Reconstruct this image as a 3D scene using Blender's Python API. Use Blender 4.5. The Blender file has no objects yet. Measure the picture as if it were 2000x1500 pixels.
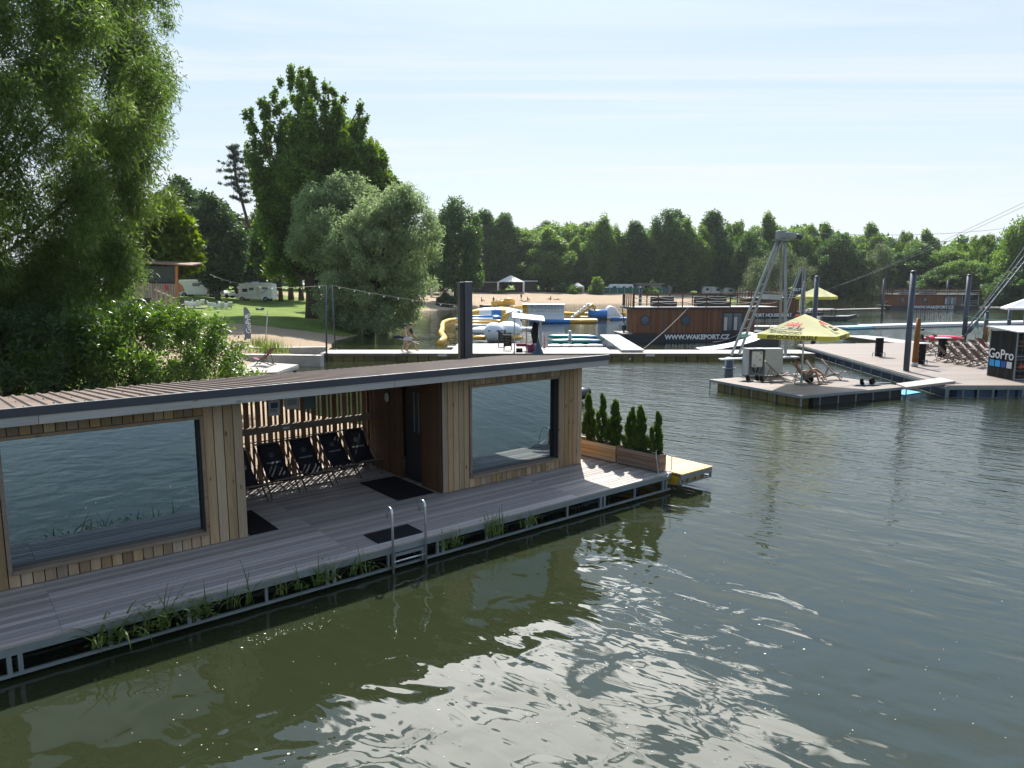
import bpy, math, random
import numpy as np
from mathutils import Vector, Matrix
R = math.radians
random.seed(7)
SC = bpy.context.scene
COL = SC.collection
# ---------------- camera calibration: turns a measured image point into a world point
FPX = 1386.0; TH = R(8.0); CH = 4.65
def ray(u, v):
    xc = (u-1000)/FPX; yc = (750-v)/FPX
    return Vector((xc, math.cos(TH)+yc*math.sin(TH), -math.sin(TH)+yc*math.cos(TH)))
def P(u, v, z=0.0):
    d = ray(u, v); t = (z-CH)/d.z
    return Vector((d.x*t, d.y*t, z))
def at(u, v, Y):
    d = ray(u, v); t = Y/d.y
    return Vector((d.x*t, Y, CH+d.z*t))
cam = bpy.data.objects.new('camera', bpy.data.cameras.new('camera')); COL.objects.link(cam)
cam.data.sensor_width = 36; cam.data.lens = FPX/2000*36
cam.data.clip_start = 0.1; cam.data.clip_end = 6000
cam.location = (0, 0, CH); cam.rotation_euler = (R(90)-TH, 0, 0)
SC.camera = cam
SC.view_settings.view_transform = 'Standard'; SC.view_settings.look = 'None'
SC.view_settings.gamma = 1; SC.view_settings.exposure = 0.95
SC.cycles.max_bounces = 8; SC.cycles.diffuse_bounces = 2; SC.cycles.transparent_max_bounces = 8
SC.cycles.caustics_reflective = False; SC.cycles.caustics_refractive = False
SC.cycles.sample_clamp_indirect = 6

# ---------------- node helpers
def N(nt, typ, **kw):
    n = nt.nodes.new(typ)
    for k, v in kw.items():
        if k.startswith('i_'):
            key = k[2:]
            key = int(key) if key.isdigit() else key.replace('_', ' ')
            n.inputs[key].default_value = v
        else: setattr(n, k, v)
    return n
def L(nt, a, b): nt.links.new(a, b)
def math_node(nt, op, a, b=None, clamp=False):
    n = nt.nodes.new('ShaderNodeMath'); n.operation = op; n.use_clamp = clamp
    for i, x in enumerate((a, b)):
        if x is None: continue
        if isinstance(x, (int, float)): n.inputs[i].default_value = x
        else: nt.links.new(x, n.inputs[i])
    return n.outputs[0]
def maprange(nt, x, a, b, c, d, smooth=False):
    n = nt.nodes.new('ShaderNodeMapRange')
    if smooth: n.interpolation_type = 'SMOOTHSTEP'
    nt.links.new(x, n.inputs['Value'])
    for k, v in zip(('From Min', 'From Max', 'To Min', 'To Max'), (a, b, c, d)): n.inputs[k].default_value = v
    return n.outputs['Result']
def noise(nt, vec, scale, detail=4, rough=.5, stretch=None, dist=0):
    if stretch:
        m = nt.nodes.new('ShaderNodeMapping'); m.inputs['Scale'].default_value = stretch
        nt.links.new(vec, m.inputs['Vector']); vec = m.outputs[0]
    n = nt.nodes.new('ShaderNodeTexNoise'); nt.links.new(vec, n.inputs['Vector'])
    n.inputs['Scale'].default_value = scale; n.inputs['Detail'].default_value = detail
    n.inputs['Roughness'].default_value = rough; n.inputs['Distortion'].default_value = dist
    return n.outputs['Fac']
def newmat(name):
    m = bpy.data.materials.new(name); m.use_nodes = True
    nt = m.node_tree; nt.nodes.clear()
    out = nt.nodes.new('ShaderNodeOutputMaterial'); b = nt.nodes.new('ShaderNodeBsdfPrincipled')
    nt.links.new(b.outputs[0], out.inputs[0])
    return m, nt, b, out
def c4(c): return (c[0], c[1], c[2], 1)
def pm(name, col, rough=.6, metal=0, nv=.15, ns=2.5, island=0, bump=0, stretch=None, spec=.5, dirt=None, trans=0, dscale=1.2, damt=.5):
    """painted / plastic / fabric / metal surface with small value variation"""
    m, nt, b, out = newmat(name)
    tc = N(nt, 'ShaderNodeTexCoord').outputs['Object']
    f = noise(nt, tc, ns, 5, .6, stretch)
    val = maprange(nt, f, .25, .75, 1-nv, 1+nv)
    if island:
        g = N(nt, 'ShaderNodeNewGeometry').outputs['Random Per Island']
        val = math_node(nt, 'MULTIPLY', val, maprange(nt, g, 0, 1, 1-island, 1+island))
    h = N(nt, 'ShaderNodeHueSaturation'); h.inputs['Color'].default_value = c4(col); L(nt, val, h.inputs['Value'])
    cout = h.outputs[0]
    if dirt:
        mx = N(nt, 'ShaderNodeMix', data_type='RGBA')
        fd = noise(nt, tc, dscale, 6, .65)
        L(nt, maprange(nt, fd, .45, .75, 0, damt), mx.inputs[0]); L(nt, cout, mx.inputs[6]); mx.inputs[7].default_value = c4(dirt)
        cout = mx.outputs[2]
    L(nt, cout, b.inputs['Base Color'])
    b.inputs['Metallic'].default_value = metal
    b.inputs['Specular IOR Level'].default_value = spec
    L(nt, maprange(nt, f, .2, .8, max(rough-.08, .02), min(rough+.08, 1)), b.inputs['Roughness'])
    if bump:
        bp = N(nt, 'ShaderNodeBump', i_Strength=1.0, i_Distance=bump)
        L(nt, noise(nt, tc, ns*6, 4, .6, stretch), bp.inputs['Height']); L(nt, bp.outputs[0], b.inputs['Normal'])
    if trans:
        t = N(nt, 'ShaderNodeBsdfTranslucent'); L(nt, cout, t.inputs[0])
        mx = N(nt, 'ShaderNodeMixShader'); mx.inputs[0].default_value = trans
        L(nt, b.outputs[0], mx.inputs[1]); L(nt, t.outputs[0], mx.inputs[2]); L(nt, mx.outputs[0], out.inputs[0])
    return m
def wood(name, col, col2, axis='z', rough=.6, var=.25, knots=True, grain=1.0, gap=0):
    """boards: each island gets its own tone, grain runs along the axis, with knots"""
    m, nt, b, out = newmat(name)
    tc = N(nt, 'ShaderNodeTexCoord').outputs['Object']
    rnd = N(nt, 'ShaderNodeNewGeometry').outputs['Random Per Island']
    off = N(nt, 'ShaderNodeCombineXYZ'); r9 = math_node(nt, 'MULTIPLY', rnd, 37.0)
    L(nt, r9, off.inputs[0]); L(nt, r9, off.inputs[1]); L(nt, r9, off.inputs[2])
    va = N(nt, 'ShaderNodeVectorMath', operation='ADD'); L(nt, tc, va.inputs[0]); L(nt, off.outputs[0], va.inputs[1])
    vec = va.outputs[0]
    s = {'x': (.07, 1, 1), 'y': (1, .07, 1), 'z': (1, 1, .07)}[axis]
    g = noise(nt, vec, 22*grain, 6, .65, s, 1.2)
    g2 = noise(nt, vec, 3, 3, .5, s)
    mx = N(nt, 'ShaderNodeMix', data_type='RGBA'); mx.inputs[6].default_value = c4(col); mx.inputs[7].default_value = c4(col2)
    L(nt, maprange(nt, math_node(nt, 'ADD', math_node(nt, 'MULTIPLY', g, .6), math_node(nt, 'MULTIPLY', g2, .5)), .38, .75, 0, 1), mx.inputs[0])
    cout = mx.outputs[2]
    if knots:
        mp = N(nt, 'ShaderNodeMapping'); mp.inputs['Scale'].default_value = {'x': (.45, 1, 1), 'y': (1, .45, 1), 'z': (1, 1, .45)}[axis]
        L(nt, vec, mp.inputs['Vector'])
        vo = N(nt, 'ShaderNodeTexVoronoi'); vo.inputs['Scale'].default_value = 5.5; L(nt, mp.outputs[0], vo.inputs['Vector'])
        k = maprange(nt, vo.outputs['Distance'], .04, .17, .9, 0, True)
        m2 = N(nt, 'ShaderNodeMix', data_type='RGBA'); L(nt, k, m2.inputs[0]); L(nt, cout, m2.inputs[6])
        m2.inputs[7].default_value = (col2[0]*.3, col2[1]*.22, col2[2]*.18, 1); cout = m2.outputs[2]
    h = N(nt, 'ShaderNodeHueSaturation'); L(nt, cout, h.inputs['Color'])
    L(nt, maprange(nt, rnd, 0, 1, 1-var, 1+var), h.inputs['Value'])
    r2 = math_node(nt, 'FRACT', math_node(nt, 'MULTIPLY', rnd, 13.7))
    L(nt, maprange(nt, r2, 0, 1, .75, 1.2), h.inputs['Saturation'])
    L(nt, h.outputs[0], b.inputs['Base Color']); b.inputs['Roughness'].default_value = rough
    b.inputs['Specular IOR Level'].default_value = .35
    bp = N(nt, 'ShaderNodeBump', i_Strength=.6, i_Distance=.003); L(nt, g, bp.inputs['Height']); L(nt, bp.outputs[0], b.inputs['Normal'])
    return m
def leafmat(name, col, col2, trans=.4, rough=.5, var=.35, spec=.35, hue=.485):
    m, nt, b, out = newmat(name)
    rnd = N(nt, 'ShaderNodeNewGeometry').outputs['Random Per Island']
    tc = N(nt, 'ShaderNodeTexCoord').outputs['Object']
    f = noise(nt, tc, .45, 3, .6)
    mx = N(nt, 'ShaderNodeMix', data_type='RGBA'); mx.inputs[6].default_value = c4(col); mx.inputs[7].default_value = c4(col2)
    L(nt, maprange(nt, math_node(nt, 'ADD', math_node(nt, 'MULTIPLY', rnd, .5), math_node(nt, 'MULTIPLY', f, .8)), .35, .95, 0, 1), mx.inputs[0])
    h = N(nt, 'ShaderNodeHueSaturation'); L(nt, mx.outputs[2], h.inputs['Color'])
    r2 = math_node(nt, 'FRACT', math_node(nt, 'MULTIPLY', rnd, 17.3))
    L(nt, maprange(nt, r2, 0, 1, 1-var, 1+var), h.inputs['Value'])
    L(nt, h.outputs[0], b.inputs['Base Color']); b.inputs['Roughness'].default_value = rough
    b.inputs['Specular IOR Level'].default_value = spec
    t = N(nt, 'ShaderNodeBsdfTranslucent')
    h2 = N(nt, 'ShaderNodeHueSaturation'); L(nt, h.outputs[0], h2.inputs['Color']); h2.inputs['Hue'].default_value = hue
    h2.inputs['Saturation'].default_value = 1.15; h2.inputs['Value'].default_value = 1.5
    L(nt, h2.outputs[0], t.inputs[0])
    ms = N(nt, 'ShaderNodeMixShader'); ms.inputs[0].default_value = trans
    L(nt, b.outputs[0], ms.inputs[1]); L(nt, t.outputs[0], ms.inputs[2]); L(nt, ms.outputs[0], out.inputs[0])
    return m

# ---------------- object helpers
def tag(o, label=None, cat=None, group=None, kind=None):
    if label: o['label'] = label
    if cat: o['category'] = cat
    if group: o['group'] = group
    if kind: o['kind'] = kind
    return o
def thing(name, loc, label, cat, group=None, rz=0):
    o = bpy.data.objects.new(name, None); COL.objects.link(o)
    o.empty_display_size = .2; o.location = loc; o.rotation_euler = (0, 0, rz)
    return tag(o, label, cat, group)
class MB:
    """collects shapes; build() links them as one mesh object. off is subtracted from every vertex"""
    def __init__(s, off=(0, 0, 0)):
        s.v = []; s.f = []; s.m = []; s.off = Vector(off); s.cur = 0; s.sm = []
    def add(s, vs, fs, smooth=False):
        n = len(s.v)
        for p in vs: s.v.append(tuple(Vector(p)-s.off))
        for f in fs: s.f.append(tuple(i+n for i in f)); s.m.append(s.cur); s.sm.append(smooth)
        return s
    def box(s, c, size, rz=0, M=None):
        x, y, z = size[0]/2, size[1]/2, size[2]/2
        vs = [Vector((a*x, b*y, d*z)) for a in (-1, 1) for b in (-1, 1) for d in (-1, 1)]
        if M is not None: vs = [M @ p for p in vs]
        elif rz:
            m = Matrix.Rotation(rz, 3, 'Z'); vs = [m @ p for p in vs]
        c = Vector(c)
        return s.add([p+c for p in vs], [(0, 1, 3, 2), (4, 6, 7, 5), (0, 4, 5, 1), (2, 3, 7, 6), (0, 2, 6, 4), (1, 5, 7, 3)])
    def span(s, a, b):
        return s.box([(a[i]+b[i])/2 for i in range(3)], [abs(b[i]-a[i]) for i in range(3)])
    def bar(s, a, b, w, h, up=(0, 0, 1)):
        a = Vector(a); b = Vector(b); d = (b-a)
        ln = d.length; d.normalize(); up = Vector(up)
        if abs(d.dot(up)) > .98: up = Vector((0, 1, 0))
        x = d.cross(up).normalized(); y = x.cross(d)
        M = Matrix((x, d, y)).transposed()
        return s.box((a+b)/2, (w, ln, h), M=M)
    def tube(s, pts, r, n=8, cap=True, smooth=True):
        pts = [Vector(p) for p in pts]
        if not isinstance(r, (list, tuple)): r = [r]*len(pts)
        vs = []; fs = []; ref = None
        for i, p in enumerate(pts):
            d = (pts[min(i+1, len(pts)-1)]-pts[max(i-1, 0)])
            d = d.normalized() if d.length > 1e-9 else Vector((0, 0, 1))
            if ref is None: ref = Vector((0, 0, 1)) if abs(d.z) < .9 else Vector((1, 0, 0))
            x = d.cross(ref)
            if x.length < 1e-6: x = d.cross(Vector((0, 1, 0)))
            x.normalize(); y = x.cross(d); ref = y if False else ref
            for k in range(n):
                a = 2*math.pi*k/n
                vs.append(p+(x*math.cos(a)+y*math.sin(a))*r[i])
        for i in range(len(pts)-1):
            for k in range(n):
                fs.append((i*n+k, i*n+(k+1) % n, (i+1)*n+(k+1) % n, (i+1)*n+k))
        if cap: fs.append(tuple(range(n-1, -1, -1))); fs.append(tuple(len(vs)-n+k for k in range(n)))
        return s.add(vs, fs, smooth)
    def lathe(s, c, prof, n=16, sx=1, sy=1, smooth=True):
        c = Vector(c); vs = []; fs = []
        for r, z in prof:
            for k in range(n):
                a = 2*math.pi*k/n; vs.append(c+Vector((math.cos(a)*r*sx, math.sin(a)*r*sy, z)))
        for i in range(len(prof)-1):
            for k in range(n): fs.append((i*n+k, i*n+(k+1) % n, (i+1)*n+(k+1) % n, (i+1)*n+k))
        fs.append(tuple(range(n-1, -1, -1))); fs.append(tuple(len(vs)-n+k for k in range(n)))
        return s.add(vs, fs, smooth)
    def ball(s, c, r, n=14, M=None):
        if not isinstance(r, (list, tuple)): r = (r, r, r)
        c = Vector(c); vs = []; fs = []; m = n//2+1
        for i in range(m+1):
            t = math.pi*i/m
            for k in range(n):
                a = 2*math.pi*k/n
                p = Vector((math.sin(t)*math.cos(a)*r[0], math.sin(t)*math.sin(a)*r[1], math.cos(t)*r[2]))
                if M is not None: p = M @ p
                vs.append(c+p)
        for i in range(m):
            for k in range(n): fs.append((i*n+k, (i+1)*n+k, (i+1)*n+(k+1) % n, i*n+(k+1) % n))
        return s.add(vs, fs, True)
    def prism(s, poly, z0, z1):
        """polygon (x, y) extruded upward"""
        n = len(poly)
        a = sum(poly[i][0]*poly[(i+1) % n][1]-poly[(i+1) % n][0]*poly[i][1] for i in range(n))
        if a < 0: poly = poly[::-1]
        vs = [(p[0], p[1], z0) for p in poly]+[(p[0], p[1], z1) for p in poly]
        fs = [tuple(range(n-1, -1, -1)), tuple(range(n, 2*n))]+[(i, (i+1) % n, n+(i+1) % n, n+i) for i in range(n)]
        return s.add(vs, fs)
    def extr(s, poly, d):
        """3D polygon extruded by vector d"""
        n = len(poly); poly = [Vector(p) for p in poly]; d = Vector(d)
        vs = poly+[p+d for p in poly]
        fs = [tuple(range(n-1, -1, -1)), tuple(range(n, 2*n))]+[(i, (i+1) % n, n+(i+1) % n, n+i) for i in range(n)]
        return s.add(vs, fs)
    def quad(s, a, b, c, d): return s.add([a, b, c, d], [(0, 1, 2, 3)])
    def mesh(s, name, mats):
        me = bpy.data.meshes.new(name); me.from_pydata(s.v, [], s.f)
        for m in (mats if isinstance(mats, (list, tuple)) else [mats]): me.materials.append(m)
        me.polygons.foreach_set('material_index', s.m); me.polygons.foreach_set('use_smooth', s.sm)
        me.update(); return me
    def build(s, name, mats, parent=None, bevel=0, loc=None, rot=None):
        o = bpy.data.objects.new(name, s.mesh(name, mats)); COL.objects.link(o)
        if parent: o.parent = parent
        if loc is not None: o.location = loc
        if rot is not None: o.rotation_euler = rot
        if bevel:
            b = o.modifiers.new('bevel', 'BEVEL'); b.width = bevel; b.segments = 2; b.limit_method = 'ANGLE'; b.angle_limit = R(40)
        return o
def text(s, size, mat, parent, M, name='lettering', bold=0, ext=.003, align='CENTER', sx=1.0, shear=0):
    cu = bpy.data.curves.new(name, 'FONT'); cu.body = s; cu.size = size; cu.extrude = ext; cu.offset = bold
    cu.align_x = align; cu.align_y = 'CENTER'; cu.shear = shear; cu.resolution_u = 3
    ob = bpy.data.objects.new('tmp', cu); COL.objects.link(ob)
    me = bpy.data.meshes.new_from_object(ob.evaluated_get(bpy.context.evaluated_depsgraph_get()))
    bpy.data.objects.remove(ob); bpy.data.curves.remove(cu)
    me.transform(M @ Matrix.Diagonal((sx, 1, 1, 1))); me.name = name
    me.materials.clear(); me.materials.append(mat)
    o = bpy.data.objects.new(name, me); COL.objects.link(o); o.parent = parent
    return o
def frame(o, x, y):
    """matrix whose local X axis is x and Y axis is y, at o"""
    x = Vector(x).normalized(); y = Vector(y); z = x.cross(y).normalized(); y = z.cross(x)
    M = Matrix((x, y, z)).transposed().to_4x4(); M.translation = Vector(o); return M
def copy_tree(o, parent=None):
    c = o.copy(); COL.objects.link(c)
    if parent: c.parent = parent
    for ch in [k for k in list(o.children)]: copy_tree(ch, c)
    return c
def place(proto, used, loc, rz, label, group=None, sc=None):
    o = proto if not used else copy_tree(proto)
    used.append(1)
    o.location = loc; o.rotation_euler = (0, 0, rz); o['label'] = label
    if group: o['group'] = group
    if sc: o.scale = sc
    return o

# ---------------- sky and light
SUN_EL = R(48); SUN_AZ = R(2.0)     # azimuth from +Y towards +X
w = bpy.data.worlds.new('World'); SC.world = w; w.use_nodes = True
nt = w.node_tree; nt.nodes.clear()
wo = nt.nodes.new('ShaderNodeOutputWorld'); bg = nt.nodes.new('ShaderNodeBackground')
sky = nt.nodes.new('ShaderNodeTexSky'); sky.sky_type = 'NISHITA'; sky.sun_disc = False
sky.sun_elevation = SUN_EL; sky.sun_rotation = SUN_AZ
sky.air_density = 1.0; sky.dust_density = 1.2; sky.ozone_density = 1.4; sky.altitude = 200
tcw = nt.nodes.new('ShaderNodeTexCoord').outputs['Generated']
sp = nt.nodes.new('ShaderNodeSeparateXYZ'); L(nt, tcw, sp.inputs[0])
zz = math_node(nt, 'MAXIMUM', sp.outputs[2], .04)
px = math_node(nt, 'DIVIDE', sp.outputs[0], zz); py = math_node(nt, 'DIVIDE', sp.outputs[1], zz)
cb = nt.nodes.new('ShaderNodeCombineXYZ'); L(nt, px, cb.inputs[0]); L(nt, py, cb.inputs[1])
# thin cirrus over the whole sky, thicker white cloud high up near the sun
ci = noise(nt, cb.outputs[0], .5, 8, .66, (.30, 1.3, 1), 1.2)
cirrus = maprange(nt, ci, .42, .66, 0, .85, True)
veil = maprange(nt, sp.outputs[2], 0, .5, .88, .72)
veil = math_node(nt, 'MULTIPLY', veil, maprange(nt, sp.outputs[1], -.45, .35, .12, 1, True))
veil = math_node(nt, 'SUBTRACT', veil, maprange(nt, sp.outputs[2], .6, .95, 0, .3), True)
cm = noise(nt, cb.outputs[0], 2.6, 4, .55, (1, 1, 1), .4)
sund = Vector((math.sin(SUN_AZ)*math.cos(SUN_EL), math.cos(SUN_AZ)*math.cos(SUN_EL), math.sin(SUN_EL)))
dp = nt.nodes.new('ShaderNodeVectorMath'); dp.operation = 'DOT_PRODUCT'; L(nt, tcw, dp.inputs[0])
CLD = Vector((math.sin(R(4))*math.cos(R(42)), math.cos(R(4))*math.cos(R(42)), math.sin(R(42)))); dp.inputs[1].default_value = CLD
near = maprange(nt, dp.outputs['Value'], math.cos(R(22)), math.cos(R(7)), 0, 1, True)
cloud = maprange(nt, math_node(nt, 'ADD', cm, math_node(nt, 'MULTIPLY', near, .20)), .60, .66, 0, 1, True)
cloud = math_node(nt, 'MULTIPLY', cloud, maprange(nt, dp.outputs['Value'], math.cos(R(21)), math.cos(R(17)), 0, 1, True))
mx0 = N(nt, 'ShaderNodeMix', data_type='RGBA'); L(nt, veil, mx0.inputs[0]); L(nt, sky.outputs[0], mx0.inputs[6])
vc = N(nt, 'ShaderNodeMix', data_type='RGBA'); L(nt, maprange(nt, sp.outputs[2], .02, .34, 0, 1, True), vc.inputs[0]); vc.inputs[6].default_value = (4.75, 5.2, 5.65, 1); vc.inputs[7].default_value = (3.5, 4.5, 5.45, 1)
vd = N(nt, 'ShaderNodeMix', data_type='RGBA'); L(nt, maprange(nt, sp.outputs[2], .30, .46, 0, 1, True), vd.inputs[0]); L(nt, vc.outputs[2], vd.inputs[6]); vd.inputs[7].default_value = (3.7, 6.0, 9.4, 1); L(nt, vd.outputs[2], mx0.inputs[7])
mx1 = N(nt, 'ShaderNodeMix', data_type='RGBA'); L(nt, cirrus, mx1.inputs[0]); L(nt, mx0.outputs[2], mx1.inputs[6]); mx1.inputs[7].default_value = (5.2, 5.45, 5.75, 1)
mx2 = N(nt, 'ShaderNodeMix', data_type='RGBA'); L(nt, cloud, mx2.inputs[0]); L(nt, mx1.outputs[2], mx2.inputs[6]); mx2.inputs[7].default_value = (36, 36, 35, 1)
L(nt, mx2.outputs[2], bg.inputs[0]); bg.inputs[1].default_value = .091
L(nt, bg.outputs[0], wo.inputs[0])
sl = bpy.data.lights.new('sun', 'SUN'); sl.energy = 4.8; sl.angle = R(.5); sl.color = (1, .95, .87)
so = bpy.data.objects.new('sun', sl); COL.objects.link(so)
so.rotation_euler = (-sund).to_track_quat('-Z', 'Y').to_euler(); so.location = (0, 30, 60)
# ---------------- terrain: one sheet, and the water
SHORE = [(-2500, 5), (-40, 4), (-14, 10.3), (-9.8, 13.4), (-5.6, 17.1), (-3.6, 19.5), (-4.5, 23), (-7.8, 26), (-10.5, 29), (-12.5, 36), (-13.4, 41.5), (-12.4, 44), (-12.2, 47.5), (-13.2, 51.5), (-14.6, 59),
         (-14.2, 64), (-12.9, 70), (-14.5, 80), (-21, 95), (-22, 110), (-16.1, 126.5), (-12.5, 131), (-8, 143), (5.8, 172), (27.5, 174), (55, 186),
         (86, 222), (104, 235), (121, 227), (116, 190), (135, 186), (165, 165), (260, 120), (600, 60), (2500, 40), (2500, 3000), (-2500, 3000)]
SA = np.array(SHORE, float)
def shore_d(x, y):
    x = np.asarray(x, float); y = np.asarray(y, float)
    best = np.full(x.shape, 1e9); ins = np.zeros(x.shape, bool)
    for i in range(len(SA)):
        a = SA[i]; b = SA[(i+1) % len(SA)]; ab = b-a
        t = np.clip(((x-a[0])*ab[0]+(y-a[1])*ab[1])/(ab@ab), 0, 1)
        best = np.minimum(best, np.hypot(x-a[0]-t*ab[0], y-a[1]-t*ab[1]))
        c = ((a[1] > y) != (b[1] > y))
        with np.errstate(divide='ignore', invalid='ignore'):
            ins ^= c & (x < (b[0]-a[0])*(y-a[1])/(b[1]-a[1]+1e-12)+a[0])
    return np.where(ins, best, -best)
def ss(x, a, b):
    t = np.clip((x-a)/(b-a), 0, 1); return t*t*(3-2*t)
def gz(x, y):
    x = np.asarray(x, float); y = np.asarray(y, float)
    d = shore_d(x, y)
    z = np.where(d > 0, 2.4*(1-np.exp(-np.maximum(d, 0)/15)), np.maximum(d*.25, -1.6))
    z = z+.012*np.clip(d-20, 0, 60)*(d > 0)
    z = z+.75*ss(-x, 34, 50)*ss(y, 60, 105)*(d > 0)
    z = z+np.where(d > 2, .12*np.sin(x*.23)*np.sin(y*.19+1), 0)
    return z
def gz1(x, y): return float(gz(np.array([x]), np.array([y]))[0])
def G(u, v, y0=15, y1=900):
    """first terrain point seen through an image point"""
    d = ray(u, v); prev = None
    for Y in np.geomspace(y0, y1, 500):
        t = Y/d.y; z = CH+d.z*t
        if z <= gz1(d.x*t, Y): return Vector((d.x*t, Y, gz1(d.x*t, Y)))
    return Vector((d.x*t, Y, gz1(d.x*t, Y)))
def onG(u, Y):
    x = (u-1000)/FPX*(Y*math.cos(TH)+1.5*math.sin(TH)); return Vector((x, Y, gz1(x, Y)))
def axis_pts(a, b, st, far):
    c = list(np.arange(a, b+.01, st)); s = st; lo = a; hi = b
    while lo > -far or hi < far:
        s *= 1.35; lo -= s; hi += s; c = [lo]+c+[hi]
    return np.array(c)
xs = axis_pts(-75, 150, 1.5, 2600); ys = axis_pts(8, 250, 1.5, 2600)
X, Y = np.meshgrid(xs, ys)
Z = gz(X, Y)
D = shore_d(X, Y)
nx, ny = len(xs), len(ys)
me = bpy.data.meshes.new('ground')
idx = np.arange(nx*ny).reshape(ny, nx)
quads = np.stack([idx[:-1, :-1], idx[:-1, 1:], idx[1:, 1:], idx[1:, :-1]], -1).reshape(-1, 4)
def np_mesh(me, verts, quads, mats, matidx=None, smooth=False):
    me.vertices.add(len(verts)); me.vertices.foreach_set('co', np.asarray(verts, np.float32).ravel())
    k = quads.shape[1]
    me.loops.add(quads.size); me.loops.foreach_set('vertex_index', np.asarray(quads, np.int32).ravel())
    me.polygons.add(len(quads)); me.polygons.foreach_set('loop_start', np.arange(0, quads.size, k, dtype=np.int32))
    for m in mats: me.materials.append(m)
    if matidx is not None: me.polygons.foreach_set('material_index', np.asarray(matidx, np.int32))
    me.polygons.foreach_set('use_smooth', np.full(len(quads), smooth)); me.update(calc_edges=True); me.validate()
# where the bank is sand and where it is grass
sand = np.zeros_like(Z)
sand = np.maximum(sand, (1-ss(D, 4, 7))*(Y < 62)*(X > -40))             # near left beach
sand = np.maximum(sand, (1-ss(D, 13, 16))*ss(Y, 38, 42)*(1-ss(Y, 60, 65))*(X < 0))
sand = np.maximum(sand, (1-ss(D, 30, 42))*ss(Y, 128, 140)*(1-ss(X, 45, 60))*(X > -60))
sand = np.maximum(sand, (1-ss(D, 1, 3))*(Y > 100)*(X < 60))
sand = np.maximum(sand, (D < -.2)*1.0)
m, nt, b, out = newmat('ground_cover')
att = N(nt, 'ShaderNodeAttribute', attribute_name='sand').outputs['Fac']
tc = N(nt, 'ShaderNodeTexCoord').outputs['Object']
n1 = noise(nt, tc, .35, 6, .6); n2 = noise(nt, tc, 3, 5, .65); n3 = noise(nt, tc, 12, 4, .7)
fac = maprange(nt, math_node(nt, 'ADD', att, maprange(nt, n1, 0, 1, -.35, .35)), .42, .58, 0, 1, True)
gr = N(nt, 'ShaderNodeValToRGB'); L(nt, math_node(nt, 'ADD', math_node(nt, 'MULTIPLY', n1, .6), math_node(nt, 'MULTIPLY', n2, .45)), gr.inputs[0])
e = gr.color_ramp.elements; e[0].position = .35; e[0].color = (.06, .115, .022, 1); e[1].position = .72; e[1].color = (.24, .26, .085, 1)
e2 = e.new(.55); e2.color = (.14, .20, .04, 1)
sd = N(nt, 'ShaderNodeValToRGB'); L(nt, math_node(nt, 'ADD', math_node(nt, 'MULTIPLY', n3, .5), math_node(nt, 'MULTIPLY', n2, .5)), sd.inputs[0])
e = sd.color_ramp.elements; e[0].position = .3; e[0].color = (.25, .185, .125, 1); e[1].position = .7; e[1].color = (.43, .335, .24, 1)
mx = N(nt, 'ShaderNodeMix', data_type='RGBA'); L(nt, fac, mx.inputs[0]); L(nt, gr.outputs[0], mx.inputs[6]); L(nt, sd.outputs[0], mx.inputs[7])
L(nt, mx.outputs[2], b.inputs['Base Color']); b.inputs['Roughness'].default_value = .95; b.inputs['Specular IOR Level'].default_value = .1
bp = N(nt, 'ShaderNodeBump', i_Strength=1.0, i_Distance=.06); L(nt, math_node(nt, 'ADD', n3, n2), bp.inputs['Height']); L(nt, bp.outputs[0], b.inputs['Normal'])
M_GROUND = m
np_mesh(me, np.stack([X, Y, Z], -1).reshape(-1, 3), quads, [M_GROUND], smooth=True)
a = me.attributes.new('sand', 'FLOAT', 'POINT'); a.data.foreach_set('value', sand.ravel().astype(np.float32))
o = bpy.data.objects.new('ground', me); COL.objects.link(o); tag(o, kind='structure')

m, nt, b, out = newmat('lake_water')
tc = N(nt, 'ShaderNodeNewGeometry').outputs['Position']
rot = N(nt, 'ShaderNodeMapping'); rot.inputs['Rotation'].default_value = (0, 0, R(36)); L(nt, tc, rot.inputs['Vector'])
wv = rot.outputs[0]
sxyz = N(nt, 'ShaderNodeSeparateXYZ'); L(nt, tc, sxyz.inputs[0])
# ripples grow with the distance from the sheltered corner in front of the cabin
dv = N(nt, 'ShaderNodeVectorMath', operation='DISTANCE'); L(nt, tc, dv.inputs[0]); dv.inputs[1].default_value = (-1.5, 7, 0)
shel = maprange(nt, dv.outputs['Value'], 4, 17, .16, 1.0, True)
calm = maprange(nt, noise(nt, tc, .11, 3, .5, (.6, 1.3, 1)), .3, .7, .55, 1.15)
farc = maprange(nt, sxyz.outputs[1], 36, 60, 1, .55, True)
amp = math_node(nt, 'MULTIPLY', math_node(nt, 'MULTIPLY', shel, calm), farc)
w1 = noise(nt, wv, .95, 2, .45, (.35, 1.3, 1), .3)
w2 = noise(nt, wv, 3.0, 2, .5, (.42, 1.25, 1), .5)
w3 = noise(nt, wv, 8, 3, .55, (.6, 1.2, 1), .4)
w4 = noise(nt, tc, 1.35, 1.5, .45, None, .7)
nearw = math_node(nt, 'SUBTRACT', 1.1, shel)
hh = math_node(nt, 'ADD', math_node(nt, 'ADD', math_node(nt, 'MULTIPLY', w1, .034), math_node(nt, 'MULTIPLY', math_node(nt, 'MULTIPLY', w4, .03), nearw)), math_node(nt, 'MULTIPLY', math_node(nt, 'MULTIPLY', w2, .040), amp))
hh = math_node(nt, 'ADD', hh, math_node(nt, 'MULTIPLY', math_node(nt, 'MULTIPLY', w3, .016), math_node(nt, 'MULTIPLY', amp, amp)))
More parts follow.
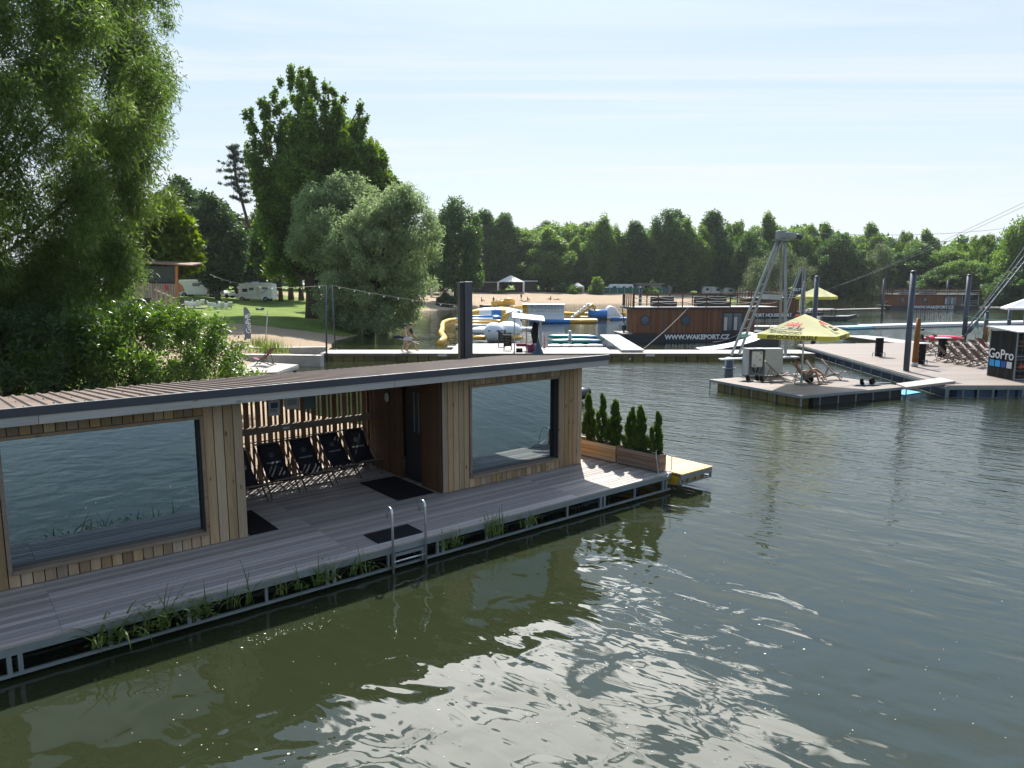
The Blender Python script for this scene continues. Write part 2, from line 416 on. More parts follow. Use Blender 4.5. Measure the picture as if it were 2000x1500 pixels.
bp = N(nt, 'ShaderNodeBump', i_Strength=1.0, i_Distance=1.0); L(nt, hh, bp.inputs['Height']); L(nt, bp.outputs[0], b.inputs['Normal'])
b.inputs['Base Color'].default_value = (.0195, .0245, .0110, 1); b.inputs['Roughness'].default_value = .02
b.inputs['IOR'].default_value = 1.333; b.inputs['Specular IOR Level'].default_value = 1.0
M_WATER = m
me = bpy.data.meshes.new('water')
me.from_pydata([(-2500, -2500, 0), (2500, -2500, 0), (2500, 2900, 0), (-2500, 2900, 0)], [], [(0, 1, 2, 3)]); me.materials.append(M_WATER); me.update()
o = bpy.data.objects.new('water', me); COL.objects.link(o); tag(o, kind='structure')

# ---------------- thin summer haze over the lake
mb = bpy.data.meshes.new('haze')
hx, z0, z1 = 2700, -4.0, 36.0
vs = [(a, b, c) for a in (-hx, hx) for b in (-hx, 3100) for c in (z0, z1)]
mb.from_pydata(vs, [], [(0, 1, 3, 2), (4, 6, 7, 5), (0, 4, 5, 1), (2, 3, 7, 6), (0, 2, 6, 4), (1, 5, 7, 3)])
m = bpy.data.materials.new('haze'); m.use_nodes = True; nt = m.node_tree; nt.nodes.clear()
out = nt.nodes.new('ShaderNodeOutputMaterial'); pv = nt.nodes.new('ShaderNodeVolumePrincipled')
pv.inputs['Color'].default_value = (.86, .93, 1, 1); pv.inputs['Density'].default_value = .0001; pv.inputs['Anisotropy'].default_value = .3
nt.links.new(pv.outputs[0], out.inputs['Volume']); mb.materials.append(m)
o = bpy.data.objects.new('haze', mb); COL.objects.link(o); tag(o, kind='stuff')

# small petals and foam flecks drifting on the calm water
r_ = np.random.default_rng(12); vs = []; fs = []
for i in range(300):
    if i < 190: u, v = r_.uniform(250, 1500), 1150+r_.random()*340
    elif i < 250: t = r_.random(); u, v = 480+170*t+r_.normal()*8, 1255-45*t+r_.normal()*5
    else: u, v = r_.uniform(1300, 1990), r_.uniform(1000, 1490)
    p = P(u, v, .004); s = r_.uniform(.003, .009) if i % 29 else .018; a = r_.random()*6.28; n = 6
    q = (p.xy-Vector((1.62, 16.38))); 
    if q.x*(-.6319)+q.y*.7751 > -2.0 and q.x*.7751+q.y*.6319 < 1.2: continue
    vs += [(p.x+s*math.cos(a+k)*(1 if k % 2 else .8), p.y+s*.7*math.sin(a+k), .004) for k in range(n)]; fs.append(tuple(len(vs)-n+k for k in range(n)))
me = bpy.data.meshes.new('petals'); me.from_pydata(vs, [], fs); me.materials.append(pm('petal_fleck', (.6, .58, .48), .7)); o = bpy.data.objects.new('petals', me); COL.objects.link(o); tag(o, 'pale petals and foam flecks drifting on the water', kind='stuff')
# ---------------- floating cabin in the foreground
W0 = Vector((1.62, 16.38, .45)); RZ = math.atan2(.6319, .7751)
def cab(x, y, z=0):     # cabin frame -> world
    c, s = math.cos(RZ), math.sin(RZ); return Vector((W0.x+c*x-s*y, W0.y+s*x+c*y, W0.z+z))
M_CLAD = wood('larch_cladding', (.385, .28, .165), (.215, .145, .085), 'z', .62, .32)
M_TRIM = wood('window_trim_wood', (.27, .20, .135), (.15, .105, .07), 'x', .6, .2)
M_GREYW = wood('weathered_fascia', (.42, .41, .39), (.25, .24, .22), 'x', .7, .15)
M_DECK = wood('deck_boards', (.36, .325, .30), (.225, .20, .185), 'x', .62, .3, False)
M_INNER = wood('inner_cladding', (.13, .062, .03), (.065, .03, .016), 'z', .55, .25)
M_SLAT = wood('slat_wood', (.24, .13, .065), (.13, .07, .035), 'z', .6, .25)
M_FLASH = pm('dark_flashing', (.045, .05, .065), .4, .3, .1, 1.5)
M_ROOF = pm('roof_sheet', (.165, .118, .095), .5, .1, .16, 1.2, dirt=(.24, .20, .16), dscale=.8)
M_DARKSTEEL = pm('dark_steel', (.055, .07, .09), .45, .3, .15, 3, dirt=(.03, .035, .04))
M_GALV = pm('galvanised_steel', (.20, .235, .245), .5, .25, .2, 4, dirt=(.16, .15, .12))
M_STAIN = pm('stainless_tube', (.52, .53, .54), .3, .8, .1, 6)
M_BLACK = pm('black_rubber', (.012, .012, .014), .9, 0, .2, 30, bump=.004, spec=.15)
M_SLING = pm('black_canvas', (.022, .024, .032), .85, 0, .2, 20, spec=.1)
M_BARREL_B = pm('blue_barrel', (.02, .06, .17), .5, 0, .2)
M_BARREL_G = pm('green_barrel', (.01, .07, .06), .5, 0, .2)
M_BLACKSHADE = pm('near_black_shade', (.012, .014, .018), .5)  # near-black filler standing in for shade in the doorway and post hollow
M_WHITE = pm('white_print', (.75, .75, .74), .6, 0, .05)
M_DARKBOX = pm('dark_underside', (.02, .022, .024), .8, 0, .2)
m, nt, b, out = newmat('mirror_glass')
g = N(nt, 'ShaderNodeBsdfGlossy'); g.inputs['Color'].default_value = (.38, .46, .49, 1); g.inputs['Roughness'].default_value = .0
d = N(nt, 'ShaderNodeBsdfDiffuse'); d.inputs[0].default_value = (.012, .016, .018, 1)
lw = N(nt, 'ShaderNodeLayerWeight', i_Blend=.35)
ms = N(nt, 'ShaderNodeMixShader'); L(nt, maprange(nt, lw.outputs['Fresnel'], 0, 1, .86, 1), ms.inputs[0]); L(nt, d.outputs[0], ms.inputs[1]); L(nt, g.outputs[0], ms.inputs[2])
tcg = N(nt, 'ShaderNodeTexCoord').outputs['Object']; bp = N(nt, 'ShaderNodeBump', i_Strength=1.0, i_Distance=.0009)
L(nt, noise(nt, tcg, .9, 1, .4), bp.inputs['Height']); L(nt, bp.outputs[0], g.inputs['Normal'])
L(nt, ms.outputs[0], out.inputs[0]); M_GLASS = m

CAB = thing('floating_cabin', W0, 'long timber cabin with two mirror windows and brown corrugated roof on the near pontoon', 'cabin', rz=RZ)
XL = -14.6; WH = 2.32
def planks(mb, x0, x1, z0, z1, y=0, pitch=.142, th=.022, gap=.012, axis='x', dirn=1):
    n = max(1, round((x1-x0)/pitch)); p = (x1-x0)/n
    for i in range(n):
        a = x0+i*p+gap/2; c = x0+(i+1)*p-gap/2
        if axis == 'x': mb.span((a, y-th*dirn, z0), (c, y, z1))
        else: mb.span((y-th*dirn, a, z0), (y, c, z1))
# front wall, left section and right section (boards around the window openings)
def front_wall(name, x0, x1, wx0, wx1, wz0, wz1):
    mb = MB()
    planks(mb, x0, wx0, 0.012, WH); planks(mb, wx1, x1, 0.012, WH)
    planks(mb, wx0, wx1, 0.012, wz0); planks(mb, wx0, wx1, wz1, WH)
    o = mb.build(name, M_CLAD, CAB, bevel=.003)
    k = MB(); k.span((x0+.01, .002, .01), (wx0-.002, .05, WH)); k.span((wx1+.002, .002, .01), (x1-.01, .05, WH))
    k.span((wx0-.002, .002, .01), (wx1+.002, .05, wz0-.002)); k.span((wx0-.002, .002, wz1+.002), (wx1+.002, .05, WH))
    k.build('wall_backing', M_DARKBOX, CAB)
    return o
for (x0, x1, wx0, wx1, wz0, wz1) in ((XL, -7.81, -11.1, -8.42, .2, 2.15), (-3.9, 0, -3.24, -.70, .2, 2.15)):
    front_wall('front_wall', x0, x1, wx0, wx1, wz0, wz1)
    fr = MB(); t = .055
    fr.span((wx0+.004, -.05, wz0+.004), (wx0+t, .16, wz1-.004)); fr.span((wx1-t, -.05, wz0+.004), (wx1-.004, .16, wz1-.004))
    fr.span((wx0+t, -.045, wz1-t), (wx1-t, .16, wz1-.004)); fr.span((wx0+t, -.075, wz0+.004), (wx1-t, .16, wz0+t))
    f = fr.build('window', M_TRIM, CAB, bevel=.004)
    gl = MB(); gl.span((wx0+t-.01, .10, wz0+t-.01), (wx1-t+.01, .112, wz1-t+.01)); gl.build('glass', M_GLASS, f)
    # dark strip stands in for the shade on the wooden jamb inside the frame
    dk = MB(); dk.span((wx1-t-.012, -.03, wz0+t+.002), (wx1-t-.001, .098, wz1-t-.002)); dk.build('jamb_shade', M_DARKBOX, f)
# corner end boards and end walls
mb = MB(); planks(mb, 0.0, 2.0, .012, WH-.1, y=.022, axis='y', dirn=1); planks(mb, 2.0, 3.26, .012, 2.10, y=.022, axis='y', dirn=1); mb.build('end_wall', M_CLAD, CAB, bevel=.003)
mb = MB(); mb.span((XL, .06, .01), (XL+.05, 3.2, 2.05)); mb.build('end_wall', M_CLAD, CAB)
# recess side walls (dark stained), with the doorway in the right one
mb = MB(); planks(mb, .05, 3.0, .012, 2.14, y=-7.81, axis='y', dirn=-1, pitch=.095); mb.build('recess_wall', M_INNER, CAB, bevel=.002)
mb = MB(); planks(mb, .02, .75, .012, WH, y=-3.9, axis='y', dirn=1, pitch=.095); planks(mb, 1.5, 3.0, .012, 2.14, y=-3.9, axis='y', dirn=1, pitch=.095)
planks(mb, .75, 1.5, 2.05, WH, y=-3.9, axis='y', dirn=1, pitch=.095); mb.build('recess_wall', M_INNER, CAB, bevel=.002)
mb = MB(); mb.span((-3.86, .77, .02), (-3.82, 1.48, 2.04)); dr = mb.build('door', M_BLACKSHADE, CAB)  # near-black sheet stands in for the darkness of the open doorway
mb = MB()
for xx in (.9, 1.08): mb.span((-3.875, xx, 1.1), (-3.862, xx+.03, 1.95))
mb.build('door_bars', M_GALV, dr)
# closed rooms left and right: back walls
mb = MB(); mb.span((XL, 3.20, .01), (-7.84, 3.25, 2.05)); mb.build('back_wall', M_INNER, CAB); mb = MB(); mb.span((-3.87, 3.20, .01), (-.03, 3.25, 2.05)); mb.build('back_wall', M_INNER, CAB)
# slatted back wall of the recess
mb = MB(); x = -7.77
while x < -4.0:
    mb.span((x, 3.02, .0), (min(x+.110, -3.92), 3.034, 2.2))
    if x+.205 < -3.95: mb.span((x+.152, 3.02, .0), (x+.202, 3.034, 2.2))
    x += .245
o = mb.build('slatted_wall', M_SLAT, CAB, bevel=.002)
mb = MB(); mb.span((-7.78, 2.90, 1.10), (-3.93, 3.018, 1.24)); mb.span((-7.78, 3.036, .90), (-3.93, 3.06, .925)); mb.span((-7.78, 3.036, .05), (-3.93, 3.09, .11)); mb.span((-7.78, 2.93, 2.1), (-3.93, 3.018, 2.2))
mb.build('rail', M_TRIM, CAB, bevel=.003)
# bulkhead lamp on the dark wall
mb = MB(); mb.ball((-3.95, 2.1, 1.72), (.05, .07, .11), 12); lp = mb.build('wall_lamp', pm('lamp_glass', (.55, .55, .52), .3), CAB)
mb = MB(); mb.tube([(-3.935, 2.1+.085*math.cos(a), 1.72+.125*math.sin(a)) for a in [k*math.pi/8 for k in range(17)]], .014, 6); mb.build('lamp_ring', M_BLACK, lp)
# roof
ZF = 2.59; ZB = 2.29; Y0 = -.45; Y1 = 3.36; XR = .45
def rz_(y): return ZF+(ZB-ZF)*(y-Y0)/(Y1-Y0)
mb = MB(); pit = .185; x = XR-.02; prof = []
while x > XL-.6:
    prof += [(x, 0), (x-.115, 0), (x-.130, .026), (x-.170, .026)]
    x -= pit
vs = []; fs = []
for (xx, h) in prof: vs += [(xx, Y0+.012, rz_(Y0)+h-.03), (xx, Y1, rz_(Y1)+h-.03)]
for i in range(len(prof)-1): fs.append((2*i, 2*i+1, 2*i+3, 2*i+2))
mb.add(vs, fs)
# small fixing screws
for i in range(2, len(prof), 8):
    for yy in (.2, 1.5, 2.8): mb.cur = 1; mb.ball((prof[i][0]+.08, yy+.1*math.sin(i), rz_(yy)-.028), .012, 6); mb.cur = 0
rf = mb.build('roof', [M_ROOF, M_DARKBOX], CAB)
sm = rf.modifiers.new('thickness', 'SOLIDIFY'); sm.thickness = .004
mb = MB(); mb.span((XL-.6, Y0-.004, ZF-.12), (XR+.003, Y0+.02, ZF)); mb.span((XR-.017, Y0+.02, ZF-.12), (XR+.003, Y0+.05, ZF))
n = 14; vs = [(XR-.015, Y0+.03, ZF-.12), (XR-.015, Y1, ZB-.12), (XR-.015, Y1, ZB+.0), (XR-.015, Y0+.03, ZF)]
mb.extr(vs, (.018, 0, 0)); mb.build('flashing', M_FLASH, rf)
mb = MB(); mb.span((XL-.6, Y0-.004, ZF), (XR+.003, Y0+.03, ZF+.004)); mb.build('flashing_lip', pm('bare_edge', (.5, .5, .5), .35, .5), rf)
mb = MB()
for a, c in ((XL-.6, -10.62), (-10.614, -5.2), (-5.194, -1.7), (-1.694, XR-.02)): mb.span((a, Y0+.01, ZF-.245), (c, Y0+.045, ZF-.118))
mb.span((XR-.06, Y0+.046, ZF-.26), (XR-.02, Y1, ZF-.38+.0)) if False else None
mb.build('fascia_board', M_GREYW, rf, bevel=.003)
mb = MB(); mb.extr([(XR-.06, Y0+.05, ZF-.245), (XR-.06, Y1-.02, ZB-.245), (XR-.06, Y1-.02, ZB-.06), (XR-.06, Y0+.05, ZF-.06)], (.035, 0, 0))
mb.build('verge_board', M_GREYW, rf)
mb = MB(); mb.extr([(XL-.6, Y0+.05, ZF-.20), (XL-.6, Y1-.03, ZB-.20), (XL-.6, Y1-.03, ZB-.12), (XL-.6, Y0+.05, ZF-.12)], (-XL+.6+XR-.08, 0, 0))
mb.build('ceiling', M_INNER, CAB)

# ---------------- pontoon under the cabin
PON = thing('pontoon', W0, 'grey boarded floating pontoon with galvanised frame carrying the long timber cabin', 'pontoon', rz=RZ)
mb = MB()
def board_rows(mb, x0, x1, y0, y1, joints, pitch=.118, gap=.013, z=0, th=.03):
    n = round((y1-y0)/pitch); p = (y1-y0)/n
    for i in range(n):
        xs_ = [x0]+[j for j in joints if x0 < j < x1]+[x1]
        for a, c in zip(xs_[:-1], xs_[1:]):
            mb.span((a+.002, y0+i*p+gap/2, z-th), (c-.002, y0+(i+1)*p-gap/2, z+random.uniform(-.0012, .0012)))
board_rows(mb, XL-.3, 1.02, -1.9, 4.0, (-10.7, -6.75, -1.9))
mb.build('decking', M_DECK, PON)
mb = MB()
YF = -1.86; ZU = -.045; ZL = -.38
def frame_run(mb, x0, x1, y, posts, dbl, ZL=-.38):
    mb.span((x0, y-.025, -.135), (x1, y+.025, -.034)); mb.span((x0, y-.02, ZL-.02), (x1, y+.02, ZL+.02))
    for p in posts: mb.span((p-.02, y-.018, ZL+.021), (p+.02, y+.018, -.136))
    for p in dbl:
        for q in (-.055, .055): mb.span((p+q-.025, y-.022, ZL+.021), (p+q+.025, y+.022, -.136))
dbl = [-11.2+k*2.0 for k in range(-1, 7)]; sng = [-10.2+k*2.0 for k in range(-2, 6)]
frame_run(mb, XL-.3, 1.0, YF, sng, dbl); frame_run(mb, XL-.3, 1.0, YF+.75, sng, dbl)
for d_ in dbl+sng: mb.span((d_-.02, YF+.03, -.1), (d_+.02, YF+.72, -.06))
mb.build('steel_frame', M_GALV, PON)
mb = MB(); i = 0; x = XL+.2
while x < .3:
    mb.cur = (0 if i % 3 else 1)
    mb.tube([(x, YF+1.25, -.35), (x+.12, YF+1.25, -.35), (x+.8, YF+1.25, -.35), (x+.9, YF+1.25, -.35)], [.24, .29, .29, .24], 14); x += 1.05; i += 1
mb.build('barrel_float', [M_BARREL_B, M_BARREL_G], PON)
mb = MB(); mb.span((XL-.2, YF+1.65, -.44), (.9, 3.9, -.05)); mb.build('pontoon_core', M_DARKBOX, PON)

# second platform of fresh yellow boards
SLB = thing('pontoon', W0, 'short pontoon of fresh yellow boards on yellow floats behind the planters', 'pontoon', rz=RZ)
M_FRESH = wood('fresh_boards', (.60, .43, .23), (.42, .27, .13), 'x', .6, .12)
M_YEL = pm('yellow_float', (.55, .36, .02), .5, 0, .2, dirt=(.16, .12, .03))
mb = MB(); board_rows(mb, 1.06, 2.22, -2.14, 4.2, (), .098); mb.build('decking', M_FRESH, SLB)
mb = MB(); frame_run(mb, 1.06, 2.2, -2.1, [1.35, 1.62, 1.9], [1.1], -.24); mb.span((2.16, -2.07, -.135), (2.2, 4.1, -.034)); mb.span((2.16, -2.07, -.26), (2.2, 4.1, -.22)); mb.span((2.15, -2.12, -.24), (2.2, -2.075, -.03))
mb.build('steel_frame', M_GALV, SLB)
mb = MB()
for k in range(6): mb.span((1.1, -2.05+k*1.02, -.30), (2.0, -1.06+k*1.02, -.09))
mb.build('float', M_YEL, SLB, bevel=.04)

# doormats
def mat_at(x0, x1, y0, y1, label):
    c = cab((x0+x1)/2, (y0+y1)/2, .004); mb = MB()
    mb.span((-(x1-x0)/2, -(y1-y0)/2, 0), ((x1-x0)/2, (y1-y0)/2, .014))
    o = mb.build('door_mat', M_BLACK, loc=c, rot=(0, 0, RZ), bevel=.005); tag(o, label, 'mat', 'black rubber mats on the cabin deck')
mat_at(-7.76, -7.28, .02, 1.35, 'black mat on the deck inside the corner by the left mirror window wall')
mat_at(-4.85, -4.0, .15, 1.75, 'large black mat before the dark doorway in the recess')
mat_at(-6.28, -5.42, -1.68, -1.17, 'small black mat on the deck behind the steel swim ladder')

# swim ladder
LD = thing('swim_ladder', cab(-5.85, -1.93, 0), 'stainless steel swim ladder with two hooked handrails at the deck edge', 'ladder', rz=RZ)
for sx in (-.31, .31):
    pts = [(sx, -.02, -.95), (sx, -.02, .55)]+[(sx, -.02+.085-.085*math.cos(a), .55+.085*math.sin(a)) for a in [k*math.pi/8 for k in range(1, 9)]]+[(sx, .15, .44)]
    mb = MB(); mb.tube(pts, .021, 12); mb.build('handrail', M_STAIN, LD)
for z in (-.26, -.55, -.82):
    mb = MB(); mb.tube([(-.31, -.02, z), (.31, -.02, z)], .016, 8); mb.build('rung', M_STAIN, LD)
mb = MB(); mb.span((-.31, .0, -.19), (.31, .05, -.15)); mb.build('bracket', M_GALV, LD)
for sx in (-.31, .25): mb = MB(); mb.span((sx, .0, -.38), (sx+.06, .05, -.192)); mb.build('bracket', M_GALV, LD)

# planters with thuja
M_PL1 = wood('planter_boards', (.52, .33, .17), (.36, .2, .09), 'y', .6, .12); M_PL2 = wood('old_planter_boards', (.24, .165, .115), (.13, .09, .065), 'y', .7, .2)
M_SOIL = pm('soil', (.04, .028, .02), .95, 0, .3, 20, bump=.02)
def planter(x, y0, y1, mat, label, h=.41, wd=.31, rz=R(4.3)):
    o = thing('planter_box', cab(x, (y0+y1)/2, .004), label, 'planter', 'timber planter boxes on the pontoon', rz=RZ+rz)
    l = (y1-y0)/2; mb = MB(); n = 4
    for i in range(n):
        z0, z1 = .02+i*(h-.02)/n+.003, .02+(i+1)*(h-.02)/n-.003
        mb.span((-wd/2, -l, z0), (-wd/2+.025, l, z1)); mb.span((wd/2-.025, -l, z0), (wd/2, l, z1))
        mb.span((-wd/2+.026, -l, z0), (wd/2-.026, -l+.025, z1)); mb.span((-wd/2+.026, l-.025, z0), (wd/2-.026, l, z1))
    mb.build('side_boards', mat, o, bevel=.003)
    mb = MB()
    for a in (-wd/2+.026, wd/2-.062):
        for c in (-l+.026, l-.062): mb = MB(); mb.span((a, c, .0), (a+.036, c+.036, h-.02)); mb.build('corner_post', mat, o)
    mb = MB(); mb.span((-wd/2+.027, -l+.027, .05), (wd/2-.027, l-.027, h-.07)); mb.build('soil', M_SOIL, o)
planter(.73, -.51, .95, M_PL1, 'pale yellow timber planter box beside the cabin end wall')
planter(.835, -1.72, -.56, M_PL2, 'weathered brown timber planter box at the pontoon corner')
# garden hose draped over the planter
mb = MB(); pts = []
for k in range(20): a = k/19*2*math.pi*1.6; pts.append(cab(.44+.17*math.cos(a)-.05, -1.78+.10*math.sin(a), .012+.002*k/19))
pts += [cab(.52, -1.92, .03), cab(.535, -1.86, .25), cab(.56, -1.80, .45), cab(.62, -1.75, .50), cab(.60, -1.66, .47)]
mb.tube(pts, .009, 6); pts = [cab(.5, -1.86, .02), cab(.7, -2.02, -.02), cab(.88, -1.98, .1), cab(.95, -1.93, .38), cab(.86, -1.87, .44), cab(.7, -1.8, .44)]
mb.tube(pts, .009, 6); o = mb.build('garden_hose', pm('grey_hose', (.45, .46, .45), .5)); tag(o, 'thin grey hose coiled and draped over the pontoon corner planter', 'hose')

# deckchairs
M_CHWOOD = wood('chair_wood', (.22, .18, .135), (.14, .11, .08), 'x', .6, .1, False)
M_CHWOOD2 = wood('dark_chair_wood', (.12, .095, .075), (.07, .055, .045), 'x', .6, .1, False)
def deckchair(label, group, wmat, smat, logo=False, name='deck_chair', stripes=None):
    t = thing(name, (0, 0, 0), label, 'deckchair', group)
    TOPP = Vector((-.50, 0, .92)); F1 = Vector((.42, 0, .02)); B0 = Vector((-.52, 0, .02)); B1 = Vector((.56, 0, .40))
    for f_, (p, q, hw) in (('back_frame', (F1, TOPP, .29)), ('seat_frame', (B0, B1, .245))):
        mb = MB()
        for s in (-1, 1): mb.bar(p+Vector((0, s*hw, 0)), q+Vector((0, s*hw, 0)), .022, .042, (1, 0, 0) if f_ == 'x' else (0, 0, 1))
        mb.bar(q+Vector((0, -hw-.02, 0)), q+Vector((0, hw+.02, 0)), .03, .03); k = p+(q-p)*.08; mb.bar(k+Vector((0, -hw, 0)), k+Vector((0, hw, 0)), .02, .035)
        mb.build(f_, wmat, t, bevel=.003)
    mb = MB(); a = F1+(TOPP-F1)*.66; c = B0+(B1-B0)*.16
    for s in (-1, 1): mb.bar(a+Vector((0, s*.315, 0)), c+Vector((0, s*.315, 0)), .016, .036)
    mb.bar(c+Vector((0, -.33, 0)), c+Vector((0, .33, 0)), .03, .02); mb.build('prop', wmat, t)
    mb = MB(); n = 16; pts = []
    for i in range(n+1):
        u = i/n; p = TOPP.lerp(B1, u); sag = math.sin(math.pi*min(1, u*1.02))**.9
        pts.append(p+Vector((-.02*sag, 0, -.30*sag*(.55+.75*u))))
    vs = []
    for p in pts: vs += [p+Vector((0, -.235, 0)), p+Vector((0, -.08, -.004)), p+Vector((0, .08, -.004)), p+Vector((0, .235, 0))]
    fs = [(4*i+k, 4*i+k+1, 4*i+k+5, 4*i+k+4) for i in range(n) for k in range(3)]
    mb.add(vs, fs, True)
    if stripes:
        mb.m = [(1 if k == 1 else 0) for i in range(n) for k in range(3)]
    sl_ = mb.build('sling', [smat, stripes] if stripes else smat, t)
    so_ = sl_.modifiers.new('thickness', 'SOLIDIFY'); so_.thickness = .005
    if logo:
        k = 3; o_ = pts[k]; up = (pts[k-1]-pts[k+1]).normalized(); xax = Vector((0, -1, 0)) if False else Vector((0, 1, 0))
        nrm = xax.cross(up)
        M = frame(o_+nrm*.012+Vector((0, 0, 0)), xax, up)
        lb = MB(); pg = [Vector((.052*math.sin(2*math.pi*i/5), .052*math.cos(2*math.pi*i/5), 0)) for i in range(5)]
        for i in range(5): lb.bar(pg[i], pg[(i+1) % 5], .004, .002, (0, 0, 1))
        lb.bar((0, -.026, 0), (0, .026, 0), .003, .002, (0, 0, 1)); lb.bar((-.014, .016, 0), (.014, .016, 0), .003, .002, (0, 0, 1))
        lb.bar((-.018, -.014, 0), (0, -.026, 0), .003, .002, (0, 0, 1)); lb.bar((.018, -.014, 0), (0, -.026, 0), .003, .002, (0, 0, 1))
        me = lb.mesh('logo', M_LOGO); me.transform(M); lo = bpy.data.objects.new('logo', me); COL.objects.link(lo); lo.parent = sl_
        k = 5; up = (pts[k-1]-pts[k+1]).normalized(); nrm = xax.cross(up)
        text('WAKE PORT', .047, M_LOGO, sl_, frame(pts[k]+nrm*.012+up*.01, xax, up), bold=.001, ext=.001, sx=1.1)
    return t
M_LOGO = pm('light_grey_print', (.42, .42, .42), .7)
pr = deckchair('', 'black deckchairs stored in the cabin recess', M_CHWOOD2, M_SLING, True); used = []
for (x, y, a, lb) in ((-6.42, 2.25, 0, 'black logo deckchair in the recess, leftmost whose logo shows whole'), (-5.70, 2.30, 2, 'black logo deckchair standing second from the left along the slatted wall'),
                      (-4.98, 2.42, 4, 'black logo deckchair right of centre before the slatted wall'), (-4.40, 2.50, -3, 'black logo deckchair at the right end beside the lamp wall'),
                      (-7.15, 2.1, 3, 'black deckchair half hidden behind the left corner wall')):
    place(pr, used, cab(x, y, .002), RZ-R(90)+R(a), lb)
# notices on the slatted wall
def notice(x, z, w_, h_, col, label, lines=0, blue=False):
    o = thing('notice_board', cab(x, 2.99 if z > 1.3 else 2.888, z), label, 'notice', rz=RZ)
    mb = MB(); mb.span((-w_/2, -.006, -h_/2), (w_/2, .0, h_/2)); mb.build('sheet', pm('paper_'+str(len(label)), col, .6), o)
    mb = MB()
    if blue: mb.span((-w_*.32, -.010, h_*.05), (w_*.32, -.007, h_*.38))
    if blue: mb.build('picture', M_BARREL_B, o)
    mb = MB()
    for i in range(lines): z_ = h_*(.32-.09*i)-(h_*.30 if blue else 0); mb.span((-w_*.38, -.009, z_), (w_*(.15+.2*random.random()), -.007, z_+h_*.03))
    if lines: mb.build('text_lines', M_DARKBOX, o)
notice(-6.15, 1.60, .24, .32, (.55, .6, .66), 'pale notice with blue picture on slats, left of the three', 4, True)
notice(-5.75, 1.66, .30, .24, (.55, .58, .60), 'plain grey notice on the slats between two others', 6)
notice(-5.38, 1.64, .22, .28, (.10, .16, .18), 'dark green photo notice on the slats, right of the three', 0)
notice(-5.95, 1.17, .15, .06, (.5, .55, .6), 'small pale sticker on the slatted wall rail', 1)
# steel mooring posts (H section close to the camera, tubes farther away)
mp = thing('mooring_post', at(909, 700, 19.6).xy.to_3d(), 'dark square steel mooring post rising behind the cabin roof', 'post', 'steel mooring posts', rz=R(20))
mb = MB(); mb.span((-.045, -.15, -1.5), (.17, .15, CH+.07)); mb.build('shaft', M_DARKSTEEL, mp, bevel=.006); mb = MB(); mb.span((-.17, -.10, -1.5), (-.047, .15, CH+.06)); mb.build('hollow_shade', M_BLACKSHADE, mp, bevel=.006)  # near-black left box paints the shaded hollow side of the post
# black inflatable boat nose behind the cabin
bt = thing('inflatable_boat', (2.35, 28.2, 0), 'black inflatable boat nose showing past the cabin end wall', 'boat', rz=R(-20))
mb = MB(); mb.tube([(-2.6, .45, .18), (-.6, .5, .2), (.2, .42, .25), (.75, .0, .42)], [.25, .26, .25, .14], 12); mb.tube([(-2.6, -.45, .18), (-.6, -.5, .2), (.2, -.42, .25), (.75, .0, .42)], [.25, .26, .25, .14], 12)
mb.ball((.1, 0, .3), (.75, .42, .26), 12)
mb.build('tube', pm('black_pvc', (.015, .016, .02), .35), bt); mb = MB(); mb.span((-2.5, -.4, .02), (.1, .4, .08)); mb.build('floor', M_DARKBOX, bt)
# ---------------- vegetation
rng = np.random.default_rng(11)
M_BARK = pm('bark', (.085, .065, .048), .9, 0, .3, 6, bump=.03, stretch=(1, 1, .25), spec=.1)
LM_WIL = leafmat('willow_leaves', (.070, .135, .031), (.12, .185, .048), .44)
LM_WILS = leafmat('silver_willow_leaves', (.16, .225, .10), (.24, .30, .15), .5, spec=.3, hue=.5)
LM_POP = leafmat('poplar_leaves', (.062, .13, .018), (.12, .20, .028), .45)
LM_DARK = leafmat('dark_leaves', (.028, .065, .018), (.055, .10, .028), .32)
LM_MAP = leafmat('maple_leaves', (.07, .13, .018), (.12, .19, .022), .5)
LM_BUSH = leafmat('bush_leaves', (.055, .125, .022), (.11, .19, .03), .42, .35, spec=.6)
LM_PINE = leafmat('pine_needles', (.04, .075, .035), (.065, .105, .05), .2)
LM_THUJA = leafmat('thuja_sprays', (.05, .11, .018), (.10, .16, .028), .35, .6)
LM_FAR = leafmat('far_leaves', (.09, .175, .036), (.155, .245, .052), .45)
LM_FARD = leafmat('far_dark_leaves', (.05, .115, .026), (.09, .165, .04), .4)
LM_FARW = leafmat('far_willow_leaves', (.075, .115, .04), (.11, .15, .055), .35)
LM_REED = leafmat('reed_leaves', (.08, .15, .03), (.17, .22, .06), .4)

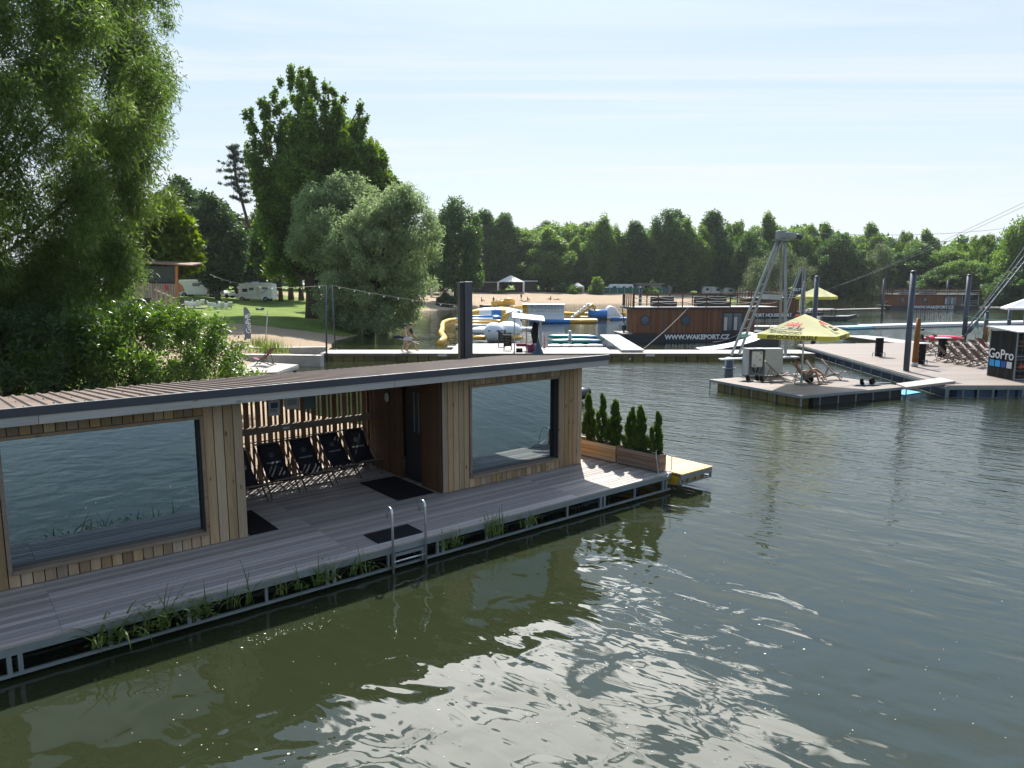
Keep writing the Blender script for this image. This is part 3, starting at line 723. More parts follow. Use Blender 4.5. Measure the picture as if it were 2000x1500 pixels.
def leaves_np(cl, n, lf, outw=.5, droop=.0, upb=.25, shell=.55, seed=1, flat=.8):
    """cl: rows (cx, cy, cz, rx, ry, rz). returns verts, quads: n rhombic leaves spread through the clumps"""
    r = np.random.default_rng(seed); cl = np.asarray(cl, float)
    wgt = (cl[:, 3]*cl[:, 4]*cl[:, 5])**(.6); k = r.choice(len(cl), n, p=wgt/wgt.sum())
    d = r.normal(size=(n, 3)); d /= np.linalg.norm(d, axis=1)[:, None]
    rad = (shell+(1-shell)*r.random(n))*(r.random(n)**.25)
    p = cl[k, :3]+d*rad[:, None]*cl[k, 3:6]
    ax = d*outw+r.normal(size=(n, 3))*.55+np.array([0, 0, -droop]); ax /= np.linalg.norm(ax, axis=1)[:, None]
    nr = r.normal(size=(n, 3))*flat+np.array([0, 0, upb*2]); s = np.cross(ax, nr); s /= np.linalg.norm(s, axis=1)[:, None]+1e-9
    sz = (.65+.7*r.random(n))[:, None]; l = lf[0]*sz; w_ = lf[1]*sz
    up = np.cross(s, ax)
    v = np.stack([p-ax*l*.5, p-s*w_*.5+up*w_*.12, p+ax*l*.5, p+s*w_*.5+up*w_*.12], 1).reshape(-1, 3)
    return v, np.arange(4*n).reshape(n, 4)
def env_clumps(n, fn, seed, rmin, rmax, core=.35, zs=1.0):
    """sub-clumps spread inside an envelope: fn(t) gives radius at relative height t; returned in unit height"""
    r = np.random.default_rng(seed); out = []
    while len(out) < n:
        t = r.random(); R_ = fn(t)
        if R_ <= 0.02 or r.random() > (R_/.55+.25): continue
        a = r.random()*2*math.pi; t0_ = t; t = t*(.90+.10*math.sin(2*a+seed)*math.cos(3*a+seed*2)+.03*math.sin(7*a))
        R_ *= 1+.16*math.sin(3*a+seed+t*5)
        q = (core+(1-core)*math.sqrt(r.random()))*R_
        s = rmin+(rmax-rmin)*r.random()**1.5
        q = max(q-s*.5, 0)
        out.append((math.cos(a)*q, math.sin(a)*q, t, s, s, s*zs*(.8+.4*r.random())))
    return np.array(out)
def crown_obj(name, v, q, mat, parent):
    me = bpy.data.meshes.new(name); np_mesh(me, v, q, [mat] if not isinstance(mat, list) else mat)
    o = bpy.data.objects.new(name, me); COL.objects.link(o); o.parent = parent; return o
def trunk_obj(pts, rads, limbs, parent, mat=None, n=10):
    mb = MB(); mb.tube(pts, rads, n)
    for a, b_, r_ in limbs:
        a = Vector(a); b_ = Vector(b_); m_ = a.lerp(b_, .5)+Vector((0, 0, -.06*(b_-a).length)); mb.tube([a, m_, b_], [r_, r_*.7, r_*.3], 6)
    return mb.build('trunk', mat or M_BARK, parent)
def tree(name, loc, label, cat, H_, clumps, nl, lf, mat, tr=.03, bend=(0, 0), group=None, nlimb=14, seed=3, **kw):
    """clumps given in metres, relative to the base"""
    t = thing(name, loc, label, cat, group)
    v, q = leaves_np(clumps, nl, lf, seed=seed, **kw); crown_obj('crown', v, q, mat, t)
    r = np.random.default_rng(seed); hz = float(np.percentile(clumps[:, 2], 80))
    pts = [(bend[0]*(k/5)**2, bend[1]*(k/5)**2, -.3+k/5*hz) for k in range(6)]
    limbs = []
    for i in r.choice(len(clumps), min(nlimb, len(clumps)), replace=False):
        c = clumps[i]; z0 = max(min(c[2]*.6, hz*.85), hz*.12); k = z0/hz
        limbs.append(((bend[0]*k*k, bend[1]*k*k, z0), (c[0], c[1], c[2]), H_*tr*.35*(1-k*.5)))
    trunk_obj(pts, [H_*tr*(1.25 if k == 0 else 1-.16*k) for k in range(6)], limbs, t)
    return t

# the big willow at the near left bank
r_ = np.random.default_rng(5); cl = []
C0 = Vector((-17.3, 22.5, 0))
WZ = gz1(C0.x, C0.y)
while len(cl) < 900:
    a = r_.random()*2*math.pi; t = r_.random()
    zc = 1.6+t*17.5
    Rr = 8.0*math.sqrt(max(0, 1-((t-.46)/.66)**2))*(.9+.10*math.sin(a*3+t*7))*(.70+.30*min(1, max(0, (zc-3.5)/5.0)))
    q = Rr*(.35+.65*math.sqrt(r_.random())); s = .5+.62*r_.random()
    if q < Rr*.5 and r_.random() < .25: continue
    x = math.cos(a)*(q-s*.4); y = math.sin(a)*(q-s*.4)
    cl.append((x, y, zc-.3, s, s, s*1.25))
cl = np.array(cl)
# keep only the part a viewer near the photograph could see: the far back side is left thinner
WIL = tree('willow_tree', (C0.x, C0.y, WZ), 'huge green willow filling the near bank behind the cabin roof', 'tree', 18, cl[cl[:, 1] < 7.5], 640000, (.185, .037), LM_WIL, .013, nlimb=30, seed=8, outw=.55, droop=.5, upb=.15, shell=.25, flat=.9)

# broad-leaved bush between willow and small deck
cl = []
r_ = np.random.default_rng(9)
for i in range(260):
    a = r_.random()*2*math.pi; t = r_.random(); Rr = 3.25*math.sqrt(max(0.05, 1-(t-.15)**2/.80)); q = Rr*math.sqrt(.25+.75*r_.random()); s = .28+.38*r_.random()
    cl.append((math.cos(a)*q*1.2, math.sin(a)*q*.8, .5+t*2.65, s, s, s))
bx, by = -11.6, 21.6
cl = np.array(cl)
tree('bush', (bx, by, gz1(bx, by)-.1), 'bright green broad-leaved bush overhanging the water behind the cabin roof', 'bush', 3, cl, 52000, (.13, .05), LM_BUSH, .03, nlimb=25, seed=4, outw=.6, droop=.1, upb=.6, shell=.3)
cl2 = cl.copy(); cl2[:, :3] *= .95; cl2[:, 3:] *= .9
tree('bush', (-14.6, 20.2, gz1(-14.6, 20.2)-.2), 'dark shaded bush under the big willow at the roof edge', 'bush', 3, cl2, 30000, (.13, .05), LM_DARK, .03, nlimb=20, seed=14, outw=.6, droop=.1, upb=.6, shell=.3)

def hero(name, px, Yd, topv, halfpx, fn, ncl, nl, lf, mat, label, cat='tree', core=.35, rr=(.05, .10), base=None, zs=1.0, zlo=.1, tr=.022, seed=1, bend=(0, 0), nlimb=18, group=None, **kw):
    loc = onG(px, Yd) if base is None else base
    ztop = at(px, topv, Yd).z; Hh = ztop-loc.z; Rm = halfpx/FPX*Yd
    c = env_clumps(ncl, fn, seed, rr[0], rr[1], core, zs)
    c[:, 2] = zlo+(1-zlo)*c[:, 2]*(1-rr[1]*.6)
    c2 = c.copy(); c2[:, 0] *= Rm/.5; c2[:, 1] *= Rm/.5; c2[:, 2] *= Hh
    c2[:, 3] = c[:, 3]*Hh; c2[:, 4] = c[:, 4]*Hh; c2[:, 5] = c[:, 5]*Hh
    k = c2[:, 2]/Hh
    c2[:, 0] += bend[0]*k*k; c2[:, 1] += bend[1]*k*k
    return tree(name, loc, label, cat, Hh, c2, nl, lf, mat, tr, bend, group, nlimb, seed, **kw)
def f_round(t): return .5*math.sqrt(max(0, 1-((t-.5)/.52)**2))
def f_egg(t): return .5*math.sqrt(max(0, 1-((t-.38)/.64)**2))
def f_col(t): return .5*min(1, (t/.12)**.6, ((1-t)/.45)**.45) if 0 < t < 1 else 0
def f_cone(t): return .5*(1-t)**.8*min(1, (t/.05))
SPI = None
def f_bigp(t):
    return .5*(1.0*min(1, (t/.15)**.7)*(min(1, ((1-t)/.5))**.62)) if 0 < t < 1 else 0
# tall poplar with gaps in its top, its thick trunk on the lawn
r_ = np.random.default_rng(321); cl = []; PB = onG(606, 79); PB_top = at(560, 125, 79).z-PB.z
def spire(px, vt, px0, v0, rad, n):
    a = at(px0, v0, 79)-PB; b_ = at(px, vt, 79)-PB; dy = r_.uniform(-3.5, 3.5)
    for i in range(n):
        k = (i+r_.random())/n; rr_ = rad*(1-.72*k)*r_.uniform(.4, 1); an = r_.random()*6.28; s = r_.uniform(.45, .95)*(1.25-.6*k)
        p = a.lerp(b_, k); cl.append((p.x+math.cos(an)*rr_, dy*k+math.sin(an)*rr_+p.y, p.z+r_.uniform(-.6, .3), s, s, s*1.5))
for q in ((562, 128, 600, 420, 2.0, 34), (520, 150, 580, 420, 1.9, 30), (585, 140, 605, 400, 1.8, 30), (612, 148, 615, 400, 1.8, 30), (637, 165, 622, 400, 1.8, 26), (492, 180, 560, 430, 1.8, 28), (660, 190, 630, 400, 1.8, 26), (480, 215, 540, 440, 1.8, 26), (690, 205, 640, 400, 1.8, 24), (712, 225, 650, 410, 1.6, 22), (484, 285, 545, 470, 2.0, 26), (500, 340, 560, 520, 2.2, 24), (740, 290, 660, 450, 2.2, 30), (760, 335, 670, 470, 2.2, 28), (725, 350, 650, 480, 2.4, 28), (540, 250, 590, 500, 2.4, 30), (680, 270, 630, 460, 2.4, 30), (520, 430, 580, 540, 2.0, 18), (600, 260, 605, 520, 2.6, 40), (640, 250, 620, 480, 2.4, 34)): spire(*q)
for i in range(150):
    a = r_.random()*6.28; q = math.sqrt(r_.random()); p = at(632+math.cos(a)*q*118, 395-abs(math.sin(a))**.8*q*170+r_.uniform(0, 95)*q, 79)-PB; s = r_.uniform(.8, 1.5); cl.append((p.x, p.y+r_.uniform(-5, 5)*(1-q*.6), p.z, s, s, s*1.1))
cl = np.array(cl); cl[:, 3:] *= 1.15
tree('poplar_tree', onG(612, 79), 'tallest poplar with an open ragged top and thick dark trunk on the lawn', 'tree', PB_top, cl, 260000, (.30, .21), LM_POP, .030, (-1.2, 0), None, 60, 21, outw=.4, upb=.4, shell=.15)
hero('maple_tree', 688, 84, 235, 88, f_round, 150, 52000, (.46, .33), LM_POP, 'dense green tree rising right behind the silver willow', core=.3, rr=(.06, .11), zlo=.18, tr=.02, seed=22, upb=.5)
# silver willows on the bank tip
hero('willow_tree', 658, 72, 332, 86, f_egg, 150, 46000, (.42, .11), LM_WILS, 'silver-green willow crown, the paler left one of the pair on the bank', core=.3, rr=(.07, .12), zlo=.42, tr=.03, seed=23, droop=.3, upb=.15)
hero('willow_tree', 765, 68, 338, 113, f_egg, 230, 80000, (.36, .10), LM_WILS, 'large rounded olive willow leaning over the water beside the bank tip', core=.3, rr=(.06, .11), base=Vector((-13.8, 68.5, gz1(-13.8, 68.5))), zlo=.05, tr=.03, seed=24, bend=(4.0, 0), droop=.5, upb=.1)
hero('maple_tree', 330, 56, 372, 62, f_round, 110, 24000, (.36, .26), LM_MAP, 'sunlit yellow-green maple beside the big willow, above the terrace roof', core=.3, rr=(.07, .13), zlo=.38, seed=25, upb=.6)
hero('linden_tree', 425, 106, 372, 62, f_round, 120, 30000, (.45, .33), LM_DARK, 'dark dense tree behind the white armchairs, left of the leaning pine', core=.3, rr=(.07, .13), zlo=.14, seed=26, upb=.5)
hero('linden_tree', 372, 122, 335, 55, f_round, 100, 18000, (.6, .42), LM_DARK, 'tall dark tree whose top shows over the yellow-green maple', core=.3, rr=(.07, .13), zlo=.2, seed=27, upb=.5)
hero('maple_tree', 548, 118, 400, 58, f_round, 100, 18000, (.65, .45), LM_POP, 'green tree shading the white motorhome, behind the pine trunk', core=.3, rr=(.08, .14), zlo=.3, seed=28, upb=.5)
hero('linden_tree', 462, 128, 405, 52, f_round, 90, 13000, (.7, .5), LM_DARK, 'dark low tree behind the roof of the motorhome', core=.3, rr=(.08, .14), zlo=.15, seed=29, upb=.5)
hero('maple_tree', 508, 140, 395, 58, f_round, 90, 13000, (.75, .5), LM_FARW, 'pale green tree glimpsed behind the leaning pine', core=.3, rr=(.08, .14), zlo=.1, seed=30, upb=.5)
# leaning pine
pl_ = G(502, 575, 60)
PT = thing('pine_tree', pl_, 'leaning pine with a bare curved trunk and sparse dark top', 'tree')
Yp = pl_.y; pts = [at(u, v, Yp)-pl_ for u, v in ((503, 580), (500, 540), (496, 480), (480, 420), (466, 370), (458, 330), (455, 290))]
cl = []; r_ = random.Random(5)
for k in range(17):
    v0 = 288+k*6.6; u0 = 455+(v0-288)*.16; side = -1 if k % 2 else 1; ln = r_.uniform(.45, 1)*(10+30*min(1, k/6))*(1 if k < 13 else .5)
    for m_ in range(5):
        t_ = (m_+.6)/5; p = at(u0+side*ln*t_, v0+r_.uniform(-3, 3)-3*t_, Yp)-pl_; s_ = r_.uniform(.5, 1.0)*(1.15-.4*t_)
        cl.append((p.x, p.y+r_.uniform(-1.5, 1.5)*t_, p.z, s_, s_, s_*.6))
v, q = leaves_np(np.array(cl), 11000, (.42, .09), seed=31, shell=.2, upb=.6, outw=.8); crown_obj('crown', v, q, LM_PINE, PT)
trunk_obj(pts, [.42, .36, .3, .26, .22, .16, .08], [(pts[4].lerp(pts[6], random.random()), c[:3], .06) for c in cl[::3]], PT)
# dark trunks standing behind on the lawn
def trunk_row(px, Yd, topv, hp, lab, mat=LM_DARK, seed=1):
    return hero('linden_tree', px, Yd, topv, hp, f_round, 80, 12000, (.65, .45), mat, lab, core=.3, rr=(.09, .15), zlo=.42, tr=.035, seed=seed, upb=.5)
trunk_row(568, 124, 430, 48, 'tree with a dark bare trunk just left of the thick poplar trunk', seed=41)
trunk_row(663, 104, 420, 45, 'tree with a dark trunk between the poplar trunk and the lamp poles', seed=42)
trunk_row(708, 80, 430, 45, 'tree with a slanting dark trunk beside the bank willow', seed=43)
trunk_row(588, 125, 440, 45, 'tree with a slim dark trunk far back on the lawn left of the poplar', LM_POP, 44)

# ---------------- trees along the far shore: a few built kinds, copied
def proto(name, fn, ncl, nl, lf, mat, seed, rr, core=.3, zlo=.2, tr=.022, zs=1.2, asp=.5, **kw):
    c = env_clumps(ncl, fn, seed, rr[0], rr[1], core, zs)
    c[:, 2] = zlo+(1-zlo)*c[:, 2]*(1-rr[1]*.5)
    c[:, 0] *= asp*2; c[:, 1] *= asp*2
    c *= 20
    return tree(name, (0, 0, 0), '', 'tree', 20, c, nl, lf, mat, tr, nlimb=16, seed=seed, group='trees along the far shore', **kw)
PR = {
 'A': [proto('poplar_tree', f_col, 154, 33000, (0.41, 0.30), LM_FARD, 51, (.05, .085), asp=.17, zs=1.6, upb=.4, zlo=.1), 7.0],
 'B': [proto('poplar_tree', f_col, 154, 33000, (0.41, 0.30), LM_FAR, 52, (.05, .09), asp=.21, zs=1.6, upb=.4, zlo=.1), 8.6],
 'C': [proto('alder_tree', f_round, 140, 35200, (0.44, 0.32), LM_FAR, 53, (.07, .12), asp=.34, upb=.5), 13.6],
 'D': [proto('alder_tree', f_egg, 140, 35200, (0.44, 0.32), LM_FARD, 54, (.06, .11), asp=.32, upb=.5, zlo=.16), 12.8],
 'W': [proto('willow_tree', f_round, 125, 33000, (0.40, 0.20), LM_FARW, 55, (.08, .13), asp=.5, droop=.4, zlo=.02), 20.0],
 'O': [proto('oak_tree', f_round, 84, 19800, (0.46, 0.33), LM_POP, 56, (.05, .10), asp=.42, zlo=.3, upb=.5, tr=.014), 16.8],
 'E': [proto('poplar_tree', f_bigp, 112, 26400, (0.44, 0.30), LM_FAR, 57, (.05, .09), asp=.30, zlo=.1, upb=.4, core=.2), 12.0],
}
for k in PR: PR[k].append([])
def far(kind, px, Yd, topv, hp, label):
    p, wd, used = PR[kind]; l = onG(px, Yd); l.z -= .1
    hz = (at(px, topv, Yd).z-l.z)/20.0; wx = 2.75*hp/FPX*Yd/wd
    o = place(p, used, l, 0, label, sc=(wx, wx, hz))
    o.rotation_euler = (0, 0, random.uniform(-.7, .7)+random.choice((0, math.pi)))
    return o
FT = [
 ('D', 890, 150, 382, 44, 'broad dark tree standing on the bank just right of the round willow'),
 ('A', 948, 217, 402, 25, 'narrow dark poplar, left of the twin pointed pair above the sand'),
 ('A', 982, 216, 408, 26, 'narrow dark poplar, right of the twin pointed pair above the sand'),
 ('D', 965, 220, 470, 40, 'dark spreading tree at the foot of the twin poplars'),
 ('C', 1045, 223, 432, 42, 'light green tree right behind the white party tent'),
 ('E', 1072, 215, 440, 46, 'tree with a dark trunk on the sand right of the white party tent'),
 ('C', 1098, 233, 424, 44, 'highest light green crown behind the white climbing wall'),
 ('B', 1125, 219, 462, 20, 'slim light poplar above the yellow inflatable ladder'),
 ('B', 1178, 216, 420, 30, 'feathery grey-green poplar above the blue and white iceberg float'),
 ('B', 1200, 217, 440, 18, 'slender side poplar leaning on the feathery grey-green one'),
 ('A', 1240, 215, 425, 24, 'dark column-shaped poplar standing alone above the houseboat stern'),
 ('D', 1302, 214, 408, 34, 'big dark poplar above the first pentagon window of the houseboat'),
 ('B', 1338, 215, 424, 28, 'mid green poplar above the second pentagon window of the houseboat'),
 ('A', 1322, 233, 402, 22, 'pointed poplar top peeking behind the big dark poplar'),
 ('A', 1386, 223, 403, 24, 'tallest slim poplar behind the houseboat middle'),
 ('B', 1365, 218, 440, 22, 'shorter green poplar just left of the tallest slim one'),
 ('O', 1430, 233, 424, 26, 'airy tree with an open crown left of the cable tower'),
 ('D', 1415, 218, 470, 30, 'low dark tree behind the houseboat rail'),
 ('E', 1495, 220, 408, 38, 'tall open-crowned tree just behind the tower ladder'),
 ('C', 1535, 225, 428, 34, 'green tree right behind the top of the cable tower'),
 ('D', 1460, 212, 450, 30, 'dark tree left of the tower ladder'),
 ('W', 1512, 190, 474, 48, 'pale green weeping willow behind the cable tower legs'),
 ('O', 1566, 232, 430, 20, 'small dark-topped tree right of the tower motor'),
 ('E', 1605, 228, 430, 34, 'three-topped green tree right of the cable tower'),
 ('D', 1638, 215, 455, 38, 'dark tree above the far yellow parasol'),
 ('E', 1692, 236, 430, 38, 'wide round-headed poplar group above the parked dark car'),
 ('W', 1705, 218, 470, 42, 'grey-green willow at the far shore left of the distant houseboat'),
 ('O', 1768, 240, 444, 18, 'small airy tree in the dip of the skyline'),
 ('E', 1802, 232, 443, 34, 'light green tree left above the distant houseboat'),
 ('D', 1790, 210, 475, 44, 'dark bushy tree behind the distant houseboat bow'),
 ('C', 1845, 205, 478, 34, 'mixed brownish-green tree behind the distant houseboat'),
 ('D', 1835, 192, 520, 34, 'low dark tree touching the rail of the distant houseboat'),
 ('O', 1908, 205, 450, 30, 'dark open-crowned tree with sky gaps right of the distant houseboat'),
 ('C', 1880, 192, 500, 34, 'green shore tree over the stern of the distant houseboat'),
 ('C', 1935, 188, 505, 34, 'green overhanging tree beside the open-crowned dark one'),
 ('D', 1968, 176, 462, 34, 'dark leafy tree near the right picture edge'),
 ('C', 2010, 165, 398, 40, 'tallest tree at the right picture edge'),
 ('D', 1990, 160, 520, 40, 'low dark overhanging tree at the right picture edge shore'),
]
for t_ in FT: far(*t_)
for i, (px, Yd, tv, hp, k) in enumerate(((1010, 235, 436, 40, 'C'), (1060, 240, 430, 40, 'D'), (1145, 235, 432, 36, 'D'), (1215, 240, 446, 34, 'C'), (1270, 240, 446, 36, 'D'), (1410, 245, 432, 34, 'C'), (1575, 260, 444, 34, 'D'), (1660, 262, 452, 40, 'C'), (1735, 262, 466, 36, 'D'), (1870, 250, 470, 40, 'C'), (930, 215, 430, 40, 'D'), (840, 190, 450, 50, 'C'), (780, 185, 455, 50, 'D'), (720, 180, 440, 55, 'C'), (655, 175, 440, 50, 'D'), (600, 170, 445, 50, 'C'), (540, 170, 450, 50, 'D'), (480, 165, 445, 50, 'C'), (410, 160, 445, 55, 'D'), (340, 150, 440, 60, 'C'), (270, 130, 430, 60, 'D'))):
    far(k, px, Yd, tv, hp, 'background tree filling the wood behind the shore trees')['group'] = 'trees of the wood behind'
# far wood mass behind everything
fl = []
r_ = np.random.default_rng(77)
for i in range(1500):
    u = r_.uniform(150, 2350); Yd = r_.uniform(262, 310); l = (u-1000)/FPX*Yd; zt = 2+r_.random()**.8*(20+3*math.sin(u*.013)+2*math.sin(u*.041))
    s = r_.uniform(2.0, 4.2); fl.append((l, Yd, zt, s, s, s*1.2))
v, q = leaves_np(np.array(fl), 90000, (1.9, 1.4), seed=78, shell=.2, upb=.5)
me = bpy.data.meshes.new('forest'); np_mesh(me, v, q, [LM_FARD]); o = bpy.data.objects.new('forest', me); COL.objects.link(o); tag(o, 'dark wood massed behind the far shore trees', 'forest', kind='stuff')
# shore bushes
bp_ = [(1165, 198, 540, 18, 'light green bush on the sand edge right of the climbing wall', LM_FAR), (1120, 200, 556, 26, 'reddish green scrub bank behind the climbing wall', LM_FAR), (1270, 198, 560, 26, 'bush on the shore left of the houseboat rail', LM_FAR),
       (870, 138, 574, 30, 'dark bramble mound on the bank under the broad dark tree', LM_DARK), (975, 200, 566, 26, 'low green bush on the sand before the party tent', LM_FAR), (1595, 236, 568, 24, 'shore bush behind the far parasol', LM_FAR),
       (1640, 233, 567, 22, 'shore bush left of the parked dark car', LM_FARD), (1760, 224, 560, 44, 'dark shore scrub left of the distant houseboat', LM_FARD), (1900, 190, 555, 44, 'shaded scrub at the water behind the distant houseboat stern', LM_FARD), (1975, 184, 550, 44, 'shaded scrub at the water at the right picture edge', LM_FARD), (1100, 206, 552, 30, 'dark shrubs under the tree right of the party tent', LM_FARD), (1440, 227, 556, 40, 'dark shrubs hidden behind the houseboat', LM_FARD), (1330, 212, 556, 40, 'dark undergrowth at the foot of the big dark poplar', LM_FARD)]
for i, (px, Yd, tv, hp, lb, mt) in enumerate(bp_):
    hero('bush', px, Yd, tv, hp, f_round, 26, 2600, (.6, .42), mt, lb, cat='bush', core=.1, rr=(.2, .34), zlo=.0, tr=.01, seed=90+i, nlimb=3, upb=.6)

# ---------------- thujas in the planters
thp = None; used = []
def thuja(label, sd_=61):
    t = thing('thuja_shrub', (0, 0, 0), label, 'shrub', 'thuja shrubs in the planters')
    r = np.random.default_rng(sd_); c = []
    for i in range(90):
        tt = r.random(); R_ = .165*(tt/.16)**.6 if tt < .16 else .165*((1-tt)/.84)**.6
        a = r.random()*6.28; q = R_*math.sqrt(.2+.8*r.random()); s = .032+.026*r.random()
        c.append((math.cos(a)*q, math.sin(a)*q, .06+tt*.97, s, s, s*2.0))
    v, q = leaves_np(np.array(c), 14000, (.06, .018), seed=sd_+1, shell=.2, upb=-.1, outw=.7, droop=-.5); crown_obj('foliage', v, q, LM_THUJA, t)
    mb = MB(); mb.tube([(0, 0, -.05), (0, .01, .4), (0, 0, .8)], [.014, .01, .004], 6); mb.build('stem', M_BARK, t)
    return t
th_ = thuja('')
th2_ = thuja('', 63)
u2 = []
for i_, (x, y, h, wd, lb) in enumerate(((.80, .48, 1.14, .95, 'tall thuja nearest the cabin wall in the pale planter'), (.78, .06, 1.18, .92, 'middle thuja of three in the pale planter'), (.80, -.30, 1.10, 1.1, 'broad thuja at the near end of the pale planter'),
                     (.83, -.80, .98, 1.0, 'thuja at the cabin side of the weathered planter'), (.84, -1.12, 1.06, 1.0, 'middle thuja with a bent tip in the weathered planter'), (.86, -1.50, .98, .95, 'lone thuja at the outer end of the weathered planter'))):
    o = place((th_, th2_)[i_ % 2], (used, u2)[i_ % 2], cab(x, y, .33), random.uniform(0, 6), lb, sc=(wd*1.15, wd*1.15, h*.98)); o.rotation_euler.x = random.uniform(-.06, .06); o.rotation_euler.y = random.uniform(-.05, .05)

# water plants hanging along the pontoon edge
def clump(name, label, n, ln, sp, w_, mats, seed, droop=1.0, leafy=0):
    r = random.Random(seed); mb = MB()
    for i in range(n):
        a = r.uniform(0, 6.28); tilt = r.uniform(.1, 1) * sp; l = ln*r.uniform(.5, 1.05); p = Vector((r.uniform(-.1, .1)*sp*2, r.uniform(-.05, .05), 0)); k = 6
        dr = Vector((math.cos(a), math.sin(a)*.8, 0)); s = Vector((-math.sin(a), math.cos(a), 0)); vs = []
        z = 0; q = p.copy(); ang = math.pi/2-tilt*.5
        for j in range(k+1):
            ww = w_*(1-(j/k)**1.6)*.5+.0008; vs += [q-s*ww, q+s*ww]; q = q+(dr*math.cos(ang)+Vector((0, 0, math.sin(ang))))*(l/k); ang -= tilt*.42*droop
        mb.add(vs, [(2*j, 2*j+1, 2*j+3, 2*j+2) for j in range(k)])
    if leafy:
        for i in range(leafy):
            c = Vector((r.gauss(0, .10), r.gauss(0, .05), abs(r.gauss(.1, .09)))); a = r.uniform(0, 6.28); d = Vector((math.cos(a), math.sin(a), r.uniform(-.4, .4)))*.03; s = Vector((-math.sin(a), math.cos(a), 0))*.014
            mb.add([c-d, c-s, c+d, c+s], [(0, 1, 2, 3)])
    o = mb.build(name, mats); tag(o, label, 'plant', 'water plants along the pontoon edge'); return o
WP = [(-10.18, 20, .62, 1.0, .030, 'large drooping reed tuft hanging at the left part of the pontoon edge', 60, 1.3), (-9.7, 16, .55, .9, .02, 'leafy weed tangle right beside the large reed tuft', 160, 1.0), (-9.15, 5, .45, 1.0, .02, 'small bushy weed right of the reed tangle on the frame', 200, .8),
      (-8.6, 16, .55, .8, .016, 'yellowing reed tuft below the left wall corner', 0, 1.3), (-7.85, 18, .42, .9, .016, 'dry-tipped reed tuft midway between corner and ladder', 0, 1.5), (-7.35, 26, .42, .9, .014, 'dense grassy tuft left of the swim ladder', 80, 1.1),
      (-6.75, 22, .40, 1.0, .014, 'grassy tuft just left of the swim ladder foot', 20, 1.2), (-5.05, 34, .30, .9, .010, 'bright green grass tuft right of the swim ladder', 40, .9), (-4.1, 26, .50, .75, .018, 'tallest dark reed tuft right of the ladder on the pontoon edge', 30, .9), (-3.3, 26, .36, .85, .014, 'grass tuft at the deck edge below the right window', 0, 1.0)]
for i, (x, n, ln, sp, w_, lb, lf_, dr) in enumerate(WP):
    o = clump('water_plant', lb, n, ln, sp, w_, LM_REED, 100+i, dr, lf_); o.scale = (1.2, 1.2, 1.2); o.location = cab(x, -1.97, -.27); o.rotation_euler = (0, 0, RZ)
# tall grass tufts on the near beach
def tuft(px, py, label, n=160, h=.9, seed=1):
    p = G(px, py, 30); r = random.Random(seed); mb = MB()
    for i in range(n):
        a = r.uniform(0, 6.28); q = Vector((r.gauss(0, .7 if n > 200 else .3), r.gauss(0, .5 if n > 200 else .2), 0)); l = h*r.uniform(.5, 1.1); d = Vector((math.cos(a), math.sin(a), 0))*l*r.uniform(.05, .35); s = Vector((-math.sin(a), math.cos(a), 0))*.02
        mb.add([q-s, q+s, q+d*.4+Vector((0, 0, l*.6))+s*.6, q+d*.4+Vector((0, 0, l*.6))-s*.6, q+d+Vector((0, 0, l))], [(0, 1, 2, 3), (3, 2, 4)])
    o = mb.build('grass_tuft', LM_REED, loc=p-Vector((0, 0, .05))); tag(o, label, 'grass tuft')
tuft(523, 690, 'tall green grass tuft on the sand left of the concrete walls', 260, 1.0, 3)
tuft(505, 676, 'smaller grass tuft behind the tall one near the flag', 120, .8, 4)
# ---------------- docks
M_PALEW = wood('pale_dock_boards', (.34, .31, .285), (.26, .235, .21), 'y', .6, .1, False)
M_DOCKW = wood('brown_dock_boards', (.225, .18, .155), (.15, .12, .10), 'x', .6, .14, False)
M_YELD = pm('shaded_yellow_float', (.12, .10, .022), .6, 0, .35, 1.5, island=.35, dirt=(.05, .05, .02))  # base yellow darkened to carry the shade the floats stand in
M_CONC = pm('concrete', (.42, .40, .37), .85, 0, .15, 3, dirt=(.22, .2, .17), bump=.01)
M_WPL = pm('white_plastic', (.60, .60, .60), .35, 0, .06)
M_GREYP = pm('grey_paint', (.42, .45, .45), .45, 0, .1, 4, dirt=(.25, .25, .22))
M_LATT = pm('lattice_steel', (.24, .26, .255), .45, .4, .15, 3)
M_ROPE = pm('rope', (.5, .47, .4), .9)
M_CABLE = pm('cable', (.10, .11, .12), .5, .2)
M_BULB = pm('bulb_glass', (.8, .8, .78), .2)
M_RED = pm('red_plastic', (.55, .02, .04), .35)
def long_boards(mb, x0, x1, y0, y1, z, n, axis='y', th=.05):
    """boards laid side by side, n of them"""
    for i in range(n):
        if axis == 'y': a = x0+(x1-x0)*i/n; mb.span((a+.004, y0, z-th), (a+(x1-x0)/n-.004, y1, z))
        else: a = y0+(y1-y0)*i/n; mb.span((x0, a+.004, z-th), (x1, a+(y1-y0)/n-.004, z))
JT = thing('jetty', (0, 44.5, 0), 'long pale jetty on algae-yellow floats crossing behind the cabin roof', 'jetty')
mb = MB(); long_boards(mb, -11.8, 18.6, -1.15, 1.3, .45, 210); mb.build('decking', M_PALEW, JT)
mb = MB(); long_boards(mb, -3.9, .9, 1.31, 6.2, .45, 34); long_boards(mb, .9, 6.3, 1.31, 3.0, .45, 36); mb.build('decking', M_PALEW, JT)
mb = MB(); mb.span((-11.8, -1.17, .30), (18.6, -1.151, .43)); mb.build('edge_beam', pm('edge_beam', (.13, .11, .09), .8), JT)
mb = MB(); x = -11.7
while x < 18.4: mb.span((x, -1.12, -.2), (x+.62, .9, .285)); x += .66
mb.build('float', M_YELD, JT, bevel=.03)
mb = MB()
for x in (-4.55, 8.2): mb.span((x, -1.18, .27), (x+.55, -1.171, .41))
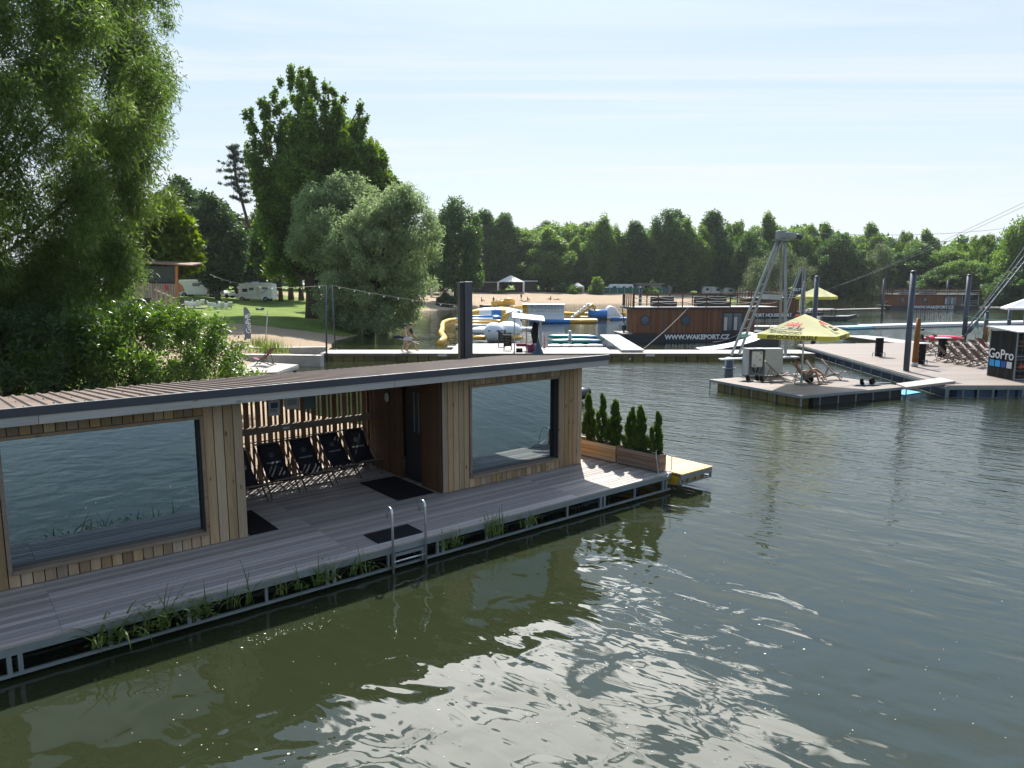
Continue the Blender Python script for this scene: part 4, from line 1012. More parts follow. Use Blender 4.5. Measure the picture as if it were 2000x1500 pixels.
mb.build('number_plate', pm('plate', (.5, .52, .5), .5), JT)
mb = MB(); mb.span((-3.8, 1.2, -.1), (6.1, 2.9, .38)); mb.span((-3.8, 2.9, -.1), (.8, 6.1, .38)); mb.build('dark_float', M_DARKBOX, JT)
# swim step in the water left of the post
mb = MB(); mb.span((-.7, -.4, .12), (.7, .4, .2)); o = mb.build('floating_step', M_WPL, loc=P(893, 682, .0), bevel=.02); tag(o, 'small white floating step at the jetty left of the dark mooring post', 'step')
# concrete abutments
for (a, b_, z0, z1, lb) in (((480, 683), (637, 681), 0, .62, 'long low concrete wall along the sand at the far side of the jetty end'), ((478, 696), (629, 698), 0, .72, 'front concrete block wall at the shore end of the jetty')):
    p, q = P(a[0], a[1], .5), P(b_[0], b_[1], .5); c = (p+q)/2; c.z = 0
    mb = MB(); mb.bar(Vector((p.x, p.y, .10))-c, Vector((q.x, q.y, .10))-c, .55, 1.0)
    mb.bar(Vector((p.x, p.y, .615))-c, Vector((q.x, q.y, .615))-c, .6, .03)
    o = mb.build('concrete_wall', M_CONC, loc=c, bevel=.01); tag(o, lb, 'wall')
# ramp from the jetty to the houseboat, and the kicker ramp
ga, gb = P(1190, 657, .5), P(1236, 687, .5); c = gb.copy(); c.z = 0; d = (ga-gb).normalized(); s = Vector((-d.y, d.x, 0))
mb = MB(); w1_, w2_ = .75, .70
poly = [ga-s*w1_-c, ga+s*w1_-c, gb+s*w2_-c, gb-s*w2_-c]; mb.extr([Vector((p.x, p.y, .52)) for p in poly], (0, 0, .12))
o = mb.build('gangway', M_WPL, loc=c, bevel=.01); tag(o, 'smooth white gangway slanting from the jetty toward the houseboat stern', 'gangway')
KR = thing('kicker_ramp', (12.6, 47.6, 0), 'wakeboard kicker ramp with curved white surface and black side', 'ramp')
pts = [(0, .34), (1.2, .46), (2.4, .68), (3.4, .98), (4.2, 1.32), (5.0, 1.58)]
mb = MB(); mb.extr([(x+.0, -1.0, z-.03) for x, z in pts]+[(5.0, -1.0, .1), (0, -1.0, .1)], (0, 2.0, 0)); mb.build('side_panel', pm('black_panel', (.02, .022, .028), .5), KR)
mb = MB()
for (a, b_), (c1, d1) in zip(pts[:-1], pts[1:]): mb.extr([(a, -1.06, b_), (c1, -1.06, d1), (c1, -1.06, d1-.025), (a, -1.06, b_-.025)], (0, 2.12, 0))
mb.build('surface', M_WPL, KR)
# green canoe behind the ramp
CN = thing('canoe', P(1508, 682, .1)+Vector((0, 5, 0)), 'green and white canoe hull tip beside the black ramp side', 'canoe', rz=R(100))
mb = MB(); mb.ball((0, 0, .45), (1.6, .42, .40), 14); mb.build('hull', pm('green_hull', (.03, .30, .14), .3), CN); mb = MB(); mb.ball((0, 0, .55), (1.45, .36, .34), 14); mb.build('deck', M_WPL, CN)

# small platform with parasol
A_, B_, C_ = Vector((8.51, 31.19, 0)), Vector((11.0, 26.67, 0)), P(1770, 755, .45)
PRZ = math.atan2(C_.y-B_.y, C_.x-B_.x); PLf = (C_-B_).xy.length; PWd = (A_-B_).length
def plt(x, y, z=0):
    c, s = math.cos(PRZ), math.sin(PRZ); return Vector((B_.x+c*x-s*y, B_.y+s*x+c*y, z))
SP = thing('floating_platform', B_, 'small brown bathing platform on yellow floats under the near yellow parasol', 'platform', rz=PRZ)
mb = MB(); long_boards(mb, 0, PLf, 0, PWd, .45, 42, 'x', .04); mb.build('decking', M_DOCKW, SP)
mb = MB(); e = .03
for a, b_ in (((0, -.03), (PLf, 0)), ((0, PWd), (PLf, PWd+.03))): mb.span((a[0], a[1], .34), (b_[0], b_[1], .447))
for a, b_ in (((-.03, -.03), (0, PWd+.03)), ((PLf, -.03), (PLf+.03, PWd+.03))): mb.span((a[0], a[1], .34), (b_[0], b_[1], .447))
for k in range(7): mb.span((k*PLf/6-.02, -.03, .02), (k*PLf/6+.02, 0, .34))
for k in range(5): mb.span((-.03, k*PWd/4-.02, .02), (0, k*PWd/4+.02, .34))
mb.build('steel_frame', M_GALV, SP)
mb = MB(); y = .3
while y < PWd-.6: mb.span((.05, y, -.15), (.75, y+.46, .33)); y += .5
mb.build('float', M_YELD, SP, bevel=.03)
mb = MB(); mb.span((.8, .12, -.15), (PLf-.1, PWd-.3, .35)); mb.build('dark_float', M_DARKBOX, SP)
# gangway to the big dock and blue mat
gp = [P(1750, 749, .5), P(1840, 737, .62), P(1866, 744, .62), P(1770, 756, .5)]; c = gp[0].copy(); c.z = 0
mb = MB(); mb.extr([p-c for p in gp], (0, 0, -.1)); o = mb.build('gangway', M_PALEW, loc=c); tag(o, 'bleached board gangway between small platform and big dock', 'gangway')
gp = [P(1738, 766, .05), P(1765, 760, .05), P(1799, 766, .05), P(1766, 771, .05)]; c = gp[0].copy(); c.z = 0
mb = MB(); mb.extr([p-c for p in gp], (0, 0, -.06)); o = mb.build('swim_mat', pm('blue_mat', (.06, .36, .62), .5), loc=c); tag(o, 'bright blue swim mat floating at the corner of the small platform', 'mat')

# big dock
BD = thing('dock', (18.04, 29.12, 0), 'large brown boarded dock with tables and many deckchairs, at the right', 'dock')
def bd(p, z=0): return (p[0]-18.04, p[1]-29.12, z)
poly = [(18.04, 29.12), (36, 29.12), (38, 51.5), (27, 50.6), (19.9, 49.3)]
mb = MB()
for i in range(110):
    y0 = 29.12+i*.2; y1 = y0+.192
    if y1 > 51.3: break
    xl = 18.04+(y0-29.12)/(49.3-29.12)*1.86 if y0 < 49.3 else 19.9+(y0-49.3)/1.3*7.1
    if xl > 34: break
    mb.span((xl-18.04, y0-29.12, .46), (37-18.04, y1-29.12, .5))
mb.build('decking', M_DOCKW, BD)
mb = MB()
def rail3(p, q, w_=.05, h=.09): mb.bar(p, q, w_, h)
e0, e1 = Vector((-.04, -.03, 0)), Vector((1.82, 20.2, 0)); e2 = Vector((18, -.03, 0))
for z, h in ((.39, .13), (-.02, .05)): mb.bar(e0+Vector((0, 0, z)), e1+Vector((0, 0, z)), .05, h); mb.bar(e0+Vector((.02, 0, z)), e2+Vector((0, 0, z)), .05, h)
for k in range(17): p = e0.lerp(e1, k/16); mb.bar(p+Vector((0, 0, -.02)), p+Vector((0, 0, .33)), .05, .05)
for k in range(12): p = e0+Vector((.08+k*.62, 0, 0)); mb.bar(p+Vector((0, 0, -.02)), p+Vector((0, 0, .33)), .05, .05)
mb.build('steel_frame', M_GALV, BD)
mb = MB(); i = 0
for k in range(26):
    y = .5+k*.78; x = 1.86*(y/20.2)+.25; mb.span((x, y, -.15), (x+.7, y+.7, .36))
for k in range(14): mb.span((.5+k*.85, .12, -.15), (1.25+k*.85, .7, .36))
mb.build('float', pm('navy_float', (.02, .05, .11), .5, island=.3), BD, bevel=.04)
mb = MB(); mb.prism([bd(p)[:2] for p in ((19.4, 30.2), (35, 30.2), (35, 48), (21.2, 48))], -.2, .4); mb.build('core', M_DARKBOX, BD)
# narrow side jetty going off behind
gp = [P(1669, 652, .45), P(1776, 668, .45), P(1830, 674, .45), P(1768, 675, .45), P(1668, 658, .45)]
j0, j1 = P(1668, 655, .45), P(1800, 672, .45); c = Vector((j0.x, j0.y, 0))
mb = MB(); mb.bar(j0-c-Vector((0, 0, .04)), j1-c-Vector((0, 0, .04)), 2.2, .08); o = mb.build('side_jetty', M_PALEW, loc=c); tag(o, 'narrow pale side jetty running off behind the big dock', 'jetty')
mb = MB(); mb.bar(j0-c-Vector((0, 0, .25)), j1-c-Vector((0, 0, .25)), 1.9, .3); f_ = mb.build('float', M_YELD, o)

# steel tube posts
def post(u, vb, vt, wpx, label, z=0, dz=-1.5, mat=None, group='steel mooring posts'):
    b_ = P(u[0], vb, z); t_ = at(u[1], vt, b_.y); r = wpx/FPX*b_.y/2
    o = thing('mooring_post', Vector((b_.x, b_.y, 0)), label, 'post', group)
    mb = MB(); mb.tube([(0, 0, dz), (0, 0, t_.z)], r, 16); mb.build('shaft', mat or M_DARKSTEEL, o)
    mb = MB(); mb.lathe((0, 0, t_.z), [(r*1.08, 0), (r*1.08, .05), (r*.6, .09)], 16); mb.build('cap', mat or M_DARKSTEEL, o)
    mb = MB(); mb.tube([(r*1.35*math.cos(a), r*1.35*math.sin(a), .5) for a in [k*math.pi/8 for k in range(17)]], .03, 6); mb.build('guide_ring', M_GALV, o)
    return o
post((1768, 1783), 745, 532, 11, 'tall steel tube post between the small platform and the big dock')
post((1588, 1592), 672, 541, 8.5, 'tall steel tube post rising behind the near yellow parasol')
post((1882, 1892), 668, 538, 8.5, 'tall steel tube post behind the packed deckchairs')
post((1923, 1926), 662, 610, 8, 'shorter steel tube post behind the black booth')
post((1968, 1971), 660, 596, 7, 'steel tube post beside the white kiosk parasol')
post((1566, 1569), 640, 552, 5, 'thin far steel post near the dark sail banner')
post((1113, 1113), 677, 648, 7.5, 'low grey bollard post with pale bands by the paddleboards', mat=M_GREYP)
post((1423, 1423), 738, 701, 17, 'stubby square-looking dark post at the back corner of the small platform')
post((1722, 1722), 618, 546, 4.2, 'thin far steel post at the bow of the distant houseboat')
post((1848, 1848), 598, 548, 4.0, 'thin far steel post behind the distant houseboat')
post((1249, 1249), 640, 562, 6, 'dark steel post behind the houseboat rail')

# cable tower
TW = thing('cable_tower', Vector((12.9, 34.2, 0)), 'steel cable-ski tower with slanting ladder leg and motor housing on top', 'tower')
TO = Vector((12.9, 34.2, 0))
def ladder(mb, a, b_, wv, w_=.09, n=12, rung=.035):
    wv = Vector(wv)
    mb.bar(a-wv, b_-wv*.55, w_, w_); mb.bar(a+wv, b_+wv*.55, w_, w_)
    for i in range(1, n): k = i/n; p = a.lerp(b_, k); ww = wv*(1-.45*k); mb.bar(p-ww, p+ww, rung, rung)
lb_ = at(1436, 693, 33.2)-TO; lt_ = at(1522, 470, 34.0)-TO
mb = MB(); ladder(mb, lb_, lt_, (.18, 0, .02), .09, 13, .035); mb.build('ladder_leg', M_LATT, TW)
for u1, u2, yy in ((1523, 1526, 35.6), (1534, 1534, 33.4)):
    a = at(u1, 695, yy)-TO; b_ = at(u2, 474, 34.2)-TO
    mb = MB(); mb.bar(a, b_, .11, .11); mb.build('leg', M_LATT, TW)
mb = MB()
for k in range(9):
    v = 500+k*22; a = at(1524, v, 35.2)-TO; b_ = at(1534, v, 33.6)-TO; mb.bar(a, b_, .04, .04)
mb.build('rung', M_LATT, TW)
mb = MB(); mb.bar(at(1489, 579, 34)-TO, at(1527, 581, 34.4)-TO, .06, .24); mb.build('cross_plate', M_GREYP, TW)
mb = MB(); mb.bar(at(1406, 702, 33.0)-TO, at(1475, 699, 33.0)-TO, .5, .06); mb.bar(at(1475, 700, 33.0)-TO, at(1556, 697, 33.6)-TO, .4, .06); mb.build('base_beam', M_GREYP, TW)
mb = MB(); mb.span(at(1522, 695, 33.4)-TO-Vector((.1, .1, 1.8)), at(1522, 695, 33.4)-TO+Vector((.15, .15, 0))); mb.build('base_foot', M_GALV, TW)
hp_ = at(1526, 470, 34.0)-TO; mb = MB(); mb.span(hp_+Vector((-.35, -.3, 0)), hp_+Vector((.35, .3, .05))); mb.build('head_plate', M_GALV, TW)
mb = MB(); mb.box(hp_+Vector((-.05, 0, .28)), (.34, .4, .36), rz=.1); mb.build('gearbox', M_LATT, TW, bevel=.03)
mb = MB(); M_ = Matrix.Rotation(R(8), 3, 'Y'); mb.box(hp_+Vector((.42, 0, .24)), (.5, .3, .26), M=M_); mb.build('motor_housing', M_LATT, TW, bevel=.04)
mb = MB(); mb.tube([hp_+Vector((.66, 0, .22)), hp_+Vector((.95, 0, .16))], .12, 12); mb.build('motor', M_DARKSTEEL, TW)
# second tower with banner, on the houseboat dock
T2 = thing('cable_tower', P(1568, 636, .3).xy.to_3d(), 'far slim lattice mast with a leaning strut and dark sail banner', 'tower')
o2 = T2.location; Yq = o2.y
mb = MB(); ladder(mb, at(1567, 640, Yq)-o2, at(1570, 520, Yq)-o2, (.22, 0, 0), .12, 14, .05); mb.build('mast', M_LATT, T2)
mb = MB(); ladder(mb, at(1532, 618, Yq)-o2, at(1563, 526, Yq)-o2, (.16, 0, 0), .08, 10, .04); mb.build('strut', M_LATT, T2)
mb = MB(); mb.extr([at(1549, 575, Yq)-o2, at(1566, 571, Yq)-o2, at(1566, 530, Yq)-o2], (0, .05, 0)); bn = mb.build('banner', pm('dark_banner', (.035, .045, .055), .7), T2)
text('KILTY', .38, M_WHITE, bn, frame(at(1558.5, 566, Yq-.1)-o2, (1, 0, 0), (0, 0, 1)), bold=.01)
# leaning lattice mast at the right edge
T3 = thing('lattice_mast', P(1882, 668, 0).xy.to_3d(), 'dark leaning lattice mast with cable rollers reaching out of the picture at right', 'mast')
o3 = T3.location; Yq = o3.y-.4
A3 = at(1886, 655, Yq)-o3; B3 = at(2035, 470, Yq)-o3
mb = MB(); mb.bar(A3, B3, .12, .14); mb.bar(A3+Vector((.0, .45, .05)), B3+Vector((0, .45, .2)), .07, .07); C3 = at(1890, 640, Yq)-o3; D3 = at(2010, 470, Yq)-o3
mb.bar(C3, D3, .05, .05); mb.build('mast_beam', M_DARKSTEEL, T3)
mb = MB()
for k in range(1, 12): mb.bar(A3.lerp(B3, k/12), C3.lerp(D3, k/12), .035, .035); mb.bar(A3.lerp(B3, k/12), (A3+Vector((.0, .45, .05))).lerp(B3+Vector((0, .45, .2)), k/12), .035, .035)
mb.build('lattice_rung', M_DARKSTEEL, T3)
mb = MB(); mb.tube([A3.lerp(B3, .04), A3.lerp(B3, .15)], .16, 12); mb.build('padding', pm('banded_pad', (.10, .08, .14), .6), T3)
# cables
def wire(name, pts, r, label, cat='cable', mat=None, group=None):
    c = Vector(pts[0]); mb = MB(); mb.tube([Vector(p)-c for p in pts], r, 5); o = mb.build(name, mat or M_CABLE, loc=c); return tag(o, label, cat, group)
def sag(a, b_, s, n=16): return [Vector(a).lerp(Vector(b_), k/n)-Vector((0, 0, s*4*(k/n)*(1-k/n))) for k in range(n+1)]
TT = TO+hp_+Vector((.1, 0, .4))
wire('cable', sag(TT, at(2040, 433, 60), .5), .012, 'upper thin steel cable from the tower top across the sky', group='cableway cables')
wire('cable', sag(TT+Vector((0, 0, -.15)), at(2040, 449, 60), .6), .012, 'lower thin steel cable from the tower top over the treetops', group='cableway cables')
wire('cable', sag(at(1600, 572, 90), at(2040, 376, 44), .3), .014, 'steep steel cable climbing from the far dock to the upper right', group='cableway cables')
wire('cable', sag(at(1632, 560, 90), at(2040, 384, 44), .3), .014, 'second steep steel cable just under the first climbing one', group='cableway cables')
wire('cable', sag(TO+lb_+Vector((0, 0, 0)), at(1390, 662, 40), .0, 2)+sag(at(1390, 662, 40), at(1370, 690, 43), 0, 2), .015, 'short stay wire from the ladder leg down to the jetty') if False else None
wire('stay_wire', sag(at(1345, 600, 57), at(1225, 705, 42.5), .2), .014, 'thin stay wire slanting before the houseboat down to the jetty')
wire('stay_wire', sag(at(1448, 650, 34), at(1393, 668, 45), .1), .014, 'stay wire from the ladder leg toward the houseboat lettering')
# green rope between posts
wire('rope', sag(at(1886, 617, 40), at(1972, 624, 44), .1), .02, 'green rope strung between the posts at right', 'rope', pm('green_rope', (.03, .25, .18), .7))

# poles and string lights
def pole(u, vb, vt, z, r, label, ut=None):
    b_ = P(u, vb, z) if z is not None else G(u, vb, 40); t_ = at(ut or u, vt, b_.y); o = thing('light_pole', b_, label, 'pole', 'light string poles')
    mb = MB(); mb.tube([(0, 0, -.5), tuple(Vector((t_.x, t_.y, t_.z))-b_)], r, 10); mb.build('shaft', M_DARKSTEEL, o)
    mb = MB(); mb.lathe((0, 0, 0), [(r*2.4, 0), (r*2.4, .04), (r, .05)], 10); mb.build('foot', M_DARKSTEEL, o); return t_
p1 = pole(637.5, 691, 557, .45, .055, 'straight lamp pole at the shore end of the jetty', 636)
p2 = pole(655, 682, 557, 0, .055, 'second lamp pole standing in the water behind the jetty end', 648)
bulb = None; bu = []
def lights(pts, label, r=.011, every=2):
    o = thing('string_lights', pts[0], label, 'string lights'); mb = MB(); c = pts[0]; mb.tube([p-c for p in pts], r, 5); mb.build('wire', M_ROPE, o)
    for i, p in enumerate(pts[1:-1:every]):
        mb = MB(); mb.ball(p-c-Vector((0, 0, .10)), .05, 8); mb.build('bulb', M_BULB, o)
lights(sag(p2, Vector((9.3, 57.2, 3.0)), .9, 44), 'bulb string running from the poles across the bay to the houseboat', every=2)
lights(sag(p1, at(410, 536, 75), .6, 30), 'bulb string running from the poles up to the dark tree over the armchairs', every=3)
# ---------------- houseboats
M_HBW = wood('brown_boat_cladding', (.185, .078, .034), (.12, .05, .024), 'z', .55, .14, False)
M_HULL = pm('black_hull', (.010, .013, .022), .45)
M_RAILW = wood('rail_wood', (.12, .055, .035), (.07, .03, .02), 'z', .6, .1, False)
m_, nt_, b_, o_ = newmat('boat_window'); b_.inputs['Base Color'].default_value = (.04, .08, .12, 1); b_.inputs['Roughness'].default_value = .08; b_.inputs['Specular IOR Level'].default_value = .8
M_WIN = m_
def pent(mb, c, r, y, th, rot=0):
    mb.extr([(c[0]+r*math.sin(2*math.pi*i/5+rot), y, c[1]+r*math.cos(2*math.pi*i/5+rot)) for i in range(5)], (0, th, 0))
def houseboat(loc, rz, Ln, label, txt, txs, txx, wins, door, cab_x1, depth=4.6, deckz=2.84, porch=False, group='timber houseboats'):
    t = thing('houseboat', loc, label, 'houseboat', group, rz)
    mb = MB(); mb.extr([(-.9, 0, .72), (-.2, 0, .0), (-.1, 0, -.4), (Ln, 0, -.4), (Ln, 0, .72)], (0, depth, 0)); hu = mb.build('hull', M_HULL, t, bevel=.03)
    if txt: text(txt, txs, M_WHITE, hu, frame((txx, -.012, .40), (1, 0, 0), (0, 0, 1)), bold=.022, ext=.004)
    mb = MB(); n = int(cab_x1/.16)
    for i in range(n):
        a = .25+i*(cab_x1-.25)/n; mb.span((a, .06, .74), (a+(cab_x1-.25)/n-.01, .1, deckz-.18))
    mb.build('front_wall', M_HBW, t)
    mb = MB(); mb.span((.26, .101, .73), (cab_x1, depth-.1, deckz-.19)); mb.build('cabin_body', M_HBW, t)
    mb = MB(); mb.span((-.25, -.12, deckz-.18), (Ln+.1, depth+.1, deckz-.05)); mb.build('roof_edge', M_HULL, t)
    mb = MB(); mb.span((-.22, -.1, deckz-.049), (Ln+.07, depth+.08, deckz)); mb.build('roof_deck', M_PALEW, t)
    for wx in wins:
        mb = MB(); pent(mb, (wx, 1.78), .48, .02, .038); f = mb.build('pentagon_window', M_HULL, t); mb = MB(); pent(mb, (wx, 1.78), .36, .005, .014); mb.build('pane', M_WIN, f)
    if door:
        mb = MB(); mb.span((door[0], .015, .8), (door[1], .058, 2.42)); f = mb.build('glass_door', M_HULL, t)
        mid = (door[0]+door[1])/2
        for a, c in ((door[0]+.12, mid-.08), (mid+.08, door[1]-.12)):
            mb = MB(); mb.span((a, .0, .92), (c, .014, 2.3)); mb.build('pane', M_WIN, f)
            mb = MB(); mb.span((a+.02, -.012, .95), (a+.28, -.001, 2.0)); mb.build('curtain', pm('curtain', (.45, .42, .4), .8), f) if 'curtain' not in bpy.data.materials else mb.build('curtain', bpy.data.materials['curtain'], f)
    # roof railing with slack ropes
    n = max(3, round(Ln/1.9)); ps = [Ln*k/n for k in range(n+1)]
    for y in (-.05, depth+.02):
        for x in ps: mb = MB(); mb.span((x-.04, y-.04, deckz), (x+.04, y+.04, deckz+1.0)); mb.build('rail_post', M_RAILW, t)
        mb = MB(); mb.span((-.1, y-.05, deckz+1.0), (Ln+.05, y+.05, deckz+1.05)); mb.build('handrail', M_RAILW, t)
        mb = MB()
        for x0, x1 in zip(ps[:-1], ps[1:]):
            for z in (.78, .42): mb.tube(sag((x0, y, deckz+z), (x1, y, deckz+z), .16, 6), .022, 5)
        mb.build('rail_rope', M_ROPE, t)
    mb = MB()
    for k in range(6): mb.span((-.12, depth*k/5-.04, deckz), (-.04, depth*k/5+.04, deckz+1.0))
    mb.span((-.13, 0, deckz+1.0), (-.03, depth, deckz+1.05)); mb.build('end_rail', M_RAILW, t)
    # things bolted to the roof deck: benches
    mb = MB()
    for a, c in ((1.9, 3.9), (5.6, 8.4)): mb.span((a, 1.1, deckz), (c, 1.9, deckz+.42)); mb.span((a, 1.9, deckz), (c, 2.05, deckz+.8))
    mb.build('roof_bench', M_HULL, t, bevel=.04)
    # stern bracket and outboard
    mb = MB(); mb.bar((-.2, .2, deckz-.2), (.05, .2, .8), .06, .06); mb.build('corner_post', M_RAILW, t); mb = MB(); mb.bar((-.2, depth-.3, deckz-.2), (.05, depth-.3, .8), .06, .06); mb.build('corner_post', M_RAILW, t)
    mb = MB(); mb.ball((-.55, .9, 1.15), (.2, .16, .28), 10); mb.tube([(-.55, .9, 1.0), (-.6, .9, .1)], .06, 6); mb.build('outboard_motor', M_HULL, t)
    mb = MB(); mb.span((-.8, -.05, .66), (-.1, 1.4, .73)); mb.build('stern_deck', M_PALEW, t)
    if porch:
        mb = MB()
        for x in (cab_x1+.1, Ln-.2): mb.span((x, -.03, .72), (x+.06, .03, deckz-.18))
        for z in (1.2, 1.6): mb.span((cab_x1+.1, -.03, z), (Ln-.1, .03, z+.05))
        mb.build('porch_rail', M_GREYP, t)
    return t
a0 = P(1236, 667, 0); a0 = Vector((9.75, 57.1, 0)); rz = R(5)
houseboat(a0, rz, 11.9, 'brown timber houseboat with pentagon windows moored just behind the jetty', 'WWW.WAKEPORT.CZ', .52, 5.3, (.95, 4.3), (7.35, 9.1), 10.1, depth=3.3)
houseboat(Vector((33.0, 98.5, 0)), R(6), 10.5, 'second dark houseboat moored behind the near one, right of it', 'PORT HOUSE BOAT', .62, 3.2, (1.0,), None, 7.0)
houseboat(Vector((71.0, 133.5, 0)), R(-3), 15.8, 'distant houseboat alone on the water at the right', 'WWW.WAKEPORT.CZ', .72, 7.6, (2.0, 6.0), (9.5, 11.8), 12.6, porch=True)
mb = MB(); mb.span((0, 0, .2), (4.3, 2.5, .45)); o = mb.build('floating_deck', M_PALEW, loc=(87, 131.5, 0)); tag(o, 'small pale float deck at the stern of the distant houseboat', 'platform')
jb = P(1565, 606, .25); je = P(1722, 602, .25)
mb = MB(); c = Vector((jb.x, jb.y, 0)); mb.bar(Vector((0, 0, .2)), je-c-Vector((0, 0, .05)), 1.6, .14); o = mb.build('far_jetty', M_PALEW, loc=c); tag(o, 'very long thin pale jetty out to the distant houseboat', 'jetty')
# dock in front of the second houseboat
HD = thing('mooring_dock', P(1515, 636, .4).xy.to_3d(), 'pale mooring dock with steel railings behind the cable tower', 'dock')
mb = MB(); mb.span((-5.5, -2.0, .25), (4.8, .4, .42)); mb.span((-5.5, .41, .25), (-3.2, 9, .42)); mb.build('decking', M_PALEW, HD)
mb = MB()
for k in range(8):
    x = -5.2+k*1.3; mb.bar((x, -1.95, .42), (x, -1.95, 1.45), .05, .05)
for z in (.95, 1.42): mb.bar((-5.2, -1.95, z), (3.9, -1.95, z), .04, .04)
mb.build('railing', M_GALV, HD)
mb = MB(); mb.span((2.6, -1.4, .43), (4.0, -.6, 1.35)); mb.build('white_box', M_WPL, HD, bevel=.03)

# ---------------- parasols
M_YFAB = pm('yellow_fabric', (.68, .66, .36), .8, 0, .06, 2, trans=.35); M_YVAL = pm('yellow_valance', (.66, .60, .10), .8, 0, .06, 2, trans=.35)
M_PTXT = pm('dark_print', (.05, .05, .06), .8); M_PRED = pm('red_print', (.60, .06, .08), .8); M_PGREY = pm('grey_print', (.33, .33, .26), .8)
def parasol(label, loc, phi, ze, zp, side=3.0, val=.2, texts=True, mat=None, vmat=None, pole=True):
    t = thing('parasol', loc, label, 'parasol', 'big square parasols')
    z0 = loc.z; r = side/math.sqrt(2); cs = [Vector((r*math.cos(phi+k*math.pi/2), r*math.sin(phi+k*math.pi/2), ze-z0)) for k in range(4)]; top = Vector((0, 0, zp-z0))
    cb_ = MB(); n = 8
    for k in range(4):
        a, b = cs[k], cs[(k+1) % 4]; vs = [top]
        for i in range(1, n+1):
            for j in range(i+1):
                p = top.lerp(a.lerp(b, j/i), i/n) if i else top
                p = p-Vector((0, 0, .10*math.sin(math.pi*(j/i))*math.sin(math.pi*i/n*.9)*(i/n)))
                vs.append(p)
        fs = []; row = lambda i: 0 if i == 0 else 1+sum(q+1 for q in range(1, i))
        for i in range(n):
            for j in range(i+1):
                A = row(i)+j; B = row(i+1)+j; fs.append((A, B, B+1))
                if j < i: fs.append((A, B+1, A+1))
        cb_.add(vs, fs)
    cn = cb_.build('canopy', mat or M_YFAB, t)
    vb = MB()
    for k in range(4): a, b = cs[k], cs[(k+1) % 4]; vb.quad(a, b, b-Vector((0, 0, val)), a-Vector((0, 0, val)))
    vo = vb.build('valance', vmat or M_YVAL, t)
    if pole:
        mb = MB(); mb.tube([(0, 0, 0), (0, 0, zp-z0-.05)], .035, 10); mb.build('pole', M_GREYP, t)
        mb = MB(); mb.lathe((0, 0, 0), [(.3, 0), (.3, .05), (.06, .08), (.05, .3)], 12); mb.build('foot', M_GALV, t)
    mb = MB()
    for c in cs: mb.bar(top-Vector((0, 0, .12)), c-Vector((0, 0, .02)), .025, .025)
    mb.build('rib', M_GREYP, t)
    if texts:
        def face(k):   # panel between corner k and k+1, seen from outside
            a, b = cs[k], cs[(k+1) % 4]; x = (b-a).normalized(); m = (a+b)/2; up = (top-m).normalized(); return a, b, x, m, up, x.cross(up)
        for k, word, size in ((0, '#SHOCKYOURSELF', .225), (1, 'BIGSHOCK.CZ', .215)):
            a, b, x, m, up, nn = face(k)
            off = -.12 if k == 0 else .10
            text(word, size, M_PTXT, vo, frame(m+x*off-Vector((0, 0, val*.5))+x.cross(Vector((0, 0, 1)))*.012, x, (0, 0, 1)), bold=.006, ext=.001)
            M_ = frame(m+up*.62-nn*0.0+nn*.012, x, up)
            text('SHOCK!' if k == 0 else 'BIG\nSHOCK!', .34 if k == 0 else .20, M_PGREY if k == 0 else M_PTXT, cn, frame(m+up*(.40 if k == 0 else .42)+x*(-.50 if k == 0 else -.15)+nn*.05, x, up), ext=.012, bold=.004)
            fl_ = MB(); base = m+up*(.74 if k == 0 else .84)+x*(-.25 if k == 0 else -.2)+nn*.04
            pts = [(-.36, -.1), (-.2, .02), (-.3, .12), (-.08, .08), (-.1, .25), (.06, .1), (.2, .28), (.2, .08), (.4, .12), (.26, -.04), (.36, -.14), (0, -.06)]
            fl_.extr([base+x*p[0]*.9+up*p[1]*.8-nn*.01 for p in pts], nn*.022); fl_.build('flame_print', M_PRED, cn)
            text('your energy' if False else '~~~~ ~~', .14, M_PGREY, cn, frame(m+up*.30+x*.62, x, up), ext=.012) if False else None
    return t
parasol('near yellow parasol with dark lettering over the small bathing platform', Vector((12.24, 29.75, .452)), R(190), 2.62, 3.42)
parasol('far yellow parasol on the mooring dock behind the cable tower', Vector((P(1593, 622, .4).x, P(1593, 622, .4).y, .42)), R(8), 3.15, 4.35, 4.0, .35, False)

# ---------------- on the small platform
CB = thing('control_cabinet', plt(-.2, 0), 'grey electrical control cabinet with open recess and white panel on the small platform', 'cabinet')
cp = P(1494, 737, .45); CB.location = cp+Vector((0, .3, .005)); CB.rotation_euler = (0, 0, R(4))
mb = MB(); mb.span((-.86, -.3, .08), (-.80, .35, 1.27)); mb.span((-.86, .30, .08), (.02, .35, 1.27)); mb.span((-.86, -.3, 1.272), (.02, .35, 1.30)); mb.span((-.86, -.3, .05), (.02, .35, .078)); mb.build('housing', M_GREYP, CB)
mb = MB(); mb.span((.025, -.12, .08), (.86, .35, 1.29)); mb.build('side_housing', M_GREYP, CB, bevel=.01)
mb = MB(); mb.span((-.62, -.2, .45), (-.12, .28, 1.18)); cpn = mb.build('panel_box', M_WPL, CB, bevel=.01)
mb = MB()
for i, (x, z) in enumerate(((-.42, .95), (-.34, .95), (-.42, .88))): mb.tube([(x, -.205, z), (x, -.225, z)], .014, 8)
mb.build('button', M_RED, cpn)
for x, z in ((-.5, .55), (-.2, 1.1), (-.25, .8)): mb = MB(); mb.span((x-.05, -.206, z-.05), (x+.05, -.202, z+.04)); mb.build('label_plate', M_PGREY, cpn)
mb = MB(); mb.span((-.84, -.26, 0), (-.7, .3, .048)); mb.build('plinth', M_BLACK, CB); mb = MB(); mb.span((.6, -.1, 0), (.8, .3, .078)); mb.build('plinth', M_BLACK, CB)
